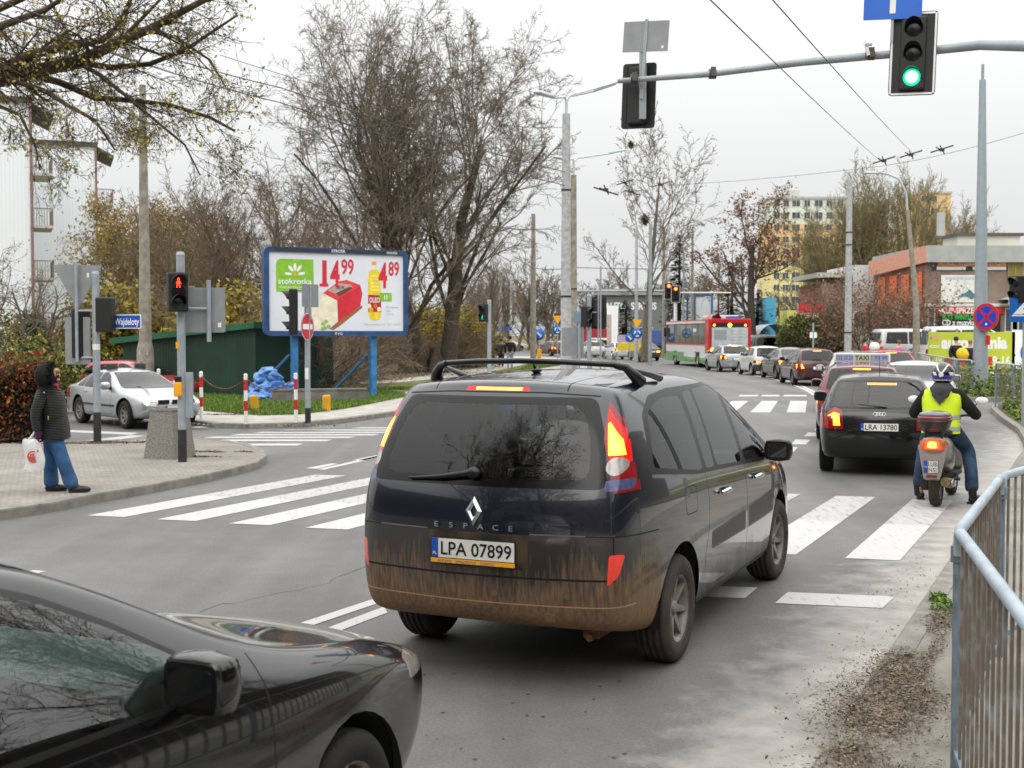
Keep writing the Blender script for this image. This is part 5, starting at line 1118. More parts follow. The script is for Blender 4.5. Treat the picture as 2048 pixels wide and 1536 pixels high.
# ------------------------------------------------------------------ trees
class Tubes:
    """collects polylines of equal length and turns them into tapered tubes in one numpy pass"""
    def __init__(s): s.g = {}
    def add(s, pts, rad): s.g.setdefault(len(pts), []).append((pts, rad))
    def mesh(s, name, m, parent, n=4, rmin=0, rmax=9e9):
        Vs = []; Fs = []; base = 0
        for k, L_ in s.g.items():
            L_ = [q for q in L_ if rmin <= q[1][0] < rmax]
            if not L_: continue
            Pn = np.array([[tuple(p) for p in q[0]] for q in L_]); R = np.array([q[1] for q in L_]); nn = n if R.max() < .06 else max(n, 6)
            D = np.gradient(Pn, axis=1); D /= np.linalg.norm(D, axis=2, keepdims=True) + 1e-9
            up = np.where(np.abs(D[..., 2:3]) < .9, np.array([0, 0, 1.]), np.array([1., 0, 0])); A = np.cross(D, up); A /= np.linalg.norm(A, axis=2, keepdims=True) + 1e-9; B = np.cross(D, A)
            th = np.arange(nn) * 2 * PI / nn; V = Pn[:, :, None, :] + R[:, :, None, None] * (np.cos(th)[None, None, :, None] * A[:, :, None, :] + np.sin(th)[None, None, :, None] * B[:, :, None, :])
            N = len(L_); idx = np.arange(N * k * nn).reshape(N, k, nn) + base; a = idx[:, :-1]; b = idx[:, 1:]
            F = np.stack([a, np.roll(a, -1, 2), np.roll(b, -1, 2), b], -1).reshape(-1, 4); Vs.append(V.reshape(-1, 3)); Fs.append(F); base += N * k * nn
        if not Vs: return None
        return np_mesh(name, np.concatenate(Vs), np.concatenate(Fs), [m], parent, smooth=True)
def rdir(rd, d, ang):
    """unit vector at angle ang from d, random azimuth"""
    a = Vector((rd.uniform(-1, 1), rd.uniform(-1, 1), rd.uniform(-1, 1))); a = (a - d * a.dot(d)).normalized(); return (d * math.cos(ang) + a * math.sin(ang)).normalized()
def branch(T, rd, p, d, L_, r, lev, pr, tips):
    k = pr.get('seg', 5) if lev < pr['levels'] - 1 else 4; pts = [p.copy()]; rad = [r]; end = r * (.45 if lev else pr.get('tap', .4)); q = p.copy(); dd = d.copy()
    for i in range(1, k):
        dd = (dd + Vector((rd.gauss(0, 1), rd.gauss(0, 1), rd.gauss(0, 1))) * pr['wob'] * (1 if lev else .5) + Vector((0, 0, 1)) * pr['grav'][min(lev, len(pr['grav']) - 1)]).normalized()
        q = q + dd * (L_ / (k - 1)); pts.append(q.copy()); rad.append(r + (end - r) * i / (k - 1))
    T.add(pts, rad)
    if lev + 1 >= pr['levels']: tips.append((pts, dd)); return
    nb = pr['nb'][lev]; n = nb if isinstance(nb, int) else rd.randint(*nb); f0 = pr['from'][lev]
    for i in range(n):
        t = f0 + (1 - f0) * (i + rd.random()) / n; t = min(t, .999); j = min(int(t * (k - 1)), k - 2); u = t * (k - 1) - j
        pp = pts[j].lerp(pts[j + 1], u); rr = rad[j] + (rad[j + 1] - rad[j]) * u; bd = (pts[j + 1] - pts[j]).normalized()
        a = math.radians(rd.uniform(*pr['ang'][lev])); nl = L_ * pr['len'][lev] * rd.uniform(.65, 1.15) * (1.15 - .45 * t)
        branch(T, rd, pp, rdir(rd, bd, a), nl, max(rr * pr['rr'][lev], pr['rmin']), lev + 1, pr, tips)
bark = mat('bark_brown_grey', '6c6252', .95, 0, .3, 8, bump=.5, bscale=25)
barkd = mat('bark_dark', '453c32', .95, 0, .3, 8, bump=.5, bscale=25)
twigm = mat('twig_brown', '74695a', .95, 0, .25, .6)
twigr = mat('twig_reddish', '746454', .95, 0, .25, .6)
twigg = mat('twig_olive', '857a58', .95, 0, .25, .6)
birch = mat('pale_bark', '8a8478', .9, 0, .4, 3)
def leaf_np(rd, pts, size, n_per, spread, name, m, parent, curl=.6):
    """small bent leaf faces scattered round a list of points"""
    N = len(pts) * n_per; rg = np.random.default_rng(rd.randint(0, 1 << 30)); c = np.repeat(np.array([tuple(p) for p in pts]), n_per, 0) + rg.normal(0, spread, (N, 3))
    a = rg.normal(0, 1, (N, 3)); a /= np.linalg.norm(a, axis=1, keepdims=True); b = np.cross(a, rg.normal(0, 1, (N, 3))); b /= np.linalg.norm(b, axis=1, keepdims=True)
    s = size * rg.uniform(.6, 1.3, (N, 1)); V = np.stack([c - a * s, c + b * s * .5, c + a * s, c - b * s * .5], 1).reshape(-1, 3)
    return np_mesh(name, V, np.arange(N * 4).reshape(-1, 4), [m], parent)
def tree(name, label, loc, h, seed, pr=None, trunk_r=.3, trunks=1, bm_=None, tm=None, leaves=None, group=None, cat='tree', lean=0, kind=None, spread=.22, n=3, clear=.12):
    rd = random.Random(seed); t = thing(name, label, cat, loc, 0, group); T = Tubes(); tips = []
    P0 = dict(levels=5, nb=[(9, 12), (6, 8), (6, 8), (5, 6)], **{'from': [.18, .2, .15, .15]}, ang=[(18, 42), (22, 48), (25, 55), (25, 60)], len=[.62, .5, .45, .42], rr=[.5, .5, .5, .55], rmin=.009, wob=.10, grav=[.02, .10, .06, .03], seg=6)
    if pr: P0.update(pr)
    for i in range(trunks):
        a = 2 * PI * i / max(trunks, 1) + rd.random(); off = Vector((math.cos(a), math.sin(a), 0)) * (trunk_r * 1.1 if trunks > 1 else 0); d = (Vector((0, 0, 1)) + Vector((math.cos(a), math.sin(a), 0)) * (spread if trunks > 1 else 0) + Vector((lean, 0, 0))).normalized()
        branch(T, rd, off - Vector((0, 0, .1)), d, h * (.62 if trunks > 1 else .66) * rd.uniform(.9, 1.08), trunk_r * (1 if trunks == 1 else rd.uniform(.6, .85)), 0, P0, tips)
    for i in range(5):   # root flare
        a = 2 * PI * i / 5 + rd.random(); T.add([Vector((math.cos(a) * trunk_r * 1.5, math.sin(a) * trunk_r * 1.5, -.12)), Vector((math.cos(a) * trunk_r * .7, math.sin(a) * trunk_r * .7, .1)), Vector((0, 0, h * .06))], [trunk_r * .4, trunk_r * .45, trunk_r * .4])
    cut_ = trunk_r * .16; T.mesh('trunk', bm_ or bark, t, 6, cut_); cr = T.mesh('crown', tm or twigm, t, n, 0, cut_)
    if leaves:
        lm, size, per, spr, frac = leaves; pts = [q for ps, d in tips if rd.random() < frac for q in ps[1:]]; leaf_np(rd, pts, size, per, spr, 'foliage', lm, t)
    return t
olive_leaf = mat('leaf_yellow_green', 'a89a48', .8, 0, col2='8a8238', scale=1.5)
brown_leaf = mat('leaf_dry_brown', '6b4a36', .9, 0, col2='84604a', scale=1.5)
# large bare tree in the middle, two trunks
bigp = dict(levels=6, tap=.3, nb=[(14, 16), (8, 9), (6, 7), (5, 6), (4, 5)], **{'from': [.12, .12, .12, .15, .2]}, ang=[(14, 46), (22, 50), (25, 60), (25, 60), (25, 60)], len=[.80, .54, .48, .46, .5], rr=[.27, .5, .5, .55, .6], rmin=.011, wob=.13, grav=[.02, .09, .04, .01, -.01], seg=7)
tree('willow_tree', 'huge bare tree with two dark trunks right of the billboard, tallest crown', G(868, 745, .12), 19.0, 11, bigp, .62, 2, barkd, twigm, spread=.20)
t0 = tree('willow_tree', 'bare tree with a single dark trunk touching the huge tree on its left side', G(812, 747, .12), 16.5, 5, dict(bigp, levels=5, nb=[(16, 18), (9, 10), (7, 8), (6, 7)]), .42, 1, barkd, twigm, lean=-.06)
# bare bushes and trees behind the billboard and shed
med = dict(levels=5, nb=[(10, 12), (6, 7), (5, 6), (5, 6)], **{'from': [.05, .12, .12, .15]}, ang=[(18, 50), (22, 52), (25, 60), (25, 60)], len=[.66, .52, .48, .44], rr=[.4, .5, .5, .55], rmin=.010, wob=.12, grav=[.02, .10, .04, .01], seg=6)
ra = tree('bare_tree', 'tall thin bare tree behind the left end of the billboard', P(500, 690, 62) * Vector((1, 1, 0)) if False else Vector((P(505, 0, 60).x, 60, .12)), 12.5, 21, med, .25, 2, bark, twigr, group='bare trees in the park behind the shed')
def more(src, u, d, sc_, rz, label): return dup(src, (P(u, 0, d).x, d, .12), rz, label, (sc_, sc_, sc_))
more(ra, 440, 66, .95, 1.3, 'reddish bare tree between concrete lamp post and billboard'); more(ra, 365, 58, .86, 2.6, 'bare bushy tree directly above the green shed roof'); more(ra, 580, 74, 1.1, 3.9, 'bare tree rising behind the green logo of the billboard'); more(ra, 640, 56, .74, 5.0, 'low bare tree hidden behind the middle of the billboard'); more(ra, 700, 80, 1.12, .7, 'far bare tree between billboard top and the huge tree')
more(ra, 985, 84, .72, 4.4, 'low bare tree right of the huge tree behind the green pedestrian light')
rb = tree('bushy_tree', 'tree with thin yellow-brown leaves just right of the graffiti block', (P(300, 0, 68).x, 68, .12), 11.5, 33, dict(med, nb=[(12, 14), (6, 7), (5, 6), (4, 5)]), .22, 3, bark, twigg, leaves=(mat('leaf_ochre', '9a8048', .9, 0, col2='7c7040', scale=1), .10, 1, .25, .5), spread=.3, group='yellowing trees beside the apartment block')
more(rb, 350, 76, 1.0, 2.0, 'yellowing tree behind the concrete lamp post'); more(rb, 262, 88, 1.0, 4.0, 'yellowing tree close to the apartment block wall')
more(rb, 395, 76, .78, 5.2, 'low yellowing tree behind the green shed')
# thickets: reddish dogwood bush behind the billboard posts and others
bush = dict(levels=4, nb=[(8, 10), (7, 8), (6, 7)], **{'from': [.05, .1, .1]}, ang=[(15, 45), (20, 50), (25, 60)], len=[.75, .55, .5], rr=[.6, .6, .6], rmin=.008, wob=.16, grav=[.0, .02, .0], seg=5)
b1 = tree('bush', 'big leafless brown bush under the billboard', (P(640, 0, 41).x, 41, .12), 4.4, 41, bush, .06, 9, bark, twigr, cat='bush', spread=1.1, group='leafless bushes in the park')
for i, (u, d, s_, lb) in enumerate([(700, 47, .8, 'leafless reddish bush right below the poster bottle'), (560, 50, 1.0, 'leafless bush behind the blue bags'), (615, 52, 1.1, 'leafless bush behind the no-entry sign pole'), (905, 70, .9, 'leafless bush at the foot of the huge tree'), (470, 47, 1.2, 'leafless bush behind the shed roof, right half'), (350, 50, 1.1, 'leafless bush behind the shed roof, left half')]):
    dup(b1, (P(u, 0, d).x, d, .12), 1.7 * i, lb, s_)
ys = tree('shrub', 'yellow-leaved shrub at the right foot of the huge tree', (P(912, 0, 74).x, 74, .12), 3.6, 44, bush, .05, 8, bark, twigg, leaves=(mat('leaf_gold', '9a8430', .9, 0, col2='6e6a2c', scale=2), .09, 3, .2, .9), cat='shrub', spread=1.2, group='yellow shrubs')
dup(ys, (P(760, 0, 84).x, 84, .12), 1, 'yellow-leaved shrub between billboard post and huge tree', 1.2); dup(ys, (P(345, 0, 48).x, 48, .12), 2, 'yellow-green shrub above the shed roof beside the red signal', 1.35); dup(ys, (P(870, 0, 100).x, 100, .12), 4, 'yellow shrub behind the huge trunks', 1.5)
# large overhanging tree at the upper left: trunk stands left of the frame
def overhang():
    rd = random.Random(7); d = 24.; t = thing('overhanging_tree', 'leaning tree with few yellow leaves reaching in from the upper left', 'tree', (-16.5, 23, .1)); o = Vector(t.location); T = Tubes(); tips = []
    q = lambda u, v, dd=d: P(u, v, dd) - o
    T.add([Vector((0, 0, -.1)), Vector((.3, .1, 2.5)), q(-330, 330), q(-180, 210)], [.5, .42, .38, .32])
    limbs = [([(-180, 210), (0, 158), (70, 142), (160, 122), (240, 82), (300, 58), (370, 20), (430, -10)], .17, 24), ([(-180, 190), (0, 140), (60, 110), (130, 92), (205, 80), (235, 55), (265, -10)], .12, 23.5),
             ([(-60, 160), (60, 148), (120, 165), (190, 196), (260, 200), (340, 210), (420, 235), (470, 262)], .085, 24.3), ([(20, 158), (90, 182), (140, 214), (190, 240), (230, 300)], .06, 23.2), ([(160, 124), (220, 135), (300, 128), (370, 100), (430, 60), (475, 30)], .07, 24.6),
             ([(-180, 120), (-20, 60), (90, 20), (150, -20)], .1, 23), ([(150, 122), (200, 150), (250, 190), (300, 232), (370, 290), (400, 350)], .05, 24), ([(-100, 60), (60, -10), (200, -30)], .09, 23.6), ([(300, 58), (350, 75), (420, 120), (455, 180)], .045, 24.4), ([(-150, 230), (-30, 200), (40, 230), (70, 290), (80, 340)], .05, 23.4), ([(240, 82), (300, 20), (340, -20)], .05, 24.2)]
    P0 = dict(levels=5, nb=[6, (7, 8), (5, 6), (3, 4)], **{'from': [.1, .1, .1, .1]}, ang=[(20, 60)] * 4, len=[1, .62, .55, .5], rr=[.4, .5, .6, .6], rmin=.0045, wob=.17, grav=[0, -.01, -.05, -.07], seg=6)
    for pts, r, dd in limbs:
        ps = [q(u, v, dd + .25 * math.sin(i * 1.7)) for i, (u, v) in enumerate(pts)]; n_ = len(ps); rr = [r * (1 - .72 * i / (n_ - 1)) for i in range(n_)]; T.add(ps, rr)
        tot = sum((a - b).length for a, b in zip(ps, ps[1:])); m = int(tot * 2.8)
        for i in range(m):
            f = (i + rd.random()) / m; x = f * (n_ - 1); j = min(int(x), n_ - 2); pp = ps[j].lerp(ps[j + 1], x - j); bd = (ps[j + 1] - ps[j]).normalized()
            branch(T, rd, pp, rdir(rd, bd, math.radians(rd.uniform(25, 70))), rd.uniform(.7, 1.9), max(.007, (rr[j] * .28)), 1 if rd.random() < .55 else 2, P0, tips)
    T.mesh('trunk', mat('bark_olive_brown', '4b4231', .95, 0, .35, 6, bump=.5, bscale=20), t, 7, .03); T.mesh('crown', mat('twig_dark_brown', '4c4034', .95, 0, .3, 1), t, 3, 0, .03)
    pts = [p for ps, d_ in tips for p in ps[1:] if rd.random() < .2]; leaf_np(rd, pts, .042, 1, .06, 'foliage', olive_leaf, t)
overhang()
# mid-distance trees on the right half
col = dict(tap=.12, levels=5, nb=[(14, 16), (6, 8), (5, 6), (4, 5)], **{'from': [.25, .15, .12, .15]}, ang=[(25, 55), (22, 48), (25, 55), (25, 60)], len=[.52, .5, .46, .44], rr=[.26, .5, .55, .6], rmin=.019, wob=.10, grav=[.01, .10, .04, .01], seg=7)
tree('poplar_tree', 'tall bare tree with nest-like clumps right of the steel lamp pole', (P(1293, 0, 92).x, 92, .1), 20.5, 61, col, .36, 1, bark, twigm, leaves=(twigg, .1, 1, .5, .02))
nest = mat('mistletoe', '3d4422', .95, 0, .3, 5)
for u, v, r, lb in ((1290, 440, .55, 'dark round mistletoe clump on the fork of the tall bare tree'), (1262, 290, .35, 'small mistletoe clump high in the tall bare tree')):
    mb_ = MB(nest); p = P(u, v, 92); rdm_ = random.Random(3)
    for i in range(220):
        a = rdir(rdm_, Vector((0, 0, 1)), rdm_.uniform(0, PI)); q = a * r * rdm_.uniform(.2, 1); mb_.tube([q * .3, q], [.03, .015], 3, cap=False)
    tag(mb_.build('mistletoe', None, p), lb, 'mistletoe')
rnd = dict(levels=5, nb=[(9, 11), (7, 8), (6, 7), (4, 5)], **{'from': [.25, .15, .12, .15]}, ang=[(25, 60), (25, 55), (25, 60), (25, 60)], len=[.66, .52, .46, .44], rr=[.36, .5, .55, .6], rmin=.014, wob=.12, grav=[.0, .06, .03, .01], seg=6)
tree('ash_tree', 'round-crowned tree with hanging brown seeds right of the white halls', (P(1502, 0, 98).x, 98, .1), 13.5, 71, rnd, .42, 1, barkd, twigm, leaves=(brown_leaf, .13, 2, .25, .28))
pop = dict(levels=5, nb=[(12, 14), (7, 8), (6, 7), (4, 5)], **{'from': [.2, .15, .12, .15]}, ang=[(10, 32), (18, 42), (20, 50), (25, 60)], len=[.66, .5, .46, .44], rr=[.36, .5, .55, .6], rmin=.02, wob=.08, grav=[.02, .10, .05, .02], seg=6)
pa = tree('poplar_tree', 'broad leafless poplar in front of the ochre tower, middle of its row', (P(1800, 0, 128).x, 128, .1), 21.5, 81, pop, .5, 4, bark, twigg, spread=.28, group='leafless poplars in front of the towers')
dup(pa, (P(1700, 0, 132).x, 132, .1), 2.0, 'leafless poplar left of the curved street lamp', .9); dup(pa, (P(1908, 0, 138).x, 138, .1), 4.0, 'leafless poplar at the right end of the row above the brick shop', .86); dup(pa, (P(1660, 0, 140).x, 140, .1), 5.0, 'leafless poplar at the left end of the row by the yellow tower', .72)
# rusty shrub and ivy fence
tree('shrub', 'large rusty brown dry shrub in front of the low white building', (P(1748, 0, 80).x, 80, .1), 7.2, 91, dict(bush, len=[.8, .58, .52]), .08, 9, bark, twigr, leaves=(mat('leaf_rust', '7c5646', .9, 0, col2='94705c', scale=1.2), .09, 1, .25, .6), cat='shrub', spread=.75)
# conifers
def conifer(label, u, d, h, w_, seed, m):
    rd = random.Random(seed); t = thing('spruce_tree', label, 'tree', (P(u, 0, d).x, d, .1)); T = Tubes(); T.add([Vector((0, 0, 0)), Vector((0, 0, h * .5)), Vector((0, 0, h))], [.25, .15, .03]); T.mesh('trunk', barkd, t, 6)
    Vs = []
    for i in range(int(h * 26)):
        z = h * (1 - rd.random() ** .8 * .93); L_ = w_ * (1 - z / h) * rd.uniform(.6, 1.1) + .15; a = rd.uniform(0, 2 * PI); dx, dy = math.cos(a), math.sin(a)
        for k in range(9):
            f = (k + rd.random()) / 9; c = Vector((dx * L_ * f, dy * L_ * f, z - L_ * f * .25 - f * f * .2)) + Vector((rd.gauss(0, .08), rd.gauss(0, .08), rd.gauss(0, .06))); s_ = rd.uniform(.12, .3)
            Vs += [c + Vector((dx, dy, -.3)) * s_, c + Vector((-dy, dx, 0)) * s_ * .6, c - Vector((dx, dy, .6)) * s_ * .5, c + Vector((dy, -dx, -.5)) * s_ * .6]
    np_mesh('foliage', np.array([tuple(v) for v in Vs]), np.arange(len(Vs)).reshape(-1, 4), [m], t)
spr = mat('spruce_needles', '2f3d2c', .95, 0, col2='46523a', scale=1); 
conifer('dark spruce standing left behind the white halls', 1362, 112, 10.8, 2.6, 1, spr); conifer('broad dark thuja behind the round tree', 1468, 110, 8.2, 3.0, 2, spr); conifer('low dark spruce left of the bus beyond the roundabout', 1254, 118, 5.2, 3.6, 3, spr); conifer('dark cypress behind the round tree, right side', 1520, 112, 6.0, 1.8, 4, spr)
# tree row far beyond the roundabout and across the horizon
far = dict(levels=4, nb=[(12, 14), (7, 9), (6, 8)], **{'from': [.1, .12, .12]}, ang=[(18, 48), (22, 52), (25, 60)], len=[.62, .5, .48], rr=[.4, .5, .55], rmin=.035, wob=.12, grav=[.02, .08, .03], seg=5)
fa = tree('distant_tree', 'distant bare tree beyond the roundabout left of the pair of concrete poles', (P(1085, 0, 150).x, 150, .1), 12, 101, far, .3, 2, bark, twigm, group='bare trees far beyond the roundabout')
rdf = random.Random(12); names_ = ['left edge of the sky gap', 'behind the white car', 'above the pedestrians', 'beside the keep-right sign', 'behind the first yield sign', 'behind the concrete poles', 'behind the workshop', 'over the workshop roof', 'right of the workshop', 'left of the spruce', 'behind the white halls', 'between the white halls', 'behind the ivy fence', 'behind the hanging banner', 'far right beyond the shop', 'at the right edge beyond the shop', 'behind the pedestrian light', 'left of the huge trunks', 'behind the shed', 'far behind the billboard']
for i, (u, d) in enumerate([(930, 160), (985, 170), (1030, 150), (1060, 165), (1112, 175), (1160, 160), (1205, 185), (1235, 175), (1325, 180), (1350, 170), (1395, 165), (1430, 160), (1570, 150), (1620, 160), (2030, 190), (2050, 170), (955, 140), (770, 150), (430, 130), (650, 140)]):
    dup(fa, (P(u, 0, d).x, d, .1), i * 1.3, 'distant bare tree ' + names_[i], rdf.uniform(.7, 1.15))
# vegetation behind the camera's right shoulder, seen in the reflections
for i, (x, y) in enumerate([(5.2, -.8), (11, 6), (-9.5, -2), (-13, -6), (-7.5, -8), (17, 16)]):
    dup(t0, (x, y, 0), i * 1.1, 'bare tree beside the road behind the photographer, ' + ['nearest to the railing', 'along the right pavement', 'on the left pavement', 'second on the left pavement', 'on the far side', 'near the island'][i], .55 if i < 2 else .95)
# ------------------------------------------------------------------ hedge, bushes, ivy
def leafy(name, label, pts_fn, N, size, mats_, cat, seed=1, core=None, loc=(0, 0, 0), twigs=None):
    rg = np.random.default_rng(seed); t = thing(name, label, cat, loc)
    c, nrm = pts_fn(rg, N); a = rg.normal(0, 1, (N, 3)); a /= np.linalg.norm(a, axis=1, keepdims=True); b = np.cross(a, rg.normal(0, 1, (N, 3))); b /= np.linalg.norm(b, axis=1, keepdims=True); s = size * rg.uniform(.5, 1.3, (N, 1))
    V = np.stack([c - a * s, c + b * s * .6, c + a * s, c - b * s * .6], 1).reshape(-1, 3)
    o = np_mesh('foliage', V, np.arange(N * 4).reshape(-1, 4), mats_, t, mi=rg.integers(0, len(mats_), N))
    if core: core.build('shade_core', t)  # solid dark filling, stands for the shade between the leaves
    return t
def boxpts(x0, x1, y0, y1, z0, z1, lump=.15):
    def f(rg, N):
        p = rg.uniform(0, 1, (N, 3)); k = rg.integers(0, 3, N); e_ = 1 - np.abs(rg.normal(0, .16, N)); side = rg.integers(0, 2, N)
        for ax in range(3): m = k == ax; p[m, ax] = np.where(side[m] == 1, e_[m], 1 - e_[m]) if ax < 2 else e_[m]
        P_ = np.array([x0, y0, z0]) + p * np.array([x1 - x0, y1 - y0, z1 - z0]); P_ += lump * np.sin(P_[:, [1, 2, 0]] * 2.7 + 1) * .5; return P_, None
    return f
def blobpts(blobs):
    def f(rg, N):
        k = rg.integers(0, len(blobs), N); d = rg.normal(0, 1, (N, 3)); d /= np.linalg.norm(d, axis=1, keepdims=True); r = rg.uniform(.25, 1, (N, 1)) ** .5 + rg.normal(0, .06, (N, 1)); B_ = np.array(blobs)[k]; P_ = B_[:, :3] + d * r * B_[:, 3:6]; P_[:, 2] = np.abs(P_[:, 2]); return P_, None
    return f
hl = [mat('hedge_leaf_dark', '3b2a20', .9, var=.2), mat('hedge_leaf_brown', '5a3320', .9, var=.2), mat('hedge_leaf_orange', 'a8641c', .85, var=.2), mat('hedge_leaf_rust', '7a3a22', .9, var=.2), mat('hedge_leaf_green', '3c4420', .9, var=.2), mat('hedge_leaf_dark2', '332820', .9, var=.2)]
hx = P(78, 0, 23).x
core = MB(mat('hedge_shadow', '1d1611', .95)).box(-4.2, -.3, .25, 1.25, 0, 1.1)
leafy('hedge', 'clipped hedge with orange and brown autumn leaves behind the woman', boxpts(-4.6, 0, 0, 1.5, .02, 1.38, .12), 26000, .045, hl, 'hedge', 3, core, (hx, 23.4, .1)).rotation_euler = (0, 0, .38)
grl = [mat('bush_leaf_green', '48602a', .9, var=.25), mat('bush_leaf_olive', '6a6b30', .9, var=.25), mat('bush_leaf_yellow', '94823a', .9, var=.25), mat('bush_leaf_dark', '2c3a1c', .9, var=.2)]
leafy('bush', 'green and yellow bush above the hedge at the left edge', blobpts([(0, 0, .9, 1.5, 1, 1.0), (1.0, .4, .7, .9, .8, .8), (-1.4, 0, 1.1, 1.2, 1, 1.2)]), 9000, .055, grl, 'bush', 4, None, (P(10, 0, 32).x, 32, .1))
leafy('bush', 'green bush beside the red downpipe of the apartment block', blobpts([(0, 0, .8, .9, .8, 1.2), (1.6, 0, .6, 1.2, 1, .8), (3.2, 0, .5, 1.2, 1, .7), (-1.2, 0, 1.4, .7, .7, 1.4)]), 8000, .07, grl, 'bush', 5, None, (P(70, 0, 44).x, 44, .1))
leafy('bush', 'evergreen tuft bush left of the graffiti wall', blobpts([(0, 0, 1.6, .8, .8, 1.3)]), 4000, .07, [grl[0], grl[3]], 'bush', 6, None, (P(48, 0, 50).x, 50, .1))
# crooked small tree in front of the graffiti wall
sm = dict(levels=4, nb=[(8, 9), (6, 7), (4, 5)], **{'from': [.3, .15, .15]}, ang=[(30, 60), (25, 55), (25, 60)], len=[.7, .55, .5], rr=[.5, .5, .55], rmin=.008, wob=.2, grav=[.0, .03, .0], seg=6)
tree('fruit_tree', 'crooked leafless tree in front of the graffiti wall behind the sign poles', (P(172, 0, 46).x, 46, .1), 6.0, 111, sm, .2, 2, bark, twigm, spread=.5)
tree('young_tree', 'thin leafless tree in front of the left apartment gable', (P(20, 0, 40).x, 40, .1), 5.5, 112, sm, .09, 2, bark, twigm, leaves=(brown_leaf, .04, 1, .1, .3), spread=.3)
# ivy covered fence right of the bus
ivl = [mat('ivy_dark', '3a3a26', .95, var=.25), mat('ivy_brown', '4f4030', .95, var=.25), mat('ivy_green', '55602c', .95, var=.25)]
x0, x1 = P(1562, 0, 80).x, P(1700, 0, 80).x
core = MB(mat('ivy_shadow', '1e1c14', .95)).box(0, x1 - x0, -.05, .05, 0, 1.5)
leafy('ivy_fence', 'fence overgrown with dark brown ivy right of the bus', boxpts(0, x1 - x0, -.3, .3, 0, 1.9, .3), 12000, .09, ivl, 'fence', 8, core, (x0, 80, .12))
leafy('bush', 'green bush rising over the ivy fence left of its middle', blobpts([(0, 0, 1.6, 1.6, 1, 1.7)]), 5000, .1, [ivl[2], grl[0], grl[1]], 'bush', 9, None, (P(1612, 0, 82).x, 82.5, .1)); leafy('bush', 'green bush rising over the right end of the ivy fence', blobpts([(0, 0, 1.9, 1.3, 1, 1.9)]), 5000, .1, [ivl[2], grl[0], grl[1]], 'bush', 10, None, (P(1668, 0, 84).x, 84, .1))
# island shrubs and roadside weeds on the right
wl = [mat('weed_green', '4f6a2a', .9, var=.25), mat('weed_bright', '6d8a34', .9, var=.2), mat('weed_dry', '7d7440', .9, var=.2), mat('weed_dark', '34441e', .9, var=.2)]
def polypts(poly, h, lump=.5):
    xs = [p[0] for p in poly]; ys_ = [p[1] for p in poly]
    def f(rg, N):
        out_ = []
        while len(out_) < N:
            p = rg.uniform((min(xs), min(ys_)), (max(xs), max(ys_)), (N, 2))
            for x, y in p:
                c = False
                for i in range(len(poly)):
                    (a, b), (c1, d1) = poly[i - 1], poly[i]
                    if (b > y) != (d1 > y) and x < (c1 - a) * (y - b) / (d1 - b) + a: c = not c
                if c: out_.append((x, y, abs(rg.normal(0, .5)) * h * (.6 + lump * math.sin(x * 1.9) * math.cos(y * 1.3)) + .12))
                if len(out_) >= N: break
        return np.array(out_), None
    return f
isl = [(p.x + .25, p.y + .1) for p in (G(2046, 888), G(2035, 868), G(2003, 843), G(1988, 828), G(1990, 820), G(2012, 814))] + [(15, 34), (15, 25), (10, 21.5)]
ib = leafy('island_shrub', 'low green and dry shrub bed on the kerbed island at the right edge', polypts(isl, .42), 16000, .045, wl, 'shrub', 21)
vg = [(G(u, v).x, G(u, v).y) for u, v in ((1888, 786), (1908, 797), (1942, 802), (2005, 802))] + [(19.2, 40), (19.2, 47), (16.8, 52), (16.2, 48)]
leafy('weeds', 'bright green weeds round the foot of the tall steel pole', polypts(vg, .75), 15000, .06, wl, 'weeds', 22)
# ------------------------------------------------------------------ grass and litter (uncountable)
def blades(name, poly, N, h, mats_, seed, z=.12, wd=.014, lab=None):
    f = polypts(poly, 0); rg = np.random.default_rng(seed); c, _ = f(rg, N); c[:, 2] = z; a = rg.uniform(0, 2 * PI, N); hh = h * rg.uniform(.5, 1.3, N); ln = rg.normal(0, .35, (N, 2)) * hh[:, None]
    dx = np.stack([np.cos(a), np.sin(a), 0 * a], 1) * wd; top = c + np.concatenate([ln, hh[:, None]], 1); V = np.stack([c - dx, c + dx, top], 1).reshape(-1, 3)
    o = np_mesh(name, V, np.arange(N * 3).reshape(-1, 3), mats_, None, mi=rg.integers(0, len(mats_), N)); tag(o, kind='stuff'); return tag(o, lab, name)
gl_ = [mat('grass_green', '5d7c2c', .9, var=.2), mat('grass_light', '7d9440', .9, var=.2), mat('grass_dark', '42591f', .9, var=.2)]
gp = [(G(u, v).x, G(u, v).y) for u, v in ((372, 828), (430, 833), (520, 841), (600, 839), (690, 827), (760, 813), (812, 801))] + [(-3.8, 41), (-6, 44), (-8, 38.2), (-12.5, 41.5)]
blades('grass', gp, 42000, .10, gl_, 31, lab='short green grass on the lawn below the billboard')
blades('grass', [(-8, 44), (-3.2, 44), (-1.2, 56), (.4, 66), (1.2, 80), (3.2, 90), (3.4, 80), (.9, 68), (-.9, 55), (-3.2, 43)], 20000, .12, gl_ + [mat('grass_dry', '8a8048', .9)], 32, wd=.03, lab='rough grass strip between footpath and carriageway')
fl = [mat('fallen_leaf_brown', '6c6052', .95, var=.25), mat('fallen_leaf_tan', '8c8270', .95, var=.2), mat('fallen_leaf_dark', '463c32', .95, var=.2), mat('fallen_leaf_red', '76604e', .95, var=.2)]
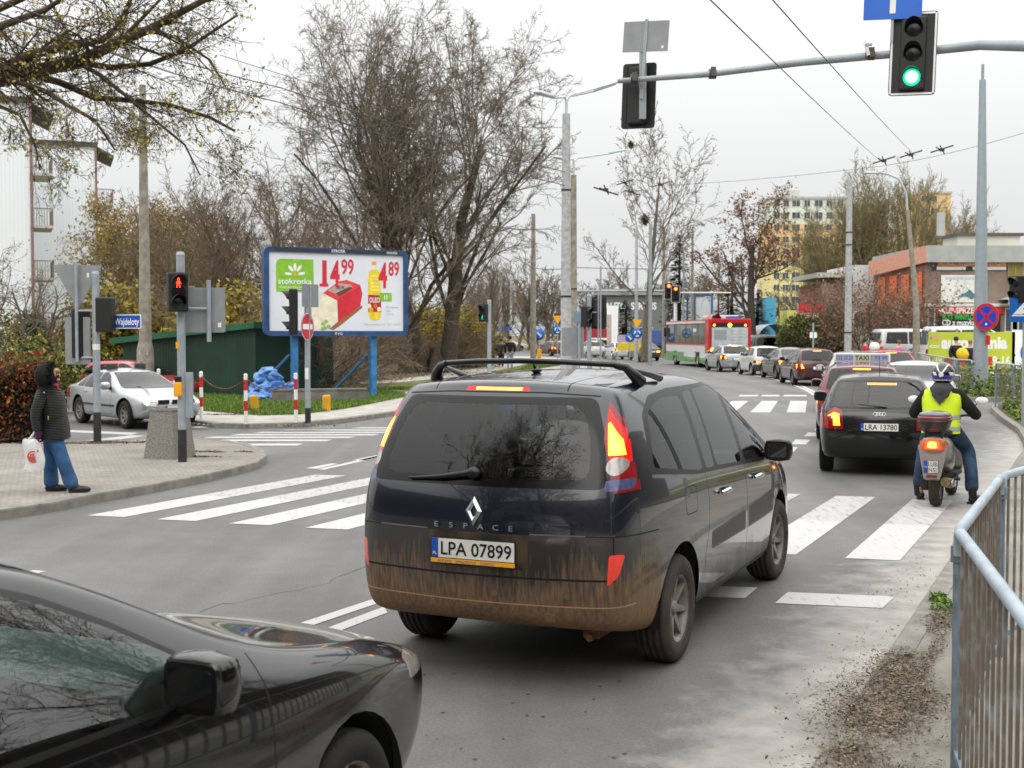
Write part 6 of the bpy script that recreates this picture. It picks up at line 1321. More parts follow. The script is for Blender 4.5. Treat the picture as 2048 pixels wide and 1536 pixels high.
def litter(label, patches, seed, size=.02, z=.112):
    rg = np.random.default_rng(seed); c = []
    for x, y, rx, ry, n, ang in patches:
        r = rg.uniform(0, 1, n) ** .6 * (1 + rg.normal(0, .3, n)); a = rg.uniform(0, 2 * PI, n); px, py = r * np.cos(a) * rx, r * np.sin(a) * ry
        c.append(np.stack([x + px * math.cos(ang) + py * math.sin(ang), y - px * math.sin(ang) + py * math.cos(ang), z + np.abs(rg.normal(0, .006, n))], 1))
    c = np.concatenate(c); N = len(c); a = rg.normal(0, 1, (N, 3)); a[:, 2] *= .25; a /= np.linalg.norm(a, axis=1, keepdims=True); b = np.cross(a, np.array([0, 0, 1]) + rg.normal(0, .3, (N, 3))); b /= np.linalg.norm(b, axis=1, keepdims=True); s = size * rg.uniform(.4, 1.4, (N, 1)); w_ = rg.uniform(.15, .6, (N, 1))
    V = np.stack([c - a * s, c + b * s * w_, c + a * s, c - b * s * w_], 1).reshape(-1, 3)
    o = np_mesh('leaf_litter', V, np.arange(N * 4).reshape(-1, 4), fl, None, mi=rg.choice(4, N, p=[.4, .3, .22, .08])); tag(o, label, 'leaf litter', kind='stuff')
gp_ = lambda u, v: (G(u, v, .1).x, G(u, v, .1).y)
litter('dry needles and leaves beside the kerb under the railing', [(*gp_(1795, 1340), .15, .42, 3600, .4), (*gp_(1760, 1390), .26, .5, 2600, .5), (*gp_(1745, 1440), .2, .3, 2600, .3), (*gp_(1700, 1510), .13, .25, 1200, .4), (*gp_(1885, 1240), .10, .45, 1600, .4), (*gp_(1840, 1400), .12, .3, 1200, .3), (*gp_(1860, 1320), .05, .8, 900, .43), (*gp_(1760, 1430), .35, .6, 4200, .4), (*gp_(1760, 1560), .35, .3, 2400, .3)], 41, .011)
litter('brown leaves lying along the kerbs of the side road', [(*gp_(130, 888), .9, .12, 900, 0), (*gp_(230, 886), .7, .14, 1200, 0), (*gp_(420, 905), .28, .1, 260, .2), (*gp_(400, 915), .3, .08, 240, .1), (*gp_(490, 905), .25, .06, 120, .4), (*gp_(350, 848), 1.0, .25, 900, .3), (*gp_(590, 852), .8, .25, 700, -.1), (*gp_(450, 830), .9, .2, 500, 0)], 42, .03)
litter('dry leaves covering the park ground under the huge tree', [(-5.5, 62, 5, 7, 4500, 0), (-9, 55, 4, 4, 2500, 0)], 43, .07, .135)
litter('scattered bits in the sandy gutter by the right kerb', [(2.0, 7.4, .25, 1.6, 260, .43), (3.3, 10.4, .2, 1.2, 120, .43)], 44, .012, .003)
leafy('weeds', 'small green weed tuft growing at the railing by the kerb', blobpts([(0, 0, .03, .10, .16, .06), (.05, .3, .03, .07, .1, .04)]), 260, .02, wl[:2], 'weeds', 25, None, (*gp_(1890, 1222), .1))
# ------------------------------------------------------------------ street furniture
def hood(b, c, r, M, m=None, ln=.18):
    """open visor over a lens; opening towards local +z of M"""
    vs = []; n = 12
    for k in (0, 1):
        for i in range(n + 1):
            a = -.35 + (PI + .7) * i / n; z = .01 + k * (ln if True else 0) * (1 if k else 0)
            zz = ln * (.35 + .65 * max(0, math.sin(a))) if k else .005; vs.append((c[0] + r * 1.08 * math.cos(a) * (1 - .06 * k), c[1] + r * 1.08 * math.sin(a), zz + .06))
    fs = [(i, i + 1, n + 1 + i + 1, n + 1 + i) for i in range(n)]; b.add(vs, fs, m or sigblk, True, M); b.add([(x * 1, y, z) for x, y, z in vs], [f[::-1] for f in fs], m or sigblk, True, M @ Matrix.Scale(.985, 4))
def signal(parent, M, aspects=3, lit=None, lit_mat=None, hot=None, back=False, walk=None, sz=1., r=.10):
    """signal head; M = frame at its centre, local y up, local z = the way it faces. Children: lens parts"""
    H = .28 * aspects * sz * (r / .10); w_ = .28 * sz * (r / .10); b = MB(sigblk); b.box(-w_ / 2, w_ / 2, -H / 2, H / 2, -.12, .06, M=M, bev=.03)
    if back:
        bw_, bh = w_ * 1.85, H * 1.14; b.prism(rpoly([(-bw_ / 2, -bh / 2), (bw_ / 2, -bh / 2), (bw_ / 2, bh / 2), (-bw_ / 2, bh / 2)], .06), .012, sigblk, M, z0=-.02)
        e_ = .02
        for (x0, x1, y0, y1) in ((-bw_ / 2 + .012, -bw_ / 2 + .042, -bh / 2 + .03, bh / 2 - .03), (bw_ / 2 - .042, bw_ / 2 - .012, -bh / 2 + .03, bh / 2 - .03), (-bw_ / 2 + .042, bw_ / 2 - .042, bh / 2 - .042, bh / 2 - .012), (-bw_ / 2 + .042, bw_ / 2 - .042, -bh / 2 + .012, -bh / 2 + .042)): b.box(x0, x1, y0, y1, -.008, -.003, white, M=M)
        for k in range(-3, 4): b.box(k * bw_ / 8 - .012, k * bw_ / 8 + .012, -bh / 2 + .05, bh / 2 - .05, -.035, -.02, sigblk, M=M)
    for i in range(aspects): hood(b, (0, H / 2 - H / aspects * (i + .5)), r * sz, M)
    o = b.build('signal_head', parent)
    for i in range(aspects):
        y = H / 2 - H / aspects * (i + .5); on = (i == lit); mm = lit_mat if on else dark_in; L_ = MB(mm)
        if on and walk:
            L_.disc(r * sz, dark_in, M, .064, 16); k = r * sz * .0105
            fig = [[(-12, 20), (12, 20), (14, -15), (-14, -15)], [(-14, -15), (-2, -15), (-16, -75), (-28, -70)], [(2, -15), (14, -15), (26, -70), (14, -76)], [(12, 18), (20, 12), (36, -20), (28, -24)], [(-12, 18), (-20, 12), (-34, -20), (-26, -24)], circ(0, 42, 17, 10)]
            for q in fig: L_.add([(x * k, yy * k, .067) for x, yy in q], [tuple(range(len(q)))], mm, M=M @ Matrix.Translation((0, y, 0)))
            L_.v = [tuple(v) for v in L_.v]
        else:
            pr = [(r * sz, .062), (r * sz * .8, .072), (r * sz * .45, .08), (0, .083)]; L_.lathe(pr, 20, mm, M @ Matrix.Translation((0, y, 0)))
            if on and hot: L_.disc(r * sz * .72, hot, M @ Matrix.Translation((0, y, 0)), .086, 20)
        L_.build('lens', o)
    return o
def post(label, u, v, h, r=.055, z=.1, name='signal_pole', base=.5, cat='pole', m=None, cap=True, g=None):
    g = g or G(u, v, z); t = thing(name, label, cat, (g.x, g.y, z)); b = MB(m or polep).tube([(0, 0, base), (0, 0, h)], r, 14)
    if base: b.tube([(0, 0, 0), (0, 0, base)], r * 1.04, 14, mat('pole_base_black', '2b2a2a', .7, var=.2))
    if cap: b.tube([(0, 0, h), (0, 0, h + .05)], [r * 1.1, r * .8], 14)
    b.build('pole', t); return t
def face(t, x, y, z, ang, tilt=0):
    """frame on a thing: local z (facing) horizontally at heading ang (0 = towards the camera, positive turns to the viewer's right)"""
    f = Vector((math.sin(ang), -math.cos(ang), 0)); u = Vector((0, 0, 1)).cross(f) * 1; return frame((x, y, z), u, (0, 0, 1))
def inv_tri(m, s_, M, th=.006, back=dgal, z=0):
    m.prism(rpoly([(-s_, s_ * .8), (0, -s_), (s_, s_ * .8)][::-1], .05), th, back, M, z0=z)
def rsign(m, w_, h_, mm, M, z0=0, th=.006, r=.04): m.prism(rpoly([(-w_ / 2, -h_ / 2), (w_ / 2, -h_ / 2), (w_ / 2, h_ / 2), (-w_ / 2, h_ / 2)], r), th, mm, M, z0=z0)
# pole with the lit red pedestrian signal
t = post('grey signal pole with lit red pedestrian light and yellow push button beside the concrete bin', 365, 925, 3.12, .064)
M_ = face(t, -.04, -.2, 2.72, .38); M_ = face(t, .0, -.17, 2.56, .45); o = signal(t, M_, 2, 0, red_on, None, walk=True, r=.105)
MB(black).box(-.03, .03, -.2, .0, 2.80, 2.85).box(-.03, .03, -.2, 0, 2.27, 2.32).build('bracket', t)
q = t; b = MB(polep).tube([(.0, .02, 2.32), (.38, .08, 2.32)], .02, 8).tube([(.4, .08, 1.82), (.4, .08, 2.75)], .035, 10); Ms = face(q, .33, .13, 2.30, .12)
b.build('bracket', t); b = MB(dgal); rsign(b, .60, .68, dgal, Ms, 0, .008); b.box(-.3, .3, -.33, -.31, -.012, 0, M=Ms).box(-.3, .3, .31, .33, -.012, 0, M=Ms); b.box(.19, .24, -.26, -.19, .009, .0095, white, M=Ms); b.build('sign_back', t)
MB(signy).box(-.09, .03, -.15, -.05, 1.0, 1.22, bev=.03).build('push_button', t); MB(black).box(-.075, .015, -.13, -.05, 1.22, 1.30, bev=.01).build('button_hood', t); MB(polep).box(.06, .16, -.03, .06, .68, 1.36).build('cable_box', t); MB(signy).box(-.065, -.02, -.066, -.06, 1.72, 1.82).build('sticker', t)
# left pole with signal backs, give way sign back, street name
t = post('grey signal pole with street name plate and back of a give way sign', 195, 886, 3.0, .065, base=.55)
M_ = face(t, .19, .0, 2.28, PI - .25); signal(t, M_, 2, r=.11); M_ = face(t, -.32, .1, 1.95, -2.2); signal(t, M_, 3, 2, green_on, None, r=.105)
b = MB(polep).tube([(0, .02, 2.35), (-.30, -.05, 2.35)], .02, 8).tube([(-.32, -.06, 1.45), (-.32, -.06, 3.2)], .03, 10).tube([(0, 0, 1.52), (-.3, 0, 1.52)], .02, 8).tube([(0, .05, 2.5), (.15, .05, 2.5)], .018, 6); b.build('bracket', t)
b = MB(dgal); Mt = face(t, -.32, -.0, 2.78, .1); b.prism(rpoly([(-.43, .38), (0, -.42), (.43, .38)][::-1], .04), .01, dgal, Mt, z0=-.03); b.box(.16, .2, .16, .24, -.019, -.018, white, M=Mt); b.build('give_way_sign', t)
b = MB(dgal); Mt = face(t, -.33, -.01, 1.82, .05); rsign(b, .44, .84, dgal, Mt, -.03, .01, .03); b.build('sign_back', t)
b = MB(mat('street_sign_blue', '1d4fa8', .45, .0, .05)); Ms = face(t, .44, .02, 2.16, -.25); rsign(b, .80, .25, signw, Ms, 0, .006, .02); rsign(b, .77, .22, mat('street_sign_blue', '1d4fa8', .45), Ms, .006, .003, .02); b.text('ul.', .10, signw, M=Ms, z=.010, cx=-.30, bold=.012).text('Wajdeloty', .115, signw, M=Ms, z=.010, cx=.12, width=.48, bold=.012); b.build('street_name_plate', t)
MB(white).tube([(0, 0, 1.66), (0, 0, 1.76)], .067, 14, cap=False).build('sticker', t)
# no entry sign pole with side-on signal
t = post('grey pole with side-on traffic light and no entry sign in front of the billboard', 616, 845, 2.92, .062, base=.32)
M_ = face(t, -.33, .0, 2.42, -1.45); signal(t, M_, 3, r=.12); b = MB(polep).tube([(0, .05, 2.9), (-.3, .05, 2.9)], .018, 6).tube([(0, .02, 2.0), (-.25, .02, 2.0)], .018, 6).tube([(.07, -.02, 2.25), (.07, -.02, 3.0)], .025, 8); b.build('bracket', t)
b = MB(signr); Ms = face(t, .02, -.10, 2.10, 1.25) @ Matrix.Scale(.88, 4); b.lathe([(0, -.008), (.34, -.008), (.34, 0), (.325, .001)], 32, dgal, Ms).disc(.335, signw, Ms, .001, 32).disc(.32, signr, Ms, .0035, 32).box(-.25, .25, -.065, .065, .004, .006, signw, M=Ms); b.build('no_entry_sign', t)
b = MB(dgal); Ms = face(t, .06, .02, 2.78, 1.1); b.prism(rpoly([(-.3, -.25), (.3, -.25), (.3, .25), (-.3, .25)], .03), .008, dgal, Ms); b.build('sign_back', t); MB(white).box(-.05, .03, -.066, -.06, .95, 1.2).build('sticker', t)
# green pedestrian light
t = post('grey pole with lit green pedestrian light before the park path', 978, 0, 3.15, .075, g=P(978, 0, 46), base=0, z=.1)
signal(t, face(t, -.22, -.05, 2.72, -.55), 2, 1, green_on, None, walk=True, r=.115); MB(black).box(-.2, 0, -.02, .02, 3.0, 3.04).box(-.2, 0, -.02, .02, 2.4, 2.44).build('bracket', t)
# signals seen from behind near the railing
t = post('signal pole with two black signal backs beside the corner railing', 1176, 0, 3.1, .07, g=P(1180, 0, 38), base=0)
signal(t, face(t, -.08, -.15, 2.47, .9), 2, r=.11); signal(t, face(t, .27, .1, 2.58, PI - .1), 3, back=True, r=.10); b = MB(polep).tube([(.27, -.02, 1.7), (.27, -.02, 3.15)], .02, 8).tube([(0, 0, 2.6), (.27, 0, 2.6)], .02, 6); b.build('bracket', t)
t = post('grey pole carrying the grey back of a square sign left of the signal backs', 1158, 0, 2.7, .04, g=P(1160, 0, 40), base=0, name='sign_pole'); b = MB(dgal); rsign(b, .7, .9, dgal, face(t, -.2, .05, 1.7, .1)); b.build('sign_back', t); MB(mat('blue_grey_box', '6d8296', .6)).box(-.18, .18, -.05, .05, 2.3, 2.65).build('sign_box', t)
t = post('thin grey pole right of the signal backs', 1202, 0, 3.9, .025, g=P(1203, 0, 37), base=0, name='thin_pole', m=galv)
# far red signals
for u, v, d, lb, hh in ((1337, 582, 99, 'small far red signal on the left end of the mast arm over the bus lane', 5.6), (1351, 588, 97, 'small far red signal on a short white mast in front of the halls', 5.3)):
    p = P(u, v, d); t = thing('traffic_light', lb, 'traffic light', (p.x, p.y, 0)); signal(t, face(t, 0, -.1, p.z, 0), 3, 0, red_on, red_hot, back=True, r=.14)
    b = MB(white if hh < 5.5 else polep)
    if hh < 5.5: b.tube([(0, .1, 0), (0, .1, p.z - .3), (.1, .1, p.z + .2)], .12, 8).tube([(0, .1, p.z + .1), (4.3, .1, p.z + .1)], .06, 6)
    else: b.tube([(-8, .1, 0), (-8, .1, p.z), (0, .1, p.z)], .1, 8)
    b.build('mast', t)
# ------------------------------------------------------------------ mast arm with the big green light
def mast():
    a = P(2110, 84, 19.0); l = P(1237, 162, 22.6); base = Vector((a.x + 2.4, a.y - .9, .1)); t = thing('signal_gantry', 'mast arm over the road with big green light and signal back', 'traffic light gantry', (base.x, base.y, .1)); o = Vector(t.location)
    c = [P(1237, 162, 22.6), P(1420, 148, 21.6), P(1600, 125, 20.9), P(1880, 99, 19.9), P(1960, 90, 19.6), P(2048, 92, 19.3)]; b = MB(galv); pts = [p - o for p in c] + [Vector((-.5, .2, 6.3)), Vector((-.1, .05, 5.7)), Vector((0, 0, 4.8)), Vector((0, 0, 0))]
    b.tube(pts, [.045, .055, .062, .072, .078, .085, .1, .11, .12, .15], 14); b.build('mast', t)
    tipp = c[0] - o; MB(galv).tube([tipp, P(1132, 196, 43) - o * 0 - o], .012, 6) 
    d1 = P(1826, 107, 19.85) - o; ang = .38
    signal(t, frame(d1, (math.cos(.36), -math.sin(.36) * -1 * -1, -.03), (.03, 0, 1)), 3, 2, green_on, green_hot, back=True, r=.136)
    d2 = P(1281, 187, 22.55) - o; signal(t, frame(d2 + Vector((0, .25, 0)), (-math.cos(.42), math.sin(.42), .03), (.03, 0, 1)), 3, back=True, r=.122)
    MB(galv).box(-.06, .06, -.08, .0, -.45, .95, M=Matrix.Translation(d2 + Vector((.04, .06, 0)))).build('bracket', t)
    b = MB(dgal); ms = frame(P(1292, 73, 22.5) - o, (math.cos(.42), -math.sin(.42), -.06), (.05, 0, 1)); rsign(b, .84, .54, dgal, ms, 0, .01, .01); b.box(-.03, .03, -1.1, .3, .012, .03, galv, M=ms).box(.3, .34, -.22, -.17, .011, .012, white, M=ms); b.build('sign_back', t)
    b = MB(mat('lane_sign_blue', '1f63c4', .45, var=.04)); ms = frame(P(1787, -18, 19.9) - o, (math.cos(.3), -math.sin(.3), -.03), (.02, 0, 1)); rsign(b, .88, .88, mat('lane_sign_blue', '1f63c4', .45), ms, 0, .01, .02); b.box(-.045, .045, -.35, .3, .011, .013, white, M=ms); b.box(-.02, .02, -.8, -.35, -.03, -.005, galv, M=ms); b.build('lane_sign', t)
    b = MB(signr); ms = frame(P(2095, -62, 19.2) - o, (1, -.3, 0), (0, 0, 1)); b.prism(rpoly([(-.5, -.43), (.5, -.43), (0, .43)][::1], .05), .01, signr, ms @ Matrix.Rotation(PI, 4, 'Z')); b.prism(rpoly([(-.36, -.33), (.36, -.33), (0, .28)], .03), .003, signy, ms @ Matrix.Rotation(PI, 4, 'Z'), z0=.01); b.build('warning_sign', t)
    for (u, v, d) in ((1425, 148, 21.6), (1268, 158, 22.4), (1740, 110, 20.3)):
        p = P(u, v, d) - o; MB(mat('clamp_dark', '5a5550', .6, .3)).tube([p - Vector((.06, 0, 0)), p + Vector((.06, 0, .0))], .085, 10).box(p.x - .04, p.x + .04, p.y - .12, p.y - .05, p.z - .05, p.z + .1).build('clamp', t)
    p = P(1740, 98, 20.2) - o; MB(white).tube([p + Vector((-.02, 0, -.1)), p + Vector((-.06, 0, .06))], .03, 8).tube([p + Vector((-.1, -.04, .08)), p + Vector((.02, .0, .08))], .035, 8).build('detector_camera', t)
mast()
# ------------------------------------------------------------------ lamp posts and trolley wire poles
lampw = mat('lamp_housing', 'b9c0c4', .4, .3, .05)
def lamp_head(b, p, d, s=1.):
    d = Vector(d).normalized(); u = Vector((-d.y, d.x, 0)).normalized(); M = frame(p, d, u); b.add([(0, -.07 * s, -.03), (.8 * s, -.16 * s, -.05), (.95 * s, 0, -.04), (.8 * s, .16 * s, -.05), (0, .07 * s, -.03), (0, -.05 * s, .06), (.7 * s, -.1 * s, .07), (.9 * s, 0, .0), (.7 * s, .1 * s, .07), (0, .05 * s, .06)], [(4, 3, 2, 1, 0), (5, 6, 7, 8, 9), (0, 1, 6, 5), (1, 2, 7, 6), (2, 3, 8, 7), (3, 4, 9, 8), (4, 0, 5, 9)], lampw, True, M)
def cpole(label, u, d, vtop, r0, r1, m, arms=None, name='lamp_post', cat='lamp post', z=.1, bands=(), leanx=0):
    x = P(u, 0, d).x; t = thing(name, label, cat, (x, d, z)); h = P(u, vtop, d).z - z; b = MB(m).tube([(0, 0, 0), (leanx * .5, 0, h / 2), (leanx, 0, h)], [r0, (r0 + r1) / 2, r1], 16); b.build('pole', t)
    for zb in bands: MB(mat('steel_band', '3a3a3a', .5, .5)).tube([(leanx * zb / h, 0, zb), (leanx * zb / h, 0, zb + .06)], (r0 + (r1 - r0) * zb / h) * 1.12, 16).build('band', t)
    if arms:
        hu = P(u, arms[0], d).z - z; MB(lampw).tube([(leanx, 0, h - .3), (leanx, 0, hu)], .05, 8).build('spigot', t)
        for (uu, vv, dd) in arms[1:]:
            e_ = P(uu, vv, dd) - Vector(t.location); s0 = Vector((leanx, 0, hu - .05)); hd = (e_ - s0).normalized(); k = e_ - hd * (1.0)
            MB(lampw).tube([s0, s0.lerp(k, .12) + Vector((0, 0, .14)), s0.lerp(k, .3) + Vector((0, 0, .1)), k], .035, 8).build('arm', t); b = MB(lampw); lamp_head(b, k, hd); b.build('lamp_head', t)
    return t
cpole('tall thick concrete pole with double lamp arms right of the huge tree', 1133, 43, 228, .20, .13, concr, [200, (1065, 181, 42), (1240, 163, 43.5)], bands=(P(1133, 388, 43).z, 3.2))
cpole('second concrete pole with double lamp arms, just right of the thick one', 1148, 58, 350, .19, .13, concd, [322, (1105, 312, 57), (1256, 298, 59)], bands=(4,))
cpole('rough concrete lamp post numbered 175 in front of the green shed', 283, 40, 170, .22, .10, concd, None, z=.12)
t = bpy.data.objects['lamp_post.002']; MB(concd).tube([(-.01, 0, 0), (-.01, 0, 1.45), (-.01, 0, 1.7)], [.30, .27, .2], 10).build('plinth', t); MB(white).text('175', .14, white, M=frame((-.005, -.225, P(283, 713, 40).z), (1, 0, 0), (0, 0, 1)), bold=.02, width=.28).build('number', t)
b = MB(lampw); q = P(232, 175, 39) - Vector(t.location); lamp_head(b, q + Vector((-.35, 0, 0)), (1, -.3, -.55), 1.1); b.tube([q + Vector((-.3, 0, .0)), Vector((0, 0, P(270, 200, 40).z - .1))], .035, 8); b.build('lamp_head', t)
cpole('plain concrete pole beyond the green pedestrian light', 1067, 76, 428, .19, .12, concd, None, 'trolley_pole', 'pole')
for u, d, lb in ((1000, 92, 'far concrete pole behind the two walking people'), (1022, 118, 'very thin far pole right of the walking people'), (1275, 90, 'far grey pole behind the roundabout sign'), (1388, 108, 'far concrete pole behind the bus roof'), (1330, 104, 'far concrete pole at the left end of the bus')):
    cpole(lb, u, d, 455 if u > 1100 else 560, .14, .09, concd if u > 1300 else concr, None, 'trolley_pole', 'pole')
cpole('light steel lamp pole in front of the tall bare tree', 1303, 78, 448, .13, .10, galv, None, 'lamp_post', 'lamp post')
t = cpole('curved lamp head rising behind the tall bare tree', 1370, 100, 500, .1, .06, galv, [490, (1340, 470, 100)])
cpole('concrete trolley pole left of the curved street lamp', 1703, 64, 360, .19, .14, concr, None, 'trolley_pole', 'pole', bands=(P(1703, 470, 64).z, P(1703, 495, 64).z, 2.0))
t = cpole('thick tapered grey steel pole with a no stopping sign', 1972, 40, 160, .245, .10, mat('steel_pole_paint', '98a2a8', .5, .3, .05), None, 'steel_pole', 'pole', leanx=-.07); MB(galv).tube([(-.07, 0, P(0, 160, 40).z - .1), (-.07, 0, P(0, 135, 40).z)], .05, 8).build('spike', t)
b = MB(signr); Ms = face(t, -.02 + (1975 - 1972) * .016, -.33, P(0, 634, 39.7).z - .1, .15); b.lathe([(0, -.01), (.44, -.01), (.44, 0), (.43, .001)], 36, dgal, Ms).disc(.43, signr, Ms, .002, 36).disc(.34, mat('no_stop_blue', '2440b8', .4), Ms, .004, 36)
for a in (PI / 4, -PI / 4): b.box(-.36, .36, -.035, .035, .005, .007, signr, M=Ms @ Matrix.Rotation(a, 4, 'Z'))
b.box(-.03, .03, -.26, -.19, .008, .009, signw, M=Ms); b.build('no_stopping_sign', t); MB(signr).box(.07, .2, -.235, -.225, 1.6, 1.9).build('sticker', t)
# leaning lamp post with curved top
d = 62; g = P(1843, 0, d); t = thing('lamp_post', 'leaning grey street lamp with curved arm over the brick shop', 'lamp post', (g.x, d, .1)); k = lambda u, v: P(u, v, d) - Vector(t.location)
MB(concd).tube([(0, 0, 0), k(1832, 600), k(1815, 420)], [.2, .15, .09], 12).build('pole', t); MB(lampw).tube([k(1815, 425), k(1812, 385), k(1798, 358), k(1775, 348), k(1757, 345)], .055, 8).build('arm', t); b = MB(lampw); lamp_head(b, k(1764, 346), (-1, 0, .02), 1.0); b.build('lamp_head', t)
# ------------------------------------------------------------------ wires
def wire(label, pts, r=.012, sag=.0, name='overhead_wire'):
    P_ = []
    for a, b in zip(pts, pts[1:]):
        for i in range(8): f = i / 8; P_.append(a.lerp(b, f) - Vector((0, 0, sag * 4 * f * (1 - f))))
    P_.append(pts[-1]); b = MB(wirem).tube(P_, r, 5, cap=False); return tag(b.build(name), label, 'wire')
wire('overhead trolley wire running from top middle to the left switch fitting', [P(1380, -40, 9), P(1765, 325, 44)], .006, .05); wire('overhead trolley wire running from top middle to the right switch fitting', [P(1510, -40, 9.5), P(1832, 312, 45)], .006, .05)
wire('span wire crossing the sky behind the two switch fittings', [P(1300, 372, 58), P(1765, 332, 46), P(2060, 262, 40)], .008, .1); wire('dark wire sloping down from the top left to the thick concrete pole, upper one', [P(-20, -5, 20), P(560, 175, 34), P(1135, 345, 43)], .014, .1)
wire('dark wire sloping down from the top left to the thick concrete pole, lower one', [P(-20, 20, 20), P(560, 205, 34), P(1135, 372, 43)], .014, .1); wire('thin wire high above the huge tree', [P(440, 110, 30), P(900, 235, 40), P(1128, 255, 43)], .008, .1)
wire('horizontal feeder wire across the street near the far mast', [P(1060, 535, 76), P(1148, 535, 58), P(1385, 534, 108)], .02, .1)
wire('thin lamp arm cable between the double lamp and the gantry', [P(1143, 190, 43), P(1240, 163, 22.7)], .008, .02)
wire('wire from the concrete trolley pole to the leaning lamp', [P(1703, 490, 64), P(1808, 468, 62)], .012, .1)
wire('trolley wire descending from the switch fittings to the far road', [P(1765, 325, 44), P(1700, 400, 62)], .01, .1) if False else None
def fitting(u, v, d, lb, s=1., fl=1):
    s *= .72; p = P(u, v, d); b = MB(mat('fitting_dark', '2e2b29', .6)); b.tube([(-.55 * s, 0, -.12 * s * fl), (.55 * s, 0, .22 * s * fl)], .035 * s, 6).tube([(-.1 * s, 0, .22 * s), (.12 * s, 0, -.2 * s)], .03 * s, 6).tube([(-.3 * s, 0, .1), (.05, 0, -.05)], .03 * s, 6).box(-.1 * s, .1 * s, -.05, .05, -.06 * s, .08 * s); tag(b.build('wire_switch', None, p), lb, 'wire fitting')
for a in [(1768, 322, 44, 'left wire fitting of the three at the right sky'), (1822, 310, 45, 'middle wire fitting of the three at the right sky'), (1884, 300, 44, 'right wire fitting of the three at the right sky'), (1212, 380, 56, 'long wire fitting left of the tall bare tree', 1.4, -1), (1250, 366, 58, 'small wire fitting over the long one by the tall bare tree', 1), (1322, 370, 58, 'small wire fitting right of the tall bare tree trunk', 1), (1265, 384, 56, 'wire fitting in front of the tall bare tree trunk', .9, -1)]: fitting(*a)
# ------------------------------------------------------------------ small road signs
def small_post(label, u, vb, d, h, items, r=.035, name='road_sign'):
    g = P(u, 0, d); t = thing(name, label, 'road sign', (g.x, d, .05)); MB(polep).tube([(0, .03, 0), (0, .03, h)], r, 8).build('post', t)
    for kind, z, s_ in items:
        Ms = face(t, 0, 0, z, 0); b = MB(signb)
        if kind == 'yield': b.prism(rpoly([(-s_, s_ * .8), (0, -s_), (s_, s_ * .8)][::-1], .06), .008, signr if False else signy, Ms).prism([(-s_ * .0, -.01), (.01, .01), (-.01, .01)], .001, signy, Ms); b.prism(rpoly([(-s_ * .75, s_ * .6), (0, -s_ * .7), (s_ * .75, s_ * .6)][::-1], .04), .002, signy, Ms, z0=.009); b.build('give_way_sign', t)
        elif kind == 'round':
            b.lathe([(0, -.008), (s_, -.008), (s_, 0), (0, .001)], 20, signb, Ms)
            for i in range(3):
                a0 = i * 2 * PI / 3; b.add([(s_ * .62 * math.cos(a0 + j * .25), s_ * .62 * math.sin(a0 + j * .25), .005) for j in range(6)] + [(s_ * .4 * math.cos(a0 + j * .25), s_ * .4 * math.sin(a0 + j * .25), .005) for j in range(5, -1, -1)], [tuple(range(12))], signw, M=Ms)
            b.build('roundabout_sign', t)
        elif kind == 'keep': b.lathe([(0, -.008), (s_, -.008), (s_, 0), (0, .001)], 20, signb, Ms); b.box(-.5 * s_, .25 * s_, -.12 * s_, .12 * s_, .003, .006, signw, M=Ms @ Matrix.Rotation(-PI / 4, 4, 'Z')).add([(.55 * s_ * math.cos(-PI / 4 + a), .55 * s_ * math.sin(-PI / 4 + a), .005) for a in (-.9, 0, .9)], [(0, 1, 2)], signw, M=Ms); b.build('keep_right_sign', t)
        elif kind == 'bollard': MB(signy).box(-.14, .14, -.1, .1, 0, z, bev=.03).build('marker_post', t)
        elif kind == 'plate': b = MB(signw); rsign(b, s_, s_ * .8, signw, Ms); b.build('plate', t)
small_post('left give way sign with roundabout disc beyond the concrete poles', 1116, 0, 88, 3.2, [('yield', 3.02 + .0, .34), ('round', 2.3, .34)])
small_post('right give way sign with roundabout disc before the dark trees', 1277, 0, 88, 3.0, [('yield', 2.75, .34), ('round', 2.05, .36)])
small_post('blue keep right disc on a yellow marker left of the thick concrete pole', 1079, 0, 80, 1.6, [('keep', 1.98, .36), ('bollard', 1.05, 0)])
small_post('blue keep right disc behind the queue by the right give way sign', 1262, 0, 92, 1.7, [('keep', 1.75, .34)])
small_post('small blank white plate on a pale post in front of the ivy fence', 1633, 0, 66, 2.6, [('plate', 1.95, .38)], .05)
small_post('small blue street plates on a post above the walking people', 1002, 0, 105, 2.8, [], .05)
b = MB(mat('street_sign_blue', '1d4fa8', .45)).box(-.9, .9, -.02, .02, -.2, .1); tag(b.build('street_name_sign', None, P(1003, 656, 104.9)), 'far blue street name plates above the walking people', 'street sign')
tag(MB(signw).box(-.5, .5, -.03, .03, 0, 4.6).box(-.5, -.1, -.04, -.03, 1, 3.8, mat('faint_print', 'b8a8a0', .6)).build('banner_flag', None, (P(1227, 0, 112).x, 112, 0)), 'white leaning advertising panel behind the queue near the workshop', 'advertising panel')
tag(MB(mat('yellow_site_board', 'd9c23a', .6)).box(-1.3, 1.3, -.03, .03, .8, 1.4).box(-1.3, 1.3, -.03, .03, 1.41, 2.0, mat('lilac_board', 'b0a4bc', .6)).build('notice_board', None, (P(1271, 0, 96).x, 96, 0)), 'yellow and lilac board behind the queue under the roundabout sign', 'board')
tag(MB(mat('red_hoarding', '9a2a34', .6)).box(-2.2, 2.2, -.05, .05, .6, 2.6).build('hoarding', None, (P(1195, 0, 125).x, 125, 0)), 'dark red hoarding far behind the queue by the workshop', 'hoarding')
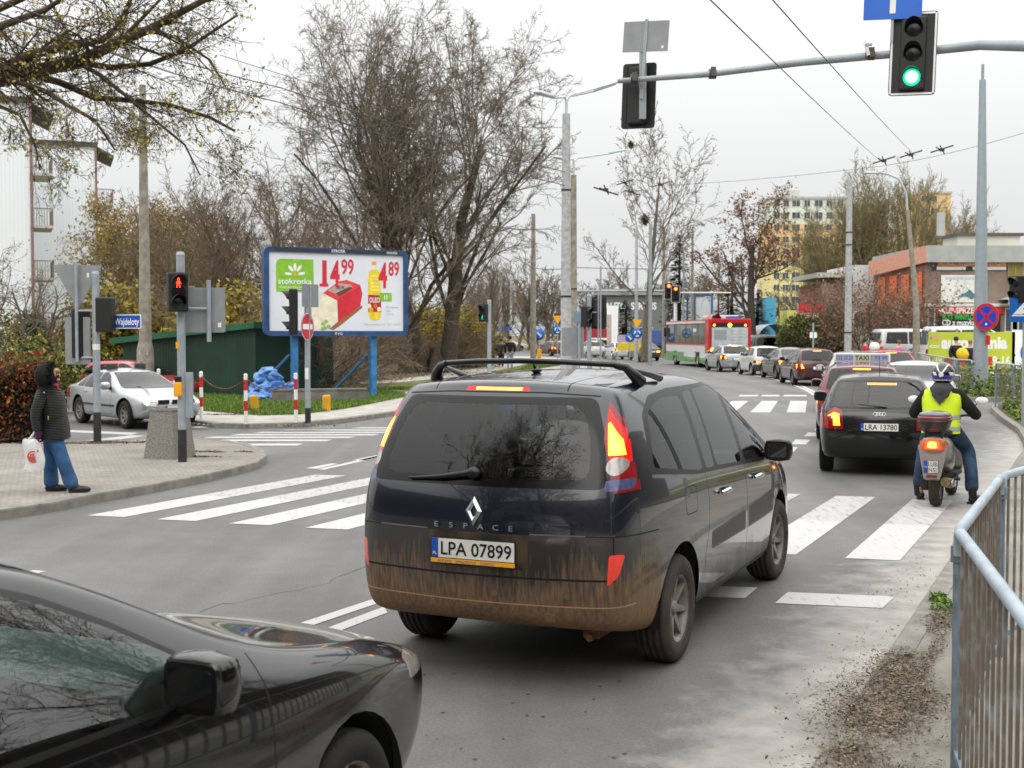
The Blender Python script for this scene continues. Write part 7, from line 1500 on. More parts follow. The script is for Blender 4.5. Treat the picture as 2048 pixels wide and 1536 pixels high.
# pedestrian crossing sign and signal cut by the right edge
t = post('signal pole at the right edge with blue pedestrian crossing sign', 0, 0, 3.4, .06, g=P(2062, 0, 26), base=0)
signal(t, face(t, -.22, -.05, P(0, 577, 26).z - .1 - .02, -1.0), 2, 0, None or dark_in, r=.10)
b = MB(signb); Ms = face(t, -.02, -.1, P(0, 620, 26).z - .1, .2); rsign(b, .8, .5, signb, Ms, 0, .006, .03); b.add([(-.36, -.13, .007), (.36, -.13, .007), (0, .23, .007)], [(0, 1, 2)], signw, M=Ms); b.box(-.3, .3, -.10, -.09, .008, .009, black, M=Ms)
for q in ([(-.02, .1), (.05, .1), (.06, -.0), (-.01, -.0)], [(0, 0), (.03, 0), (-.08, -.1), (-.11, -.1)], [(.03, 0), (.06, 0), (.10, -.09), (.07, -.1)], [(-.02, .09), (.0, .06), (-.08, .0), (-.09, .03)], circ(.02, .135, .03, 8)): b.add([(x, y, .009) for x, y in q], [tuple(range(len(q)))], black, M=Ms)
b.build('crossing_sign', t)
# ------------------------------------------------------------------ bollards, bins, fence, bags
def pawn(label, u, v, h=1.05, first=[None]):
    g = G(u, v, .11)
    if first[0]: return dup(first[0], g, 0, label)
    t = thing('chain_post', label, 'post', g, 0, 'red and white chain posts by the shed'); b = MB(white); n = 5; sg = [(0, .28, white), (.28, .50, signr), (.50, .72, white), (.72, .95, signr), (.95, 1.04, white)]
    for a, c, m in sg: b.tube([(0, 0, a), (0, 0, c)], .042, 12, m, cap=False)
    b.ell((0, 0, 1.05), (.045, .045, .035), white); b.build('post', t); MB(galv).box(-.055, .055, -.012, .012, .985, 1.01).build('chain_hook', t); first[0] = t; return t
for u, v, lb in ((318, 826, 'red and white post behind the silver saloon bonnet'), (403, 838, 'red and white post right of the push button pole'), (492, 848, 'red and white post left of the blue bags'), (592, 845, 'red and white post next to the no entry sign pole')): pawn(lb, u, v)
cps = [G(318, 826, .11), G(403, 838, .11), G(492, 848, .11), G(592, 845, .11)]
for i in range(3):
    a = cps[i] + Vector((0, 0, .98)); c = cps[i + 1] + Vector((0, 0, .98)); pts = [a.lerp(c, k / 10) - Vector((0, 0, .26 * 4 * (k / 10) * (1 - k / 10))) for k in range(11)]
    tag(MB(mat('rusty_chain', '6e3a2e', .8)).tube(pts, .013, 5, cap=False).build('chain'), 'rusty sagging chain between ' + ['first and second', 'second and third', 'third and last'][i] + ' red and white posts', 'chain', 'sagging chains')
for u, v, lb, ry in ((511, 822, 'leaning yellow marker block left of the blue bags', -.12), (653, 822, 'upright yellow marker block right of the no entry pole', 0)):
    g = G(u, v, .12); o = MB(mat('yellow_block', 'd89a1c', .55, 0, .12, 5)).box(-.10, .10, -.07, .07, 0, .40, bev=.04).build('marker_block', None, g); o.rotation_euler = (0, ry, .2); tag(o, lb, 'marker block')
g = G(340, 915, .11); t = thing('litter_bin', 'square tapered grey concrete litter bin in front of the signal pole', 'litter bin', g, -.38); bc = mat('bin_aggregate', '83817a', .95, 0, .35, 55, bump=.5, bscale=90)
MB(bc).add([(-.29, -.27, 0), (.29, -.27, 0), (.29, .27, 0), (-.29, .27, 0), (-.215, -.2, .74), (.215, -.2, .74), (.215, .2, .74), (-.215, .2, .74)], [(0, 1, 5, 4), (1, 2, 6, 5), (2, 3, 7, 6), (3, 0, 4, 7)]).build('shell', t); MB(bc).box(-.225, .225, -.21, .21, .74, .765).build('rim', t); MB(black).box(-.16, .16, -.15, .15, .765, .769).build('opening', t)
# planter wall under the billboard
a = G(545, 806, .12); b_ = G(736, 803, .12); d = (b_ - a); t = MB(mat('old_concrete_wall', '77756c', .95, 0, .3, 2, bump=.3)).box(0, d.length, 0, .25, 0, .33).box(0, d.length, -.02, .27, .33, .38).build('planter_wall', None, a, math.atan2(d.y, d.x)); tag(t, 'low mossy concrete planter wall beneath the billboard', 'planter wall')
# heap of blue sacks
rd = random.Random(5); bl = mat('blue_sack', '3562a4', .42, 0, col2='6f9fd4', scale=5); n = 0; pts_ = []
def sack(mb_, r, sd):
    rr = random.Random(sd); bm = bmesh.new(); bmesh.ops.create_icosphere(bm, subdivisions=3, radius=1)
    fr = [(Vector((rr.gauss(0, 1), rr.gauss(0, 1), rr.gauss(0, 1))).normalized(), rr.uniform(3, 9), rr.uniform(0, 6)) for _ in range(9)]
    for v in bm.verts:
        k = 1 + sum(.055 * math.sin(v.co.dot(d_) * f + p) for d_, f, p in fr) + rr.gauss(0, .02); v.co = Vector((v.co.x * k * r[0], v.co.y * k * r[1], v.co.z * k * r[2]))
    mb_.add([v.co.copy() for v in bm.verts], [[v.index for v in f.verts] for f in bm.faces], bl, False); bm.free()
sk = []
for i in range(3): m_ = MB(bl); sack(m_, (.29, .25, .18), i); sk.append(m_)
protos = []
g0 = G(545, 800, .12); labs = ['bottom row, leftmost', 'bottom row, second from left', 'bottom row, middle', 'bottom row, right of middle', 'bottom row, rightmost', 'second row, leftmost', 'second row, left of middle', 'second row, right of middle', 'second row, rightmost', 'third row, left', 'third row, right', 'topmost', 'front, low left', 'front, low right']
pos = [(-.75, .1, .22), (-.3, 0, .24), (.15, .1, .22), (.62, 0, .22), (1.0, .3, .2), (-.65, .3, .58), (-.15, .2, .62), (.35, .25, .6), (.75, .35, .5), (-.45, .4, .95), (.1, .4, .98), (-.2, .45, 1.18), (-.5, -.35, .15), (.35, -.3, .15)]
for i, (x, y, z) in enumerate(pos):
    if i < 3: o = sk[i].build('plastic_sack'); protos.append(o)
    else: o = protos[i % 3].copy(); C.objects.link(o)
    o.location = (g0.x + x * .64, g0.y + y * .64 - .3, z * .68 + .10); o.rotation_euler = (rd.uniform(-.4, .4), rd.uniform(-.4, .4), rd.uniform(0, 6)); tag(o, 'crumpled blue plastic sack of the heap beside the shed, ' + labs[i], 'plastic sack', 'blue sacks heaped beside the shed')
# ------------------------------------------------------------------ pedestrian railing in the right foreground
rl = mat('railing_pale_blue', 'a3b0b9', .5, .1, .15, 6, bump=.05); rust = mat('railing_rusty_bar', '756a5e', .8, .1, col2='969ea2', scale=9, lo=.50, hi=.72, detail=9); rust2 = mat('railing_post_blue', '7f8f9c', .6, .1, col2='5f666c', scale=9, detail=8, lo=.42, hi=.75)
def panel_(label, a, c, h=1.06, n=14, first=True, g='railing panels beside the kerb', z=.1, tr=.025, br=.009, fl=True):
    d = c - a; ln = d.length; t = thing('railing_panel', label, 'railing', (a.x, a.y, z), math.atan2(d.y, d.x), g)
    MB(rl).tube([(.02, 0, h - .10), (.025, 0, h - .03), (.05, 0, h - .006), (.08, 0, h), (ln - .08, 0, h), (ln - .05, 0, h - .006), (ln - .025, 0, h - .03), (ln - .02, 0, h - .10)], tr, 12).build('handrail', t)
    MB(rust2).box(-.02, .02, -.02, .02, 0, h - .1).box(-.03, .04, -.03, .03, h - .13, h - .06, rust2).build('post', t); MB(rust2).box(ln - .02, ln + .02, -.02, .02, 0, h - .1).build('post', t)
    MB(rust2).box(.02, ln - .02, -.012, .012, .10, .13).build('bottom_rail', t)
    for i in range(n):
        x = ln * (i + 1) / (n + 1); MB(rust).box(x - br * 1.3, x + br * 1.3, -br * .6, br * .6, .13, h - .02).build('bar', t)
    return t
k0 = Vector((1.955, 5.33, 0)); fd = Vector((math.sin(.41), math.cos(.41), 0))
A0 = G(1925, 1620, .1); 
fp = [P(2085, 1200, 3.0) * Vector((1, 1, 0)), None]
pA = Vector((1.93, 5.39, 0)); pB = Vector((2.92, 7.46, 0))
panel_('nearest railing panel at the lower right corner with pale blue handrail', Vector((1.46, 3.42, 0)), pA, 1.08, 14)
panel_('second railing panel from the photographer, behind the corner post', pA, pB, 1.08, 17)
x_ = pB
for i, lb in enumerate(('third railing panel at the right edge beside the scooter',)):
    y_ = x_ + Vector((.60, .80, 0)) * 2.0; panel_(lb, x_, y_, 1.08, 12); x_ = y_
# railings farther away
gr = 'grey railing panels along the right verge'
def run(pts, labels, h, n, grp, z=.12):
    for (a, c), lb in zip(zip(pts, pts[1:]), labels): panel_(lb, Vector(a), Vector(c), h, n, g=grp, z=z, tr=.025, br=.008)
pr = [(P(u, 0, d).x, d, 0) for u, d in ((1845, 55), (1872, 49), (1900, 44), (1925, 40.5), (1955, 39.2))]
run(pr, ['railing panel in front of the lime hoarding, farthest left', 'railing panel in front of the lime hoarding, left of the helmet', 'railing panel behind the rider helmet', 'railing panel between the rider and the steel pole'], 1.1, 12, gr)
pr = [(P(u, 0, d).x, d, 0) for u, d in ((2003, 33), (2040, 31.5), (2085, 30))]; run(pr, ['grey railing panel right of the steel pole', 'grey railing panel cut by the right edge'], 1.15, 12, gr)
pr = [(P(u, 0, d).x, d, 0) for u, d in ((1148, 60), (1185, 62), (1212, 64), (1236, 60), (1225, 52))]
run(pr, ['small corner railing left of the signal backs', 'small corner railing below the signal backs', 'small corner railing at the kerb bend', 'small corner railing turning towards the camera'], 1.1, 8, 'pale railings on the far corner')
# ------------------------------------------------------------------ other cars
SEG[0] = 16
silver = paint('silver_paint', 'aeb2b5', .6, .3); whitep = paint('white_car_paint', 'd4d6d4', 0, .3); greyp = paint('grey_car_paint', '4c4a48', .4, .3); dred = paint('dark_red_brown_paint', '4a2a2a', .35, .3); redp = paint('red_car_paint', 'a8202c', .2, .3); palep = paint('pale_green_white_paint', 'b6bdb6', .4, .3); darkp = paint('dark_car_paint', '23262b', .3, .3); pinkp = paint('burgundy_taxi_paint', '6e2630', .35, .3); lsil = paint('light_silver_paint', 'c4c4c4', .5, .3)
r, B = car('saloon_car', 'silver saloon with lit headlights leaving the side road behind the woman', (-9.35, 29.25, 0), 2.42, 'sedan', silver, L=4.15, W=1.62, H=1.24, lights='off', head=True, sub=3, rimstyle='7')
MB(trimm).box(-.10, .10, -.045, .045, 0, .02, bev=.01).box(-.42, -.16, -.045, .045, 0, .015, bev=.01).box(.16, .42, -.045, .045, 0, .015, bev=.01).build('grille', r, M=(lambda q: frame(q[0] + q[1] * .004, (-1, 0, 0), (0, 0, 1)))(B.hit('B', 0, .6) if False else (Vector((0, max(v for v in (B.oco[i].y for i in range(len(B.oco)) if abs(B.oco[i].x) < .15 and abs(B.oco[i].z - .6) < .06)), .6)), Vector((0, 1, 0)))))
p_ = Vector((0, max(B.oco[i].y for i in range(len(B.oco)) if abs(B.oco[i].x) < .15 and abs(B.oco[i].z - .45) < .06) + .015, .46)); plate(r, frame(p_, (-1, 0, 0), (0, 0, 1)), '')
MB(trimm).box(-.7, .7, -.01, .02, .42, .445).build('bumper_strip', r, loc=(0, p_.y - .06, 0)) if False else None
for s in (1, -1):   # black side rubbing strip
    MB(trimm).box(s * .81 if s > 0 else -.83, s * .83 if s > 0 else -.81, .35, 1.95, .46, .50).build('rub_strip', r)
car('hatchback_car', 'red hatchback parked behind the silver saloon, roof only', (-13.3, 41.0, -.25), 1.9, 'hatch', paint('faded_red_paint', 'b04048', .1, .4), lights='off')
# taxi with roof sign
tx, B = car('taxi', 'burgundy taxi with blue and white roof sign in front of the black hatchback', (6.72, 24.1, 0), .27, 'wagon', pinkp, sub=2, tail=[(.60, .70), (.87, .70), (.87, .98), (.62, 1.0)], W=1.72)
M_ = frame((0, .75, 1.50 + .06), (1, 0, 0), (0, 0, 1)); b = MB(white).box(-.54, .54, -.085, .10, -.07, .07, bev=.02, M=M_); blx = mat('taxi_sign_blue', '5f78c8', .4, emit=.3, var=0); b.box(-.50, -.16, -.06, .08, .072, .074, mat('taxi_sign_pale', 'cdd6ee', .4, emit=.25, var=0), M=M_).box(.16, .50, -.06, .08, .072, .074, mat('taxi_sign_pale', 'cdd6ee', .4, emit=.25, var=0), M=M_).box(-.15, .15, -.06, .08, .072, .074, mat('taxi_sign_cream', 'e8e4c4', .4, emit=.3, var=0), M=M_)
b.text('TAXI', .085, black, M=M_, z=.077, cy=.01, width=.26, bold=.02).text('533 33 33', .08, blx, M=M_, z=.077, cx=-.33, cy=.01, width=.31, bold=.02).text('1 91 99', .08, blx, M=M_, z=.077, cx=.33, cy=.01, width=.30, bold=.02); b.build('roof_sign', tx)
for x in (-.4, .4): MB(black).box(x - .03, x + .03, .7, .8, 1.43, 1.5).build('sign_foot', tx)
car('saloon_car', 'light silver saloon right of the taxi behind the rider', (8.75, 27.2, 0), .30, 'sedan', lsil)
car('estate_car', 'pale greenish-white car with dark rear glass behind the taxi sign', (9.15, 33.3, 0), .22, 'wagon', palep, H=1.56)
car('hatchback_car', 'red hatchback showing only its roof and high brake light over the taxi', (12.5, 41.5, 0), .10, 'hatch', redp, H=1.5)
car('estate_car', 'dark red-brown estate with glowing tail lamps right of the white small car', (12.05, 50.2, 0), .03, 'wagon', dred)
car('saloon_car', 'dark grey saloon half hidden behind the dark red-brown estate', (12.75, 56.8, 0), -.04, 'sedan', greyp)
car('small_car', 'small white boxy car with two tail lamps in front of the estate', (12.6, 62.3, 0), -.09, 'mini', whitep, W=1.56, H=1.44, rimstyle='steel', bumper=mat('grey_bumper', '3a3a3a', .7), tail=[(.45, .60), (.70, .60), (.70, .74), (.45, .74)], high_brake=False)
car('hatchback_car', 'silver hatchback right behind the bus', (12.05, 68.3, 0), -.10, 'hatch', silver, H=1.46)
car('saloon_car', 'dark grey-brown saloon with orange-red rear lamps left of the bus', (10.45, 96.5, 0), -.17, 'sedan', paint('grey_brown_paint', '5a5048', .4, .3), W=1.7, tail=[(.30, .66), (.80, .66), (.80, .82), (.30, .82)])
car('hatchback_car', 'white hatchback left of the dark grey-brown saloon', (8.9, 101.5, 0), -.2, 'hatch', whitep)
car('hatchback_car', 'white hatchback farther left, just right of the thin grey pole', (7.35, 110, 0), -.25, 'hatch', whitep, H=1.46)
car('van', 'pale car in the queue behind the two signal backs', (8.4, 117, 0), -.3, 'van', silver, H=1.7)
car('saloon_car', 'dark red car half hidden behind the two concrete poles', (6.0, 112, 0), -.3, 'sedan', paint('maroon_paint', '6a2c30', .3, .3))
car('hatchback_car', 'brown-red car at the far left end of the queue beside the concrete pole', (4.3, 118, 0), -.45, 'hatch', paint('brown_red_paint', '5e3a34', .3, .3))
car('saloon_car', 'white saloon driving across the far junction above the walking pair', (-1.5, 158, 0), 1.57, 'sedan', whitep, lights='off')
car('saloon_car', 'dark grey saloon on the far junction left of the white one', (-7.3, 152, 0), 1.57, 'sedan', greyp, lights='off')
car('van', 'dark van parked beside the ivy fence right of the bus', (17.2, 86, .1), -.05, 'van', paint('dark_olive_paint', '4a4a44', .3, .35), lights='off', H=1.9)
car('van', 'silver-grey van parked behind the people in pink jackets', (P(1790, 0, 72).x, 72, .1), 1.45, 'van', lsil, lights='off', H=2.25, L=5.2)
car('van', 'white van roof sticking out above the lime hoarding', (P(1895, 0, 66).x, 66, .1), 1.6, 'van', whitep, lights='off', H=2.35, L=5.4)
car('saloon_car', 'dark parked car between the leaning lamp and the lime hoarding', (P(1850, 0, 68).x, 68, .1), 1.3, 'sedan', darkp, lights='off')
tl = thing('lorry', 'small blue lorry behind the dark saloon left of the bus', 'lorry', (P(1322, 0, 128).x, 128, 0), .15); MB(mat('lorry_blue', '4a5c9c', .5)).box(-1, 1, 0, 4, .9, 2.5, bev=.05).build('box_body', tl); MB(darkp).box(-.95, .95, 4.1, 5.6, .6, 2.2, bev=.1).build('cab', tl); MB(black).box(-.9, .9, 0, 5, .5, .89).build('chassis', tl)
for y in (1, 4.8):
    for s in (1, -1): add_wheel(tl, s * .82, y, .42, .24, .26, s, 'steel')
# ------------------------------------------------------------------ city bus
def bus():
    t = thing('city_bus', 'red, white and green city bus waiting in the queue', 'bus', (13.0, 75.0, 0), .09)   # rear end at origin
    red = mat('bus_red', 'c01c26', .3, coat=.6, var=.03); wh = mat('bus_white', 'd8dadb', .3, coat=.6, var=.03); gn = mat('bus_green', '3f8f3a', .3, coat=.5, var=.05); gls = mat('bus_window_band', '2c3230', .06, spec=.8, col2='4c5850', scale=.7)
    b = MB(wh); W, L_, H = 1.275, 12.0, 2.95
    b.box(-W, W, 0, L_, .95, 1.35, wh).box(-W, W, 0, L_, 1.351, 1.46, red).box(-W + .01, W - .01, 0.02, L_ - .02, 1.461, 2.72, trimm).box(-W, W, 0, L_, 2.721, 2.86, wh).prism([(-W, 0), (W, 0), (W, L_), (-W, L_)], .07, red, z0=2.861)
    # lower skirt with a green wave, wheel openings left free
    for y0, y1 in ((0, 2.3), (3.5, 8.6), (9.8, L_)): b.box(-W, W, y0, y1, .62, .949, wh).box(-W - .001, W + .001, y0, y1, .28, .619, gn)
    b.box(-W + .3, W - .3, 2.3, 3.5, .4, .949, wellm).box(-W + .3, W - .3, 8.6, 9.8, .4, .949, wellm); b.box(-W - .004, -W - .002, 6.5, 12, .62, .9, gn); b.build('body', t)
    for i, (y0, y1) in enumerate([(.9, 2.5), (2.6, 4.2), (4.3, 5.9), (6.0, 7.6), (7.7, 9.3), (9.4, 11.2)]):
        for s in (1, -1): MB(gls).box(s * W - .012 if s > 0 else -W - .012, s * W + .012 if s > 0 else -W + .012, y0, y1, 1.5, 2.66).build('side_window', t)
    MB(white).box(-W - .02, -W - .013, 3.1, 3.9, 2.2, 2.4).build('side_notice', t)
    b = MB(red); b.box(-W - .02, -W + .17, -.03, .9, .9, 2.97, bev=.05).box(W - .17, W + .02, -.03, .9, .9, 2.97, bev=.05).box(-W + .17, W - .17, -.03, .3, 2.72, 2.97, bev=.03); b.build('rear_corner', t)
    b = MB(black).box(-W + .17, W - .17, -.04, .0, 2.46, 2.72); b.build('top_lamp_strip', t)
    for x, m_ in ((-.95, red_hot), (.95, red_hot), (0, amb_on)): MB(m_).disc(.075 if x else .12, M=frame((x, -.045, 2.59), (1, 0, 0), (0, 0, 1)), n=14).build('rear_lamp', t)
    ad = MB(mat('bus_rear_panel', 'c4cacb', .4, col2='9fa8aa', scale=2)).box(-W + .18, W - .18, -.05, -.0, 1.30, 2.455); gt = mat('bus_ad_grey', '8a9294', .5)
    for i in range(5): ad.box(.05, 1.0, -.053, -.051, 1.5 + i * .18, 1.53 + i * .18, gt)
    ad.box(-.95, -.2, -.053, -.051, 1.7, 2.3, gt); ad.build('rear_panel', t)
    MB(wh).box(-W + .18, W - .18, -.04, 0, .5, 1.29).build('engine_flap', t)
    for s in (1, -1): MB(red_hot).box(s * 1.1 - .08, s * 1.1 + .08, -.05, -.041, .95, 1.2).build('tail_light', t)
    MB(mat('bus_roof_unit', 'c8ccce', .5)).box(-.8, .8, 1.0, 3.5, 2.94, 3.2, bev=.08).build('roof_unit', t); MB(red).lathe([(.35, 0), (.35, .9)], 14, axis='Y', M=Matrix.Translation((-.8, .2, 2.93)), a0=-PI / 2, a1=PI / 2).build('roof_cowl', t); MB(mat('blue_panel', '3a5aa8', .5)).box(.0, .8, .4, .9, 2.94, 3.12).build('roof_sign', t)
    MB(black).box(-W - .22, -W - .05, 11.6, 11.75, 1.9, 2.5, bev=.03).build('wing_mirror', t); MB(winm).box(-W + .1, W - .1, L_, L_ + .03, 1.2, 2.7).build('windscreen', t)
    for y in (2.9, 9.2):
        for s in (1, -1): add_wheel(t, s * (W - .14), y, .48, .27, .28, s, 'steel')
bus()
# ------------------------------------------------------------------ people
def skin(name, chains, m, parent=None, sub=2, post=None):
    """chains: lists of (x,y,z,r[,r2]); chains sharing a first point join there"""
    bm_ = bmesh.new(); idx = {}; vs = []; ed = []
    for ch in chains:
        pv = None
        for p in ch:
            k = tuple(round(c, 4) for c in p[:3])
            if k not in idx: idx[k] = len(vs); vs.append(p)
            if pv is not None and pv != idx[k]: ed.append((pv, idx[k]))
            pv = idx[k]
    me = bpy.data.meshes.new(name); me.from_pydata([p[:3] for p in vs], ed, []); ob = bpy.data.objects.new(name, me); C.objects.link(ob); sk_ = ob.modifiers.new('s', 'SKIN'); sk_.use_smooth_shade = True
    if not me.skin_vertices: 
        bm2 = bmesh.new(); bm2.from_mesh(me); bm2.verts.layers.skin.verify(); bm2.to_mesh(me); bm2.free()
    for i, p in enumerate(vs): d = me.skin_vertices[0].data[i]; d.radius = (p[3], p[4] if len(p) > 4 else p[3]); d.use_root = i == 0
    sb = ob.modifiers.new('d', 'SUBSURF'); sb.levels = sub; sb.render_levels = sub
    dg = bpy.context.evaluated_depsgraph_get(); m2 = bpy.data.meshes.new_from_object(ob.evaluated_get(dg)); bpy.data.objects.remove(ob); m2.name = name; m2.materials.clear(); m2.materials.append(m)
    if post:
        for v in m2.vertices: v.co = post(v.co.copy())
    m2.polygons.foreach_set('use_smooth', [True] * len(m2.polygons)); m2.update(); o = bpy.data.objects.new(name, m2); C.objects.link(o); o.parent = parent; return o
skinm = mat('skin', 'c49a80', .6, var=.06); denim = mat('blue_jeans', '22466f', .9, col2='3c6590', scale=5, bump=.2); dshoe = mat('dark_shoe', '1b1a1c', .5); furm = mat('black_fur', '0c0b0b', .95)
def quilt(name, c, fz=22):
    m = mat(name, c, .42, 0, .15, 6, spec=.4); n = m.node_tree; b = n.nodes['Principled BSDF']; t = n.nodes.new('ShaderNodeTexCoord'); wv = n.nodes.new('ShaderNodeTexWave'); wv.bands_direction = 'Z'; wv.inputs['Scale'].default_value = fz / 6.3; wv.inputs['Distortion'].default_value = 1.2; wv.inputs['Detail'].default_value = 2
    bp = n.nodes.new('ShaderNodeBump'); bp.inputs['Strength'].default_value = .9; bp.inputs['Distance'].default_value = .03; n.links.new(t.outputs['Object'], wv.inputs[0]); n.links.new(wv.outputs[0], bp.inputs['Height']); n.links.new(bp.outputs[0], b.inputs['Normal']); return m
def hand_fist(b_, p, d, m=None):
    """small curled hand: palm, four bent fingers and a thumb"""
    d = Vector(d).normalized(); s = Vector((0, 1, 0)); s = (s - d * s.dot(d)).normalized(); n = d.cross(s)
    b_.ell(tuple(p + d * .045), (.036, .042, .045), m)
    for i in range(4):
        o = p + d * .075 + s * (.033 - i * .022); b_.tube([o, o + d * (.03 - .004 * abs(i - 1)) + n * .006, o + d * .035 + n * .03, o + d * .012 + n * .04], [.0105, .0098, .009, .008], 6, m)
    o = p + d * .03 + s * .036; b_.tube([o, o + d * .03 + s * .014 + n * .012, o + d * .05 + n * .03], [.0115, .0105, .009], 6, m)
def woman():
    g = G(104, 984, .11); t = thing('person', 'woman in black quilted jacket, fur hood and jeans waiting with a white bag', 'person', (g.x, g.y, .11), .12); t.scale = (1.0, 1.0, .925)
    def face_(v):
        return v
    # body: head, neck, torso, arms and legs in one surface
    skin('body', [[(0, 0, .90, .10, .13), (-.01, 0, 1.12, .10, .13), (-.02, 0, 1.30, .09, .12), (0, 0, 1.40, .05), (.015, 0, 1.46, .055), (.03, 0, 1.52, .085, .072), (.025, 0, 1.59, .078, .068)],
                  [(-.02, 0, 1.30, .09, .12), (-.03, -.15, 1.30, .05), (-.11, -.20, 1.04, .038), (-.09, -.21, .82, .028), (-.085, -.21, .76, .03)], [(-.02, 0, 1.30, .09, .12), (-.03, .15, 1.30, .05), (-.04, .19, 1.06, .038), (.05, .2, .98, .025)],
                  [(0, 0, .90, .10, .13), (-.01, .08, .80, .08), (-.03, .08, .48, .055), (-.02, .08, .10, .035), (.03, .08, .04, .02)], [(0, 0, .90, .10, .13), (.02, -.08, .80, .08), (.14, -.07, .48, .055), (.27, -.07, .10, .035), (.31, -.08, .04, .02)]], skinm, t)
    skin('jeans', [[(0, 0, .92, .15, .17), (-.01, .08, .80, .115), (-.035, .09, .50, .085), (-.03, .09, .20, .09), (-.025, .09, .03, .11)], [(0, 0, .92, .15, .17), (.03, -.08, .80, .12), (.13, -.08, .50, .09), (.215, -.08, .22, .09), (.27, -.08, .045, .11)]], denim, t)
    jk = quilt('black_quilted_jacket', '0b0b0d', 95)
    jb = MB(jk); pf = [(.70, .185, .225, .02), (.72, .20, .24, .02), (.85, .195, .235, .02), (1.0, .175, .21, .015), (1.15, .18, .215, .0), (1.27, .165, .21, -.015), (1.35, .13, .17, -.02), (1.42, .075, .09, -.01)]; n_ = 30
    jb.add([(xo + rx * math.copysign(abs(math.cos(a)) ** .85, math.cos(a)), ry * math.copysign(abs(math.sin(a)) ** .85, math.sin(a)) + .004 * math.sin(z * 90), z) for z, rx, ry, xo in pf for a in [2 * PI * i / n_ for i in range(n_)]], [(i * n_ + j, i * n_ + (j + 1) % n_, (i + 1) * n_ + (j + 1) % n_, (i + 1) * n_ + j) for i in range(len(pf) - 1) for j in range(n_)], jk, True); jb.build('jacket', t)
    skin('sleeves', [[(-.02, 0, 1.25, .08, .10), (-.02, 0, 1.30, .12, .16)], [(-.02, 0, 1.30, .12, .16), (-.05, -.19, 1.29, .085), (-.12, -.235, 1.06, .075), (-.10, -.235, .88, .062), (-.09, -.23, .80, .055)], [(-.02, 0, 1.30, .12, .16), (-.04, .18, 1.29, .085), (-.06, .22, 1.06, .075), (.06, .20, .98, .06)]], jk, t)
    b = MB(mat('purple_glove', '4a1c38', .8)); hand_fist(b, Vector((-.09, -.23, .80)), (0, 0, -1)); b.tube([(-.09, -.23, .82), (-.09, -.23, .77)], [.05, .042], 10); b.build('glove', t)
    # face details
    f = MB(skinm).tube([(.098, 0, 1.555), (.112, -.0, 1.533), (.106, 0, 1.523)], [.007, .010, .008], 6).ell((.085, 0, 1.485), (.028, .026, .02)); f.ell((.1, 0, 1.502), (.014, .024, .006), mat('lip', 'a8605a', .5))
    f.build('nose_and_chin', t); e_ = MB(mat('eye_white', 'd8d4cc', .3))
    for s in (1, -1): e_.ell((.092, s * .03, 1.556), (.010, .012, .005)); e_.ell((.0985, s * .03, 1.556), (.004, .004, .004), black); 
    e_.build('eye', t); MB(mat('blond_hair', 'a8875c', .8)).ell((.06, 0, 1.60), (.055, .068, .035)).ell((.055, -.06, 1.56), (.03, .016, .05)).build('hair', t)
    # fur hood
    hd = MB(furm); hd.ell((-.05, 0, 1.53), (.14, .145, .175), n=18, k=12, noise=.07); rr = random.Random(2)
    for i in range(900):
        a = rr.uniform(0, 2 * PI); q = rr.uniform(.85, 1.12); x = .005 + rr.gauss(0, .025); c = Vector((x, math.cos(a) * .118 * q, 1.53 + math.sin(a) * .155 * q)); d = Vector((rr.gauss(.4, .5), math.cos(a), math.sin(a))).normalized() * .028; hd.tube([c, c + d], [.006, .001], 3, cap=False)
    hd.build('fur_hood', t); MB(mat('red_scarf', '8e2434', .8)).ell((.045, 0, 1.405), (.06, .07, .035)).ell((.08, -.03, 1.36), (.03, .03, .05)).build('scarf', t)
    b = MB(dshoe)
    for x, y in ((.03, .09), (.34, -.08)): b.ell((x, y, .04), (.14, .052, .052)).ell((x - .06, y, .07), (.07, .05, .06)).box(x - .12, x + .12, y - .042, y + .042, 0, .02, bev=.01)
    b.build('shoes', t); MB(mat('gold_clasp', 'c8a25a', .3, .8)).ell((.02, -.215, .99), (.012, .01, .03)).build('pocket_clasp', t)
    # carrier bag (a thing of its own)
    bg_ = thing('carrier_bag', 'white plastic carrier bag with red print held by the woman', 'bag', (g.x - .105, g.y - .245, .11 + .305)); pm_ = mat('white_plastic', 'd9dadb', .35, var=.04)
    rr = random.Random(4); nx, nz = 12, 14; vs = []; fs = []
    for s in (-1, 1):
        for i in range(nx + 1):
            for j in range(nz + 1):
                u, v = i / nx - .5, j / nz; wd = .245 * (1 - .12 * v); puff = (1 - (2 * u) ** 2) * (.055 * (1 - v) ** .6 + .01) * (1 if v < .95 else .3); vs.append((u * wd - .02 + .02 * math.sin(v * 5), s * (puff + .006) + .006 * math.sin(u * 30 + v * 9) * s, v * .36 + .01 * math.sin(u * 14) - (0.015 if v == 0 else 0) * (1 - abs(2 * u))))
    k = (nx + 1) * (nz + 1)
    for s in (0, 1):
        for i in range(nx):
            for j in range(nz): a = s * k + i * (nz + 1) + j; fs.append((a, a + 1, a + nz + 2, a + nz + 1) if s else (a, a + nz + 1, a + nz + 2, a + 1))
    o = MB(pm_).add(vs, fs, pm_, True).build('bag_body', bg_); b = MB(pm_)
    for x in (-.075, .05): b.tube([(x, 0, .34), (x * .4 + .01, 0, .42), (.015, 0, .47)], [.022, .014, .01], 6, squash=.3)
    b.build('handle', bg_); pr = mat('bag_print_red', 'd8503c', .5); b = MB(pr); M_ = frame((-.02, -.068, .15), (1, 0, 0), (0, 0, 1))
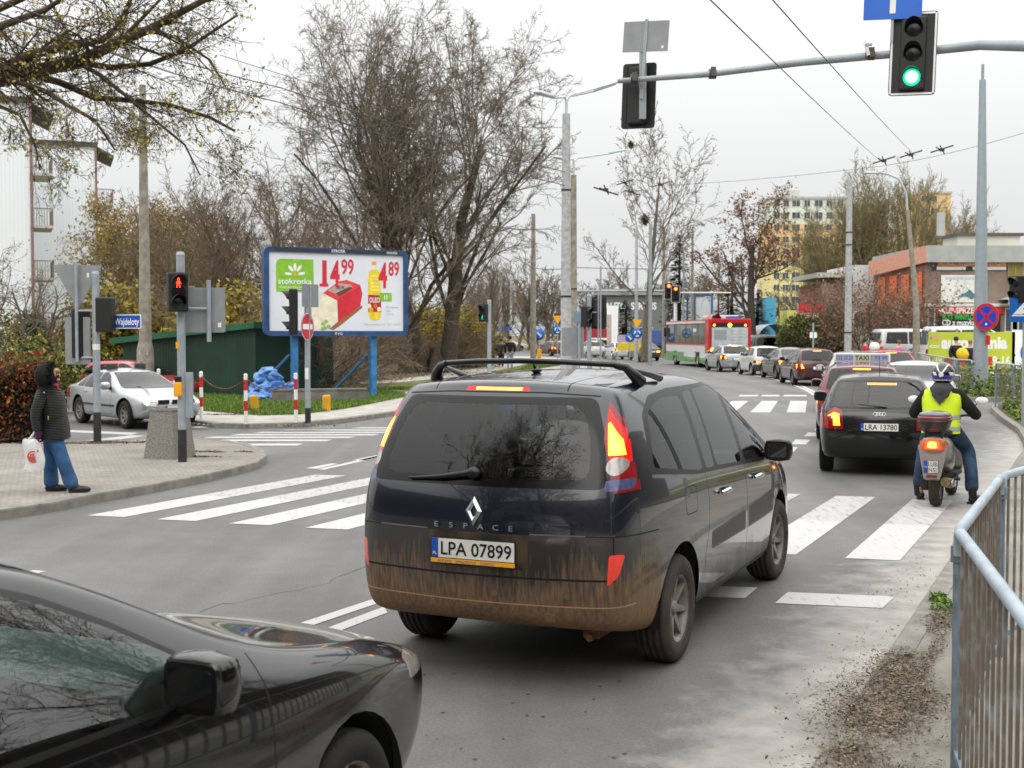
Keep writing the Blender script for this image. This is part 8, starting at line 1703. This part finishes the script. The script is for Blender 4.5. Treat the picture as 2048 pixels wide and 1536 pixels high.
    b.tube([(.06 * math.cos(a), -.075, .16 + .062 * math.sin(a)) for a in [PI * .35 + i * .33 for i in range(14)]], .009, 4, squash=.3, cap=False); b.box(-.05, .03, -.08, -.075, .12, .16).box(-.035, .02, -.08, -.075, .17, .19).box(.05, .07, -.078, -.073, .21, .24); b.build('print', bg_)
woman()
def walker(label, u, d, h, top, leg, yaw=0, bag=None, hair='2a2320', z=.12, skirt=False, arm=0, long_=False):
    x = P(u, 0, d).x; t = thing('person', label, 'person', (x, d, z), -yaw); k = h / 1.75; K = lambda ch: [[tuple(c * k for c in p) for p in q] for q in ch]; s_ = .16
    skin('body', K([[(0, 0, .95, .11, .13), (0, 0, 1.2, .11, .14), (0, .01, 1.38, .10, .12), (0, 0, 1.49, .05), (0, 0, 1.56, .075), (0, .01, 1.66, .09, .08)], [(0, 0, .95, .11, .13), (.08, 0, .85, .09), (.09, s_, .48, .06), (.09, s_ * .3, .08, .045), (.09, s_ * .3 + .12, .04, .035)], [(0, 0, .95, .11, .13), (-.08, 0, .85, .09), (-.09, -s_ * .3, .48, .06), (-.09, -s_ * 1.2, .09, .045), (-.09, -s_ * 1.2 + .1, .05, .035)], [(0, .01, 1.38, .10, .12), (.18, 0, 1.38, .055), (.24, -.03, 1.12, .045), (.22, .08, .88, .035), (.22, .1, .80, .035)], [(0, .01, 1.38, .10, .12), (-.18, 0, 1.38, .055), (-.24, -.03, 1.12, .045), (-.22, .05, .88, .035), (-.22, .07, .80, .035)]]), skinm, t, sub=1)
    skin('jacket', K([[(0, 0, .62 if long_ else .86, .16, .19), (0, 0, 1.05, .14, .17), (0, 0, 1.3, .15, .19), (0, 0, 1.42, .10, .13)], [(0, 0, 1.3, .15, .19), (.19, 0, 1.36, .085), (.255, -.03, 1.12, .075), (.235, .07, .88, .06)], [(0, 0, 1.3, .15, .19), (-.19, 0, 1.36, .085), (-.255, -.03, 1.12, .075), (-.235, .05, .88, .06)]]), mat('jacket_' + top, top, .8), t, sub=1)
    skin('trousers', K([[(0, 0, .93, .14, .16), (.09, 0, .82, .11), (.09, s_, .48, .085), (.09, s_ * .3, .10, .07)], [(0, 0, .93, .14, .16), (-.09, 0, .82, .11), (-.09, -s_ * .3, .48, .085), (-.09, -s_ * 1.2, .11, .07)]]), mat('trousers_' + leg, leg, .9), t, sub=1)
    MB(mat('hair_' + hair, hair, .8)).ell((0, -.015 * k, 1.68 * k), (.10 * k, .115 * k, .11 * k)).build('hair', t)
    if bag: MB(mat('bag_' + bag, bag, .6)).ell((0, 0, 0), (.26, .15, .26), n=14, k=8, noise=.15).build('bag', None, (x + .18, d - .24, z + 1.1))
    return t
walker('pedestrian in black coat walking away beside the green pedestrian light', 968, 74, 1.75, '17191c', '1b1c20', .1, long_=True); walker('woman in dark jacket and black skirt, left one of the walking pair', 1002, 72, 1.66, '22282a', '16171a', .1, hair='3a2a20', long_=True); walker('man in black jacket and light blue jeans, right one of the walking pair', 1020, 70, 1.82, '14161a', '9db4cc', .1)
walker('figure in brown coat by the yellow shrub beyond the huge tree', 943, 86, 1.65, '7a5c3c', '4a3a2c', 2, hair='6a4a30', long_=True)
walker('pedestrian in bright pink-red jacket behind the queue, leftmost', 1738, 60, 1.7, 'c22a4c', '1d1e22', 1.5); walker('man in dark clothes carrying a white bundle beside the pink-red jacket', 1750, 62, 1.78, '24262a', '222328', -1.5); walker('pedestrian in red coat half hidden behind the white bundle', 1768, 63, 1.62, 'b03040', '2a2a2e', 1.2, hair='8a6040'); walker('pedestrian in lilac-pink coat in front of the silver van', 1806, 60, 1.62, 'c078a8', '8a8478', -.5, hair='7a5236')
o = MB(white).ell((0, 0, 0), (.26, .14, .24), n=12, k=8, noise=.2).build('bundle', None, (P(1757, 0, 60.8).x, 60.8, 1.42)); tag(o, 'white bundle carried between the pink-red and dark pedestrians', 'bundle')
walker('man in black jumper hugging a yellow bag in front of the lime hoarding', 1922, 52, 1.80, '17171a', '8ea4c0', 3.0, bag='e8c010', hair='30251c'); tag(bpy.data.objects['bag'], 'large yellow bag hugged by the man in front of the lime hoarding', 'bag')
walker('woman in black open jacket right of the man with the yellow bag', 1951, 52.5, 1.66, '1a1a1e', '17181c', 3.2, hair='8a6442')
# ------------------------------------------------------------------ scooter and rider
def scooter():
    g = Vector((4.90, 14.55, 0)); yaw = .47; sg = mat('scooter_silver', '8f8c86', .35, .4, .15, 6, coat=.4); dg = mat('scooter_dark', '1d1b1a', .6, var=.2); t = thing('scooter', 'silver motor scooter with red and black top box and lit tail lamp', 'scooter', g, -yaw)
    def wheel(y, nm):
        M = Matrix.Translation((0, y, .245)); h = MB(discm).lathe([(.05, -.03), (.10, -.03), (.10, .03), (.05, .03)], 20, axis='X', M=M).build(nm, t)
        MB(mat('muddy_tyre', '332b24', .9, 0, .3, 12, bump=.3)).lathe([(.15, -.05), (.185, -.062), (.225, -.055), (.243, -.02), (.245, 0), (.243, .02), (.225, .055), (.185, .062), (.15, .05)], 40, axis='X', M=M).build('tyre', h); r = MB(alloy).lathe([(.155, -.05), (.14, -.04), (.14, .04), (.155, .05)], 30, axis='X', M=M)
        for i in range(5): A = M @ Matrix.Rotation(i * 2 * PI / 5, 4, 'X'); r.box(-.015, .015, -.015, .015, .03, .145, alloy, M=A)
        r.build('rim', h)
    wheel(.25, 'rear_wheel'); wheel(1.52, 'front_wheel')
    # rear fairing: loft of cross sections from tail to seat
    def loft(name, secs, m, sub=1):
        n = len(secs[0]); vs = [v for s_ in secs for v in s_]; fs = []
        for i in range(len(secs) - 1):
            for j in range(n): fs.append((i * n + j, i * n + (j + 1) % n, (i + 1) * n + (j + 1) % n, (i + 1) * n + j))
        fs += [tuple(range(n))[::-1], tuple(range((len(secs) - 1) * n, len(secs) * n))]; b = MB(m).add(vs, fs, m, True); return b.build(name, t)
    def ring(y, w_, z0, z1, e=2.6, lean=0):
        o = []; n = 16
        for i in range(n):
            a = 2 * PI * i / n; c, s_ = math.cos(a), math.sin(a); o.append((w_ * math.copysign(abs(c) ** (2 / e), c), y + lean * s_, (z0 + z1) / 2 + (z1 - z0) / 2 * math.copysign(abs(s_) ** (2 / e), s_)))
        return o
    loft('rear_fairing', [ring(-.06, .05, .70, .80), ring(-.04, .13, .62, .84), ring(.10, .165, .52, .86), ring(.35, .175, .44, .85), ring(.6, .17, .36, .80), ring(.8, .12, .32, .62)], sg)
    # tail panel hanging down to the plate
    b = MB(sg).add([(-.17, -.03, .74), (.17, -.03, .74), (.09, -.10, .36), (-.09, -.10, .36), (-.15, .08, .74), (.15, .08, .74), (.07, -.06, .34), (-.07, -.06, .34)], [(0, 3, 2, 1), (4, 5, 6, 7), (0, 4, 7, 3), (1, 2, 6, 5), (3, 7, 6, 2), (0, 1, 5, 4)], sg, False); b.build('tail_panel', t)
    loft('seat', [ring(.12, .12, .84, .90), ring(.3, .155, .83, .92), ring(.6, .16, .80, .90), ring(.9, .13, .76, .84), ring(.98, .05, .76, .80)], black)
    b = MB(red_off).add([(-.17, -.02, .70), (-.06, -.075, .69), (.06, -.075, .69), (.17, -.02, .70), (.14, -.02, .80), (.05, -.07, .82), (-.05, -.07, .82), (-.14, -.02, .80)], [(0, 1, 6, 7), (1, 2, 5, 6), (2, 3, 4, 5)], amber_off); b.build('indicator', t)
    b = MB(red_on); M_ = frame((0, -.082, .755), (1, 0, 0), (0, 0, 1)); b.prism(rpoly([(-.085, -.05), (.085, -.05), (.075, .055), (-.075, .055)], .03), .02, red_on, M_); b.prism(rpoly([(-.05, -.035), (.05, -.035), (.045, .035), (-.045, .035)], .02), .004, amb_on, M_, z0=.02); b.build('tail_light', t)
    M_ = frame((-.01, -.105, .50), (1, 0, 0), (0, -.18, 1)); plate(t, M_, '', .16, .15, two=('LUB', '0N5J')); MB(red_off).box(-.06, .06, -.115, -.10, .385, .405).build('reflector', t)
    # top box
    tb = thing('top_box', 'red and black top box on the scooter rack behind the rider', 'top box', g, -yaw)
    def loft2(name, secs, m):
        n = len(secs[0]); vs = [v for s_ in secs for v in s_]; fs = []
        for i in range(len(secs) - 1):
            for j in range(n): fs.append((i * n + j, i * n + (j + 1) % n, (i + 1) * n + (j + 1) % n, (i + 1) * n + j))
        fs += [tuple(range(n))[::-1], tuple(range((len(secs) - 1) * n, len(secs) * n))]; return MB(m).add(vs, fs, m, True).build(name, tb)
    def hr(z, w_, y0, y1): return [(w_ * math.copysign(abs(math.cos(a)) ** .7, math.cos(a)), (y0 + y1) / 2 + (y1 - y0) / 2 * math.copysign(abs(math.sin(a)) ** .7, math.sin(a)), z) for a in [2 * PI * i / 20 for i in range(20)]]
    tz = .04
    loft2('lower_shell', [hr(.84 + tz, .12, .0, .22), hr(.88 + tz, .155, -.06, .26), hr(.97 + tz, .185, -.10, .28), hr(1.0 + tz, .19, -.105, .285)], mat('top_box_black', '2a2524', .3, coat=.5, var=.1)); loft2('lid_band', [hr(1.002 + tz, .192, -.107, .287), hr(1.04 + tz, .186, -.10, .28)], mat('top_box_red', '7c1420', .2, coat=1, var=.1)); loft2('lid', [hr(1.042 + tz, .184, -.098, .278), hr(1.075 + tz, .165, -.08, .26), hr(1.10 + tz, .11, -.03, .2), hr(1.106 + tz, .03, .06, .12)], mat('top_box_grey', '6a686a', .22, coat=1, var=.1))
    MB(black).box(-.1, .1, .0, .3, .82, .90).build('rack', t)
    # exhaust, engine
    b = MB(mat('rusty_silver', '8a7458', .45, .5, .35, 14)); b.tube([(.13, .02, .32), (.15, .28, .28), (.13, .5, .26)], [.055, .062, .04], 14); b.ell((.20, .18, .30), (.015, .14, .05), chrome); b.build('silencer', t)
    MB(dg).box(-.16, -.05, .1, .75, .2, .38, bev=.03).tube([(-.1, .3, .3), (.08, .7, .3)], .09, 10).box(-.06, .06, .35, 1.0, .24, .42).build('engine', t)
    MB(dg).box(-.16, .16, .78, 1.28, .30, .36, bev=.02).build('footboard', t)
    loft('front_shield', [ring(1.25, .17, .32, .50), ring(1.32, .19, .40, .88), ring(1.38, .17, .45, .96), ring(1.44, .08, .55, .85)], sg)
    b = MB(black).tube([(0, 1.5, .25), (0, 1.36, .75), (0, 1.27, 1.0)], .03, 8).tube([(-.34, 1.12, 1.03), (-.2, 1.22, 1.03), (0, 1.25, 1.0), (.2, 1.22, 1.03), (.34, 1.12, 1.03)], .016, 8); b.build('handlebar', t)
    loft('handlebar_cowl', [ring(1.16, .10, .96, 1.06), ring(1.28, .14, .92, 1.08), ring(1.40, .06, .96, 1.04)], sg)
    for s in (1, -1):
        b = MB(black).tube([(s * .22, 1.2, 1.04), (s * .34, 1.12, 1.18)], .008, 6); b.build('mirror_stalk', t); c = Vector((s * (.40 if s > 0 else .40), 1.10, 1.22)); MB(signw).ell(tuple(c), (.075, .02, .045), n=16, k=10).build('wing_mirror', t); MB(mirm).disc(.075, M=frame(c + Vector((0, -.0235, 0)), (1, 0, 0), (0, 0, 1)), rx=.075, n=20) if False else None
    MB(black).tube([(.26, .32, .33), (.17, .32, .33)], .02, 8).build('footrest', t)
    # rider
    r = thing('person', 'scooter rider in yellow high-visibility vest and painted helmet', 'person', g, -yaw)
    skin('body', [[(0, .58, .94, .12, .14), (0, .60, 1.12, .11, .14), (0, .64, 1.30, .10, .14), (0, .66, 1.40, .055), (0, .67, 1.47, .075), (0, .68, 1.57, .085)], [(0, .58, .94, .12, .14), (.12, .70, .88, .09), (.26, .92, .60, .065), (.345, .66, .16, .045), (.36, .68, .05, .04)], [(0, .58, .94, .12, .14), (-.12, .70, .88, .09), (-.24, .95, .60, .065), (-.27, .80, .16, .045), (-.27, .82, .05, .04)],
                  [(0, .64, 1.30, .10, .14), (.19, .65, 1.31, .06), (.37, .80, 1.08, .045), (.33, 1.06, 1.04, .035), (.32, 1.12, 1.05, .03)], [(0, .64, 1.30, .10, .14), (-.19, .65, 1.31, .06), (-.36, .80, 1.08, .045), (-.33, 1.06, 1.04, .035), (-.32, 1.12, 1.05, .03)]], skinm, r)
    bk = mat('black_jacket_cloth', '101113', .9, var=.25)
    skin('jacket', [[(0, .55, .90, .15, .175), (0, .58, 1.05, .135, .165), (0, .62, 1.24, .13, .18), (0, .65, 1.36, .085, .11)], [(0, .62, 1.24, .13, .18), (.19, .64, 1.30, .09), (.29, .70, 1.17, .08), (.37, .80, 1.06, .072), (.345, 1.05, 1.04, .055)], [(0, .62, 1.24, .13, .18), (-.19, .64, 1.30, .09), (-.28, .70, 1.17, .08), (-.36, .80, 1.06, .072), (-.345, 1.05, 1.04, .055)]], bk, r)
    vm = mat('hi_vis_yellow', 'c6e01c', .75, var=.08, scale=4, emit=.0); VB = bmesh.new()
    vb = MB(vm); prof = [(.78 + .07, .19, .155), (.92, .185, .16), (1.0, .18, .155), (1.1, .185, .155), (1.2, .195, .155), (1.3, .20, .14), (1.36, .175, .11), (1.385, .12, .09)]
    vs = []; n = 28
    for z, wx, wy in prof:
        for i in range(n):
            a = 2 * PI * i / n; yy = .56 + (z - .9) * .19; vs.append((wx * 1.17 * math.copysign(abs(math.cos(a)) ** .8, math.cos(a)), yy + wy * 1.04 * math.copysign(abs(math.sin(a)) ** .8, math.sin(a)) + .007 * math.sin(a * 7 + z * 26) * math.sin(z * 41 + a), z))
    fs = [(i * n + j, i * n + (j + 1) % n, (i + 1) * n + (j + 1) % n, (i + 1) * n + j) for i in range(len(prof) - 1) for j in range(n)]
    ms = [0] * 0; vb.add(vs, fs, vm, True); vb.build('hi_vis_vest', r)
    rm = mat('reflective_band', 'b0b4b6', .35, .3, .08)
    for z in (1.045, .905):
        b = MB(rm); vv = []; 
        for zz in (z - .025, z + .025):
            for i in range(n):
                a = 2 * PI * i / n; wx = np.interp(zz, [p[0] for p in prof], [p[1] for p in prof]); wy = np.interp(zz, [p[0] for p in prof], [p[2] for p in prof]); yy = .56 + (zz - .9) * .19; vv.append((wx * 1.185 * math.copysign(abs(math.cos(a)) ** .8, math.cos(a)), yy + wy * 1.065 * math.copysign(abs(math.sin(a)) ** .8, math.sin(a)), zz))
        b.add(vv, [(j, (j + 1) % n, n + (j + 1) % n, n + j) for j in range(n)], rm, True); b.build('reflective_band', r)
    hm = mat('grey_hood_cloth', '3c3d3f', .95, var=.15)
    # hood hanging on the back as a pointed cowl
    b = MB(hm).lathe([(.09, .06), (.125, .02), (.15, -.03), (.13, -.06)], 24, hm, Matrix.Translation((0, .63, 1.39))); b.add([(-.12, .47, 1.38), (.12, .47, 1.38), (.075, .44, 1.28), (0, .43, 1.19), (-.075, .44, 1.28), (-.14, .60, 1.40), (.14, .60, 1.40), (0, .50, 1.43)], [(0, 4, 3, 2, 1), (0, 1, 7), (0, 7, 5), (1, 6, 7), (0, 5, 4), (1, 2, 6)], hm, True); b.ell((0, .50, 1.33), (.105, .055, .10), hm); b.build('hood', r)
    skin('jeans', [[(0, .56, .90, .14, .17), (.13, .68, .86, .115), (.27, .93, .62, .09), (.335, .74, .34, .082), (.35, .67, .13, .088)], [(0, .56, .90, .14, .17), (-.13, .68, .86, .115), (-.25, .96, .62, .09), (-.275, .85, .34, .082), (-.28, .81, .13, .088)]], mat('dark_jeans', '1c2c42', .9, col2='2f4a66', scale=6, bump=.2), r)
    b = MB(dshoe)
    for x, y, a in ((.385, .72, -.55), (-.27, .86, .2)):
        M_ = Matrix.Translation((x, y, .0)) @ rotz(a); b.ell((0, .02, .05), (.05, .14, .05), M=M_); b.box(-.045, .045, -.11, .15, 0, .025, bev=.012, M=M_); b.tube([(x - .02, y - .05, .05), (x - .03, y - .06, .2)], [.045, .05], 10)
    b.build('shoes', r); b = MB(black)
    for s in (1, -1): hand_fist(b, Vector((s * .34, 1.04, 1.045)), (s * -.2, 1, 0))
    b.build('gloves', r)
    # helmet
    hmw = mat('helmet_black', '0e0f12', .12, coat=1, var=0); hw = mat('helmet_white', 'dcdde0', .15, coat=1, var=0); hb = mat('helmet_blue', '26249c', .15, coat=1, var=0)
    bm = bmesh.new(); bmesh.ops.create_icosphere(bm, subdivisions=5, radius=1); c0 = Vector((0, .68, 1.55)); vs = []; 
    for v in bm.verts: p = v.co.copy(); k = 1 - .10 * max(0, -p.z) ; vs.append(Vector((p.x * .135 * k, p.y * .16, p.z * .145 if p.z > -.75 else -.75 * .145)) + c0)
    h = MB(hmw); fa = {0: [], 1: [], 2: []}
    for f in bm.faces:
        p = f.calc_center_median(); x, y, z = p; k = 0
        if z > .2 and abs(abs(x) - (.14 + (z - .2) * .6)) < .075 and y < .4: k = 1
        if -.05 < z < .22 and abs(x) > .35 and math.sin(x * 9 + z * 6) > .1: k = 1
        if (x * x + (z - .02) ** 2) < .045 and y < 0: k = 1
        if -.42 < z < -.08 and abs(x) > .22 and y < .5: k = 2
        if -.5 < z < -.42 and y < .3 and abs(x) < .75: k = 1
        pass
        fa[k].append([v.index for v in f.verts])
    for k, m_ in enumerate((hmw, hw, hb)): h.add(vs, fa[k], m_, True)
    h.build('helmet', r); bm.free()
scooter()
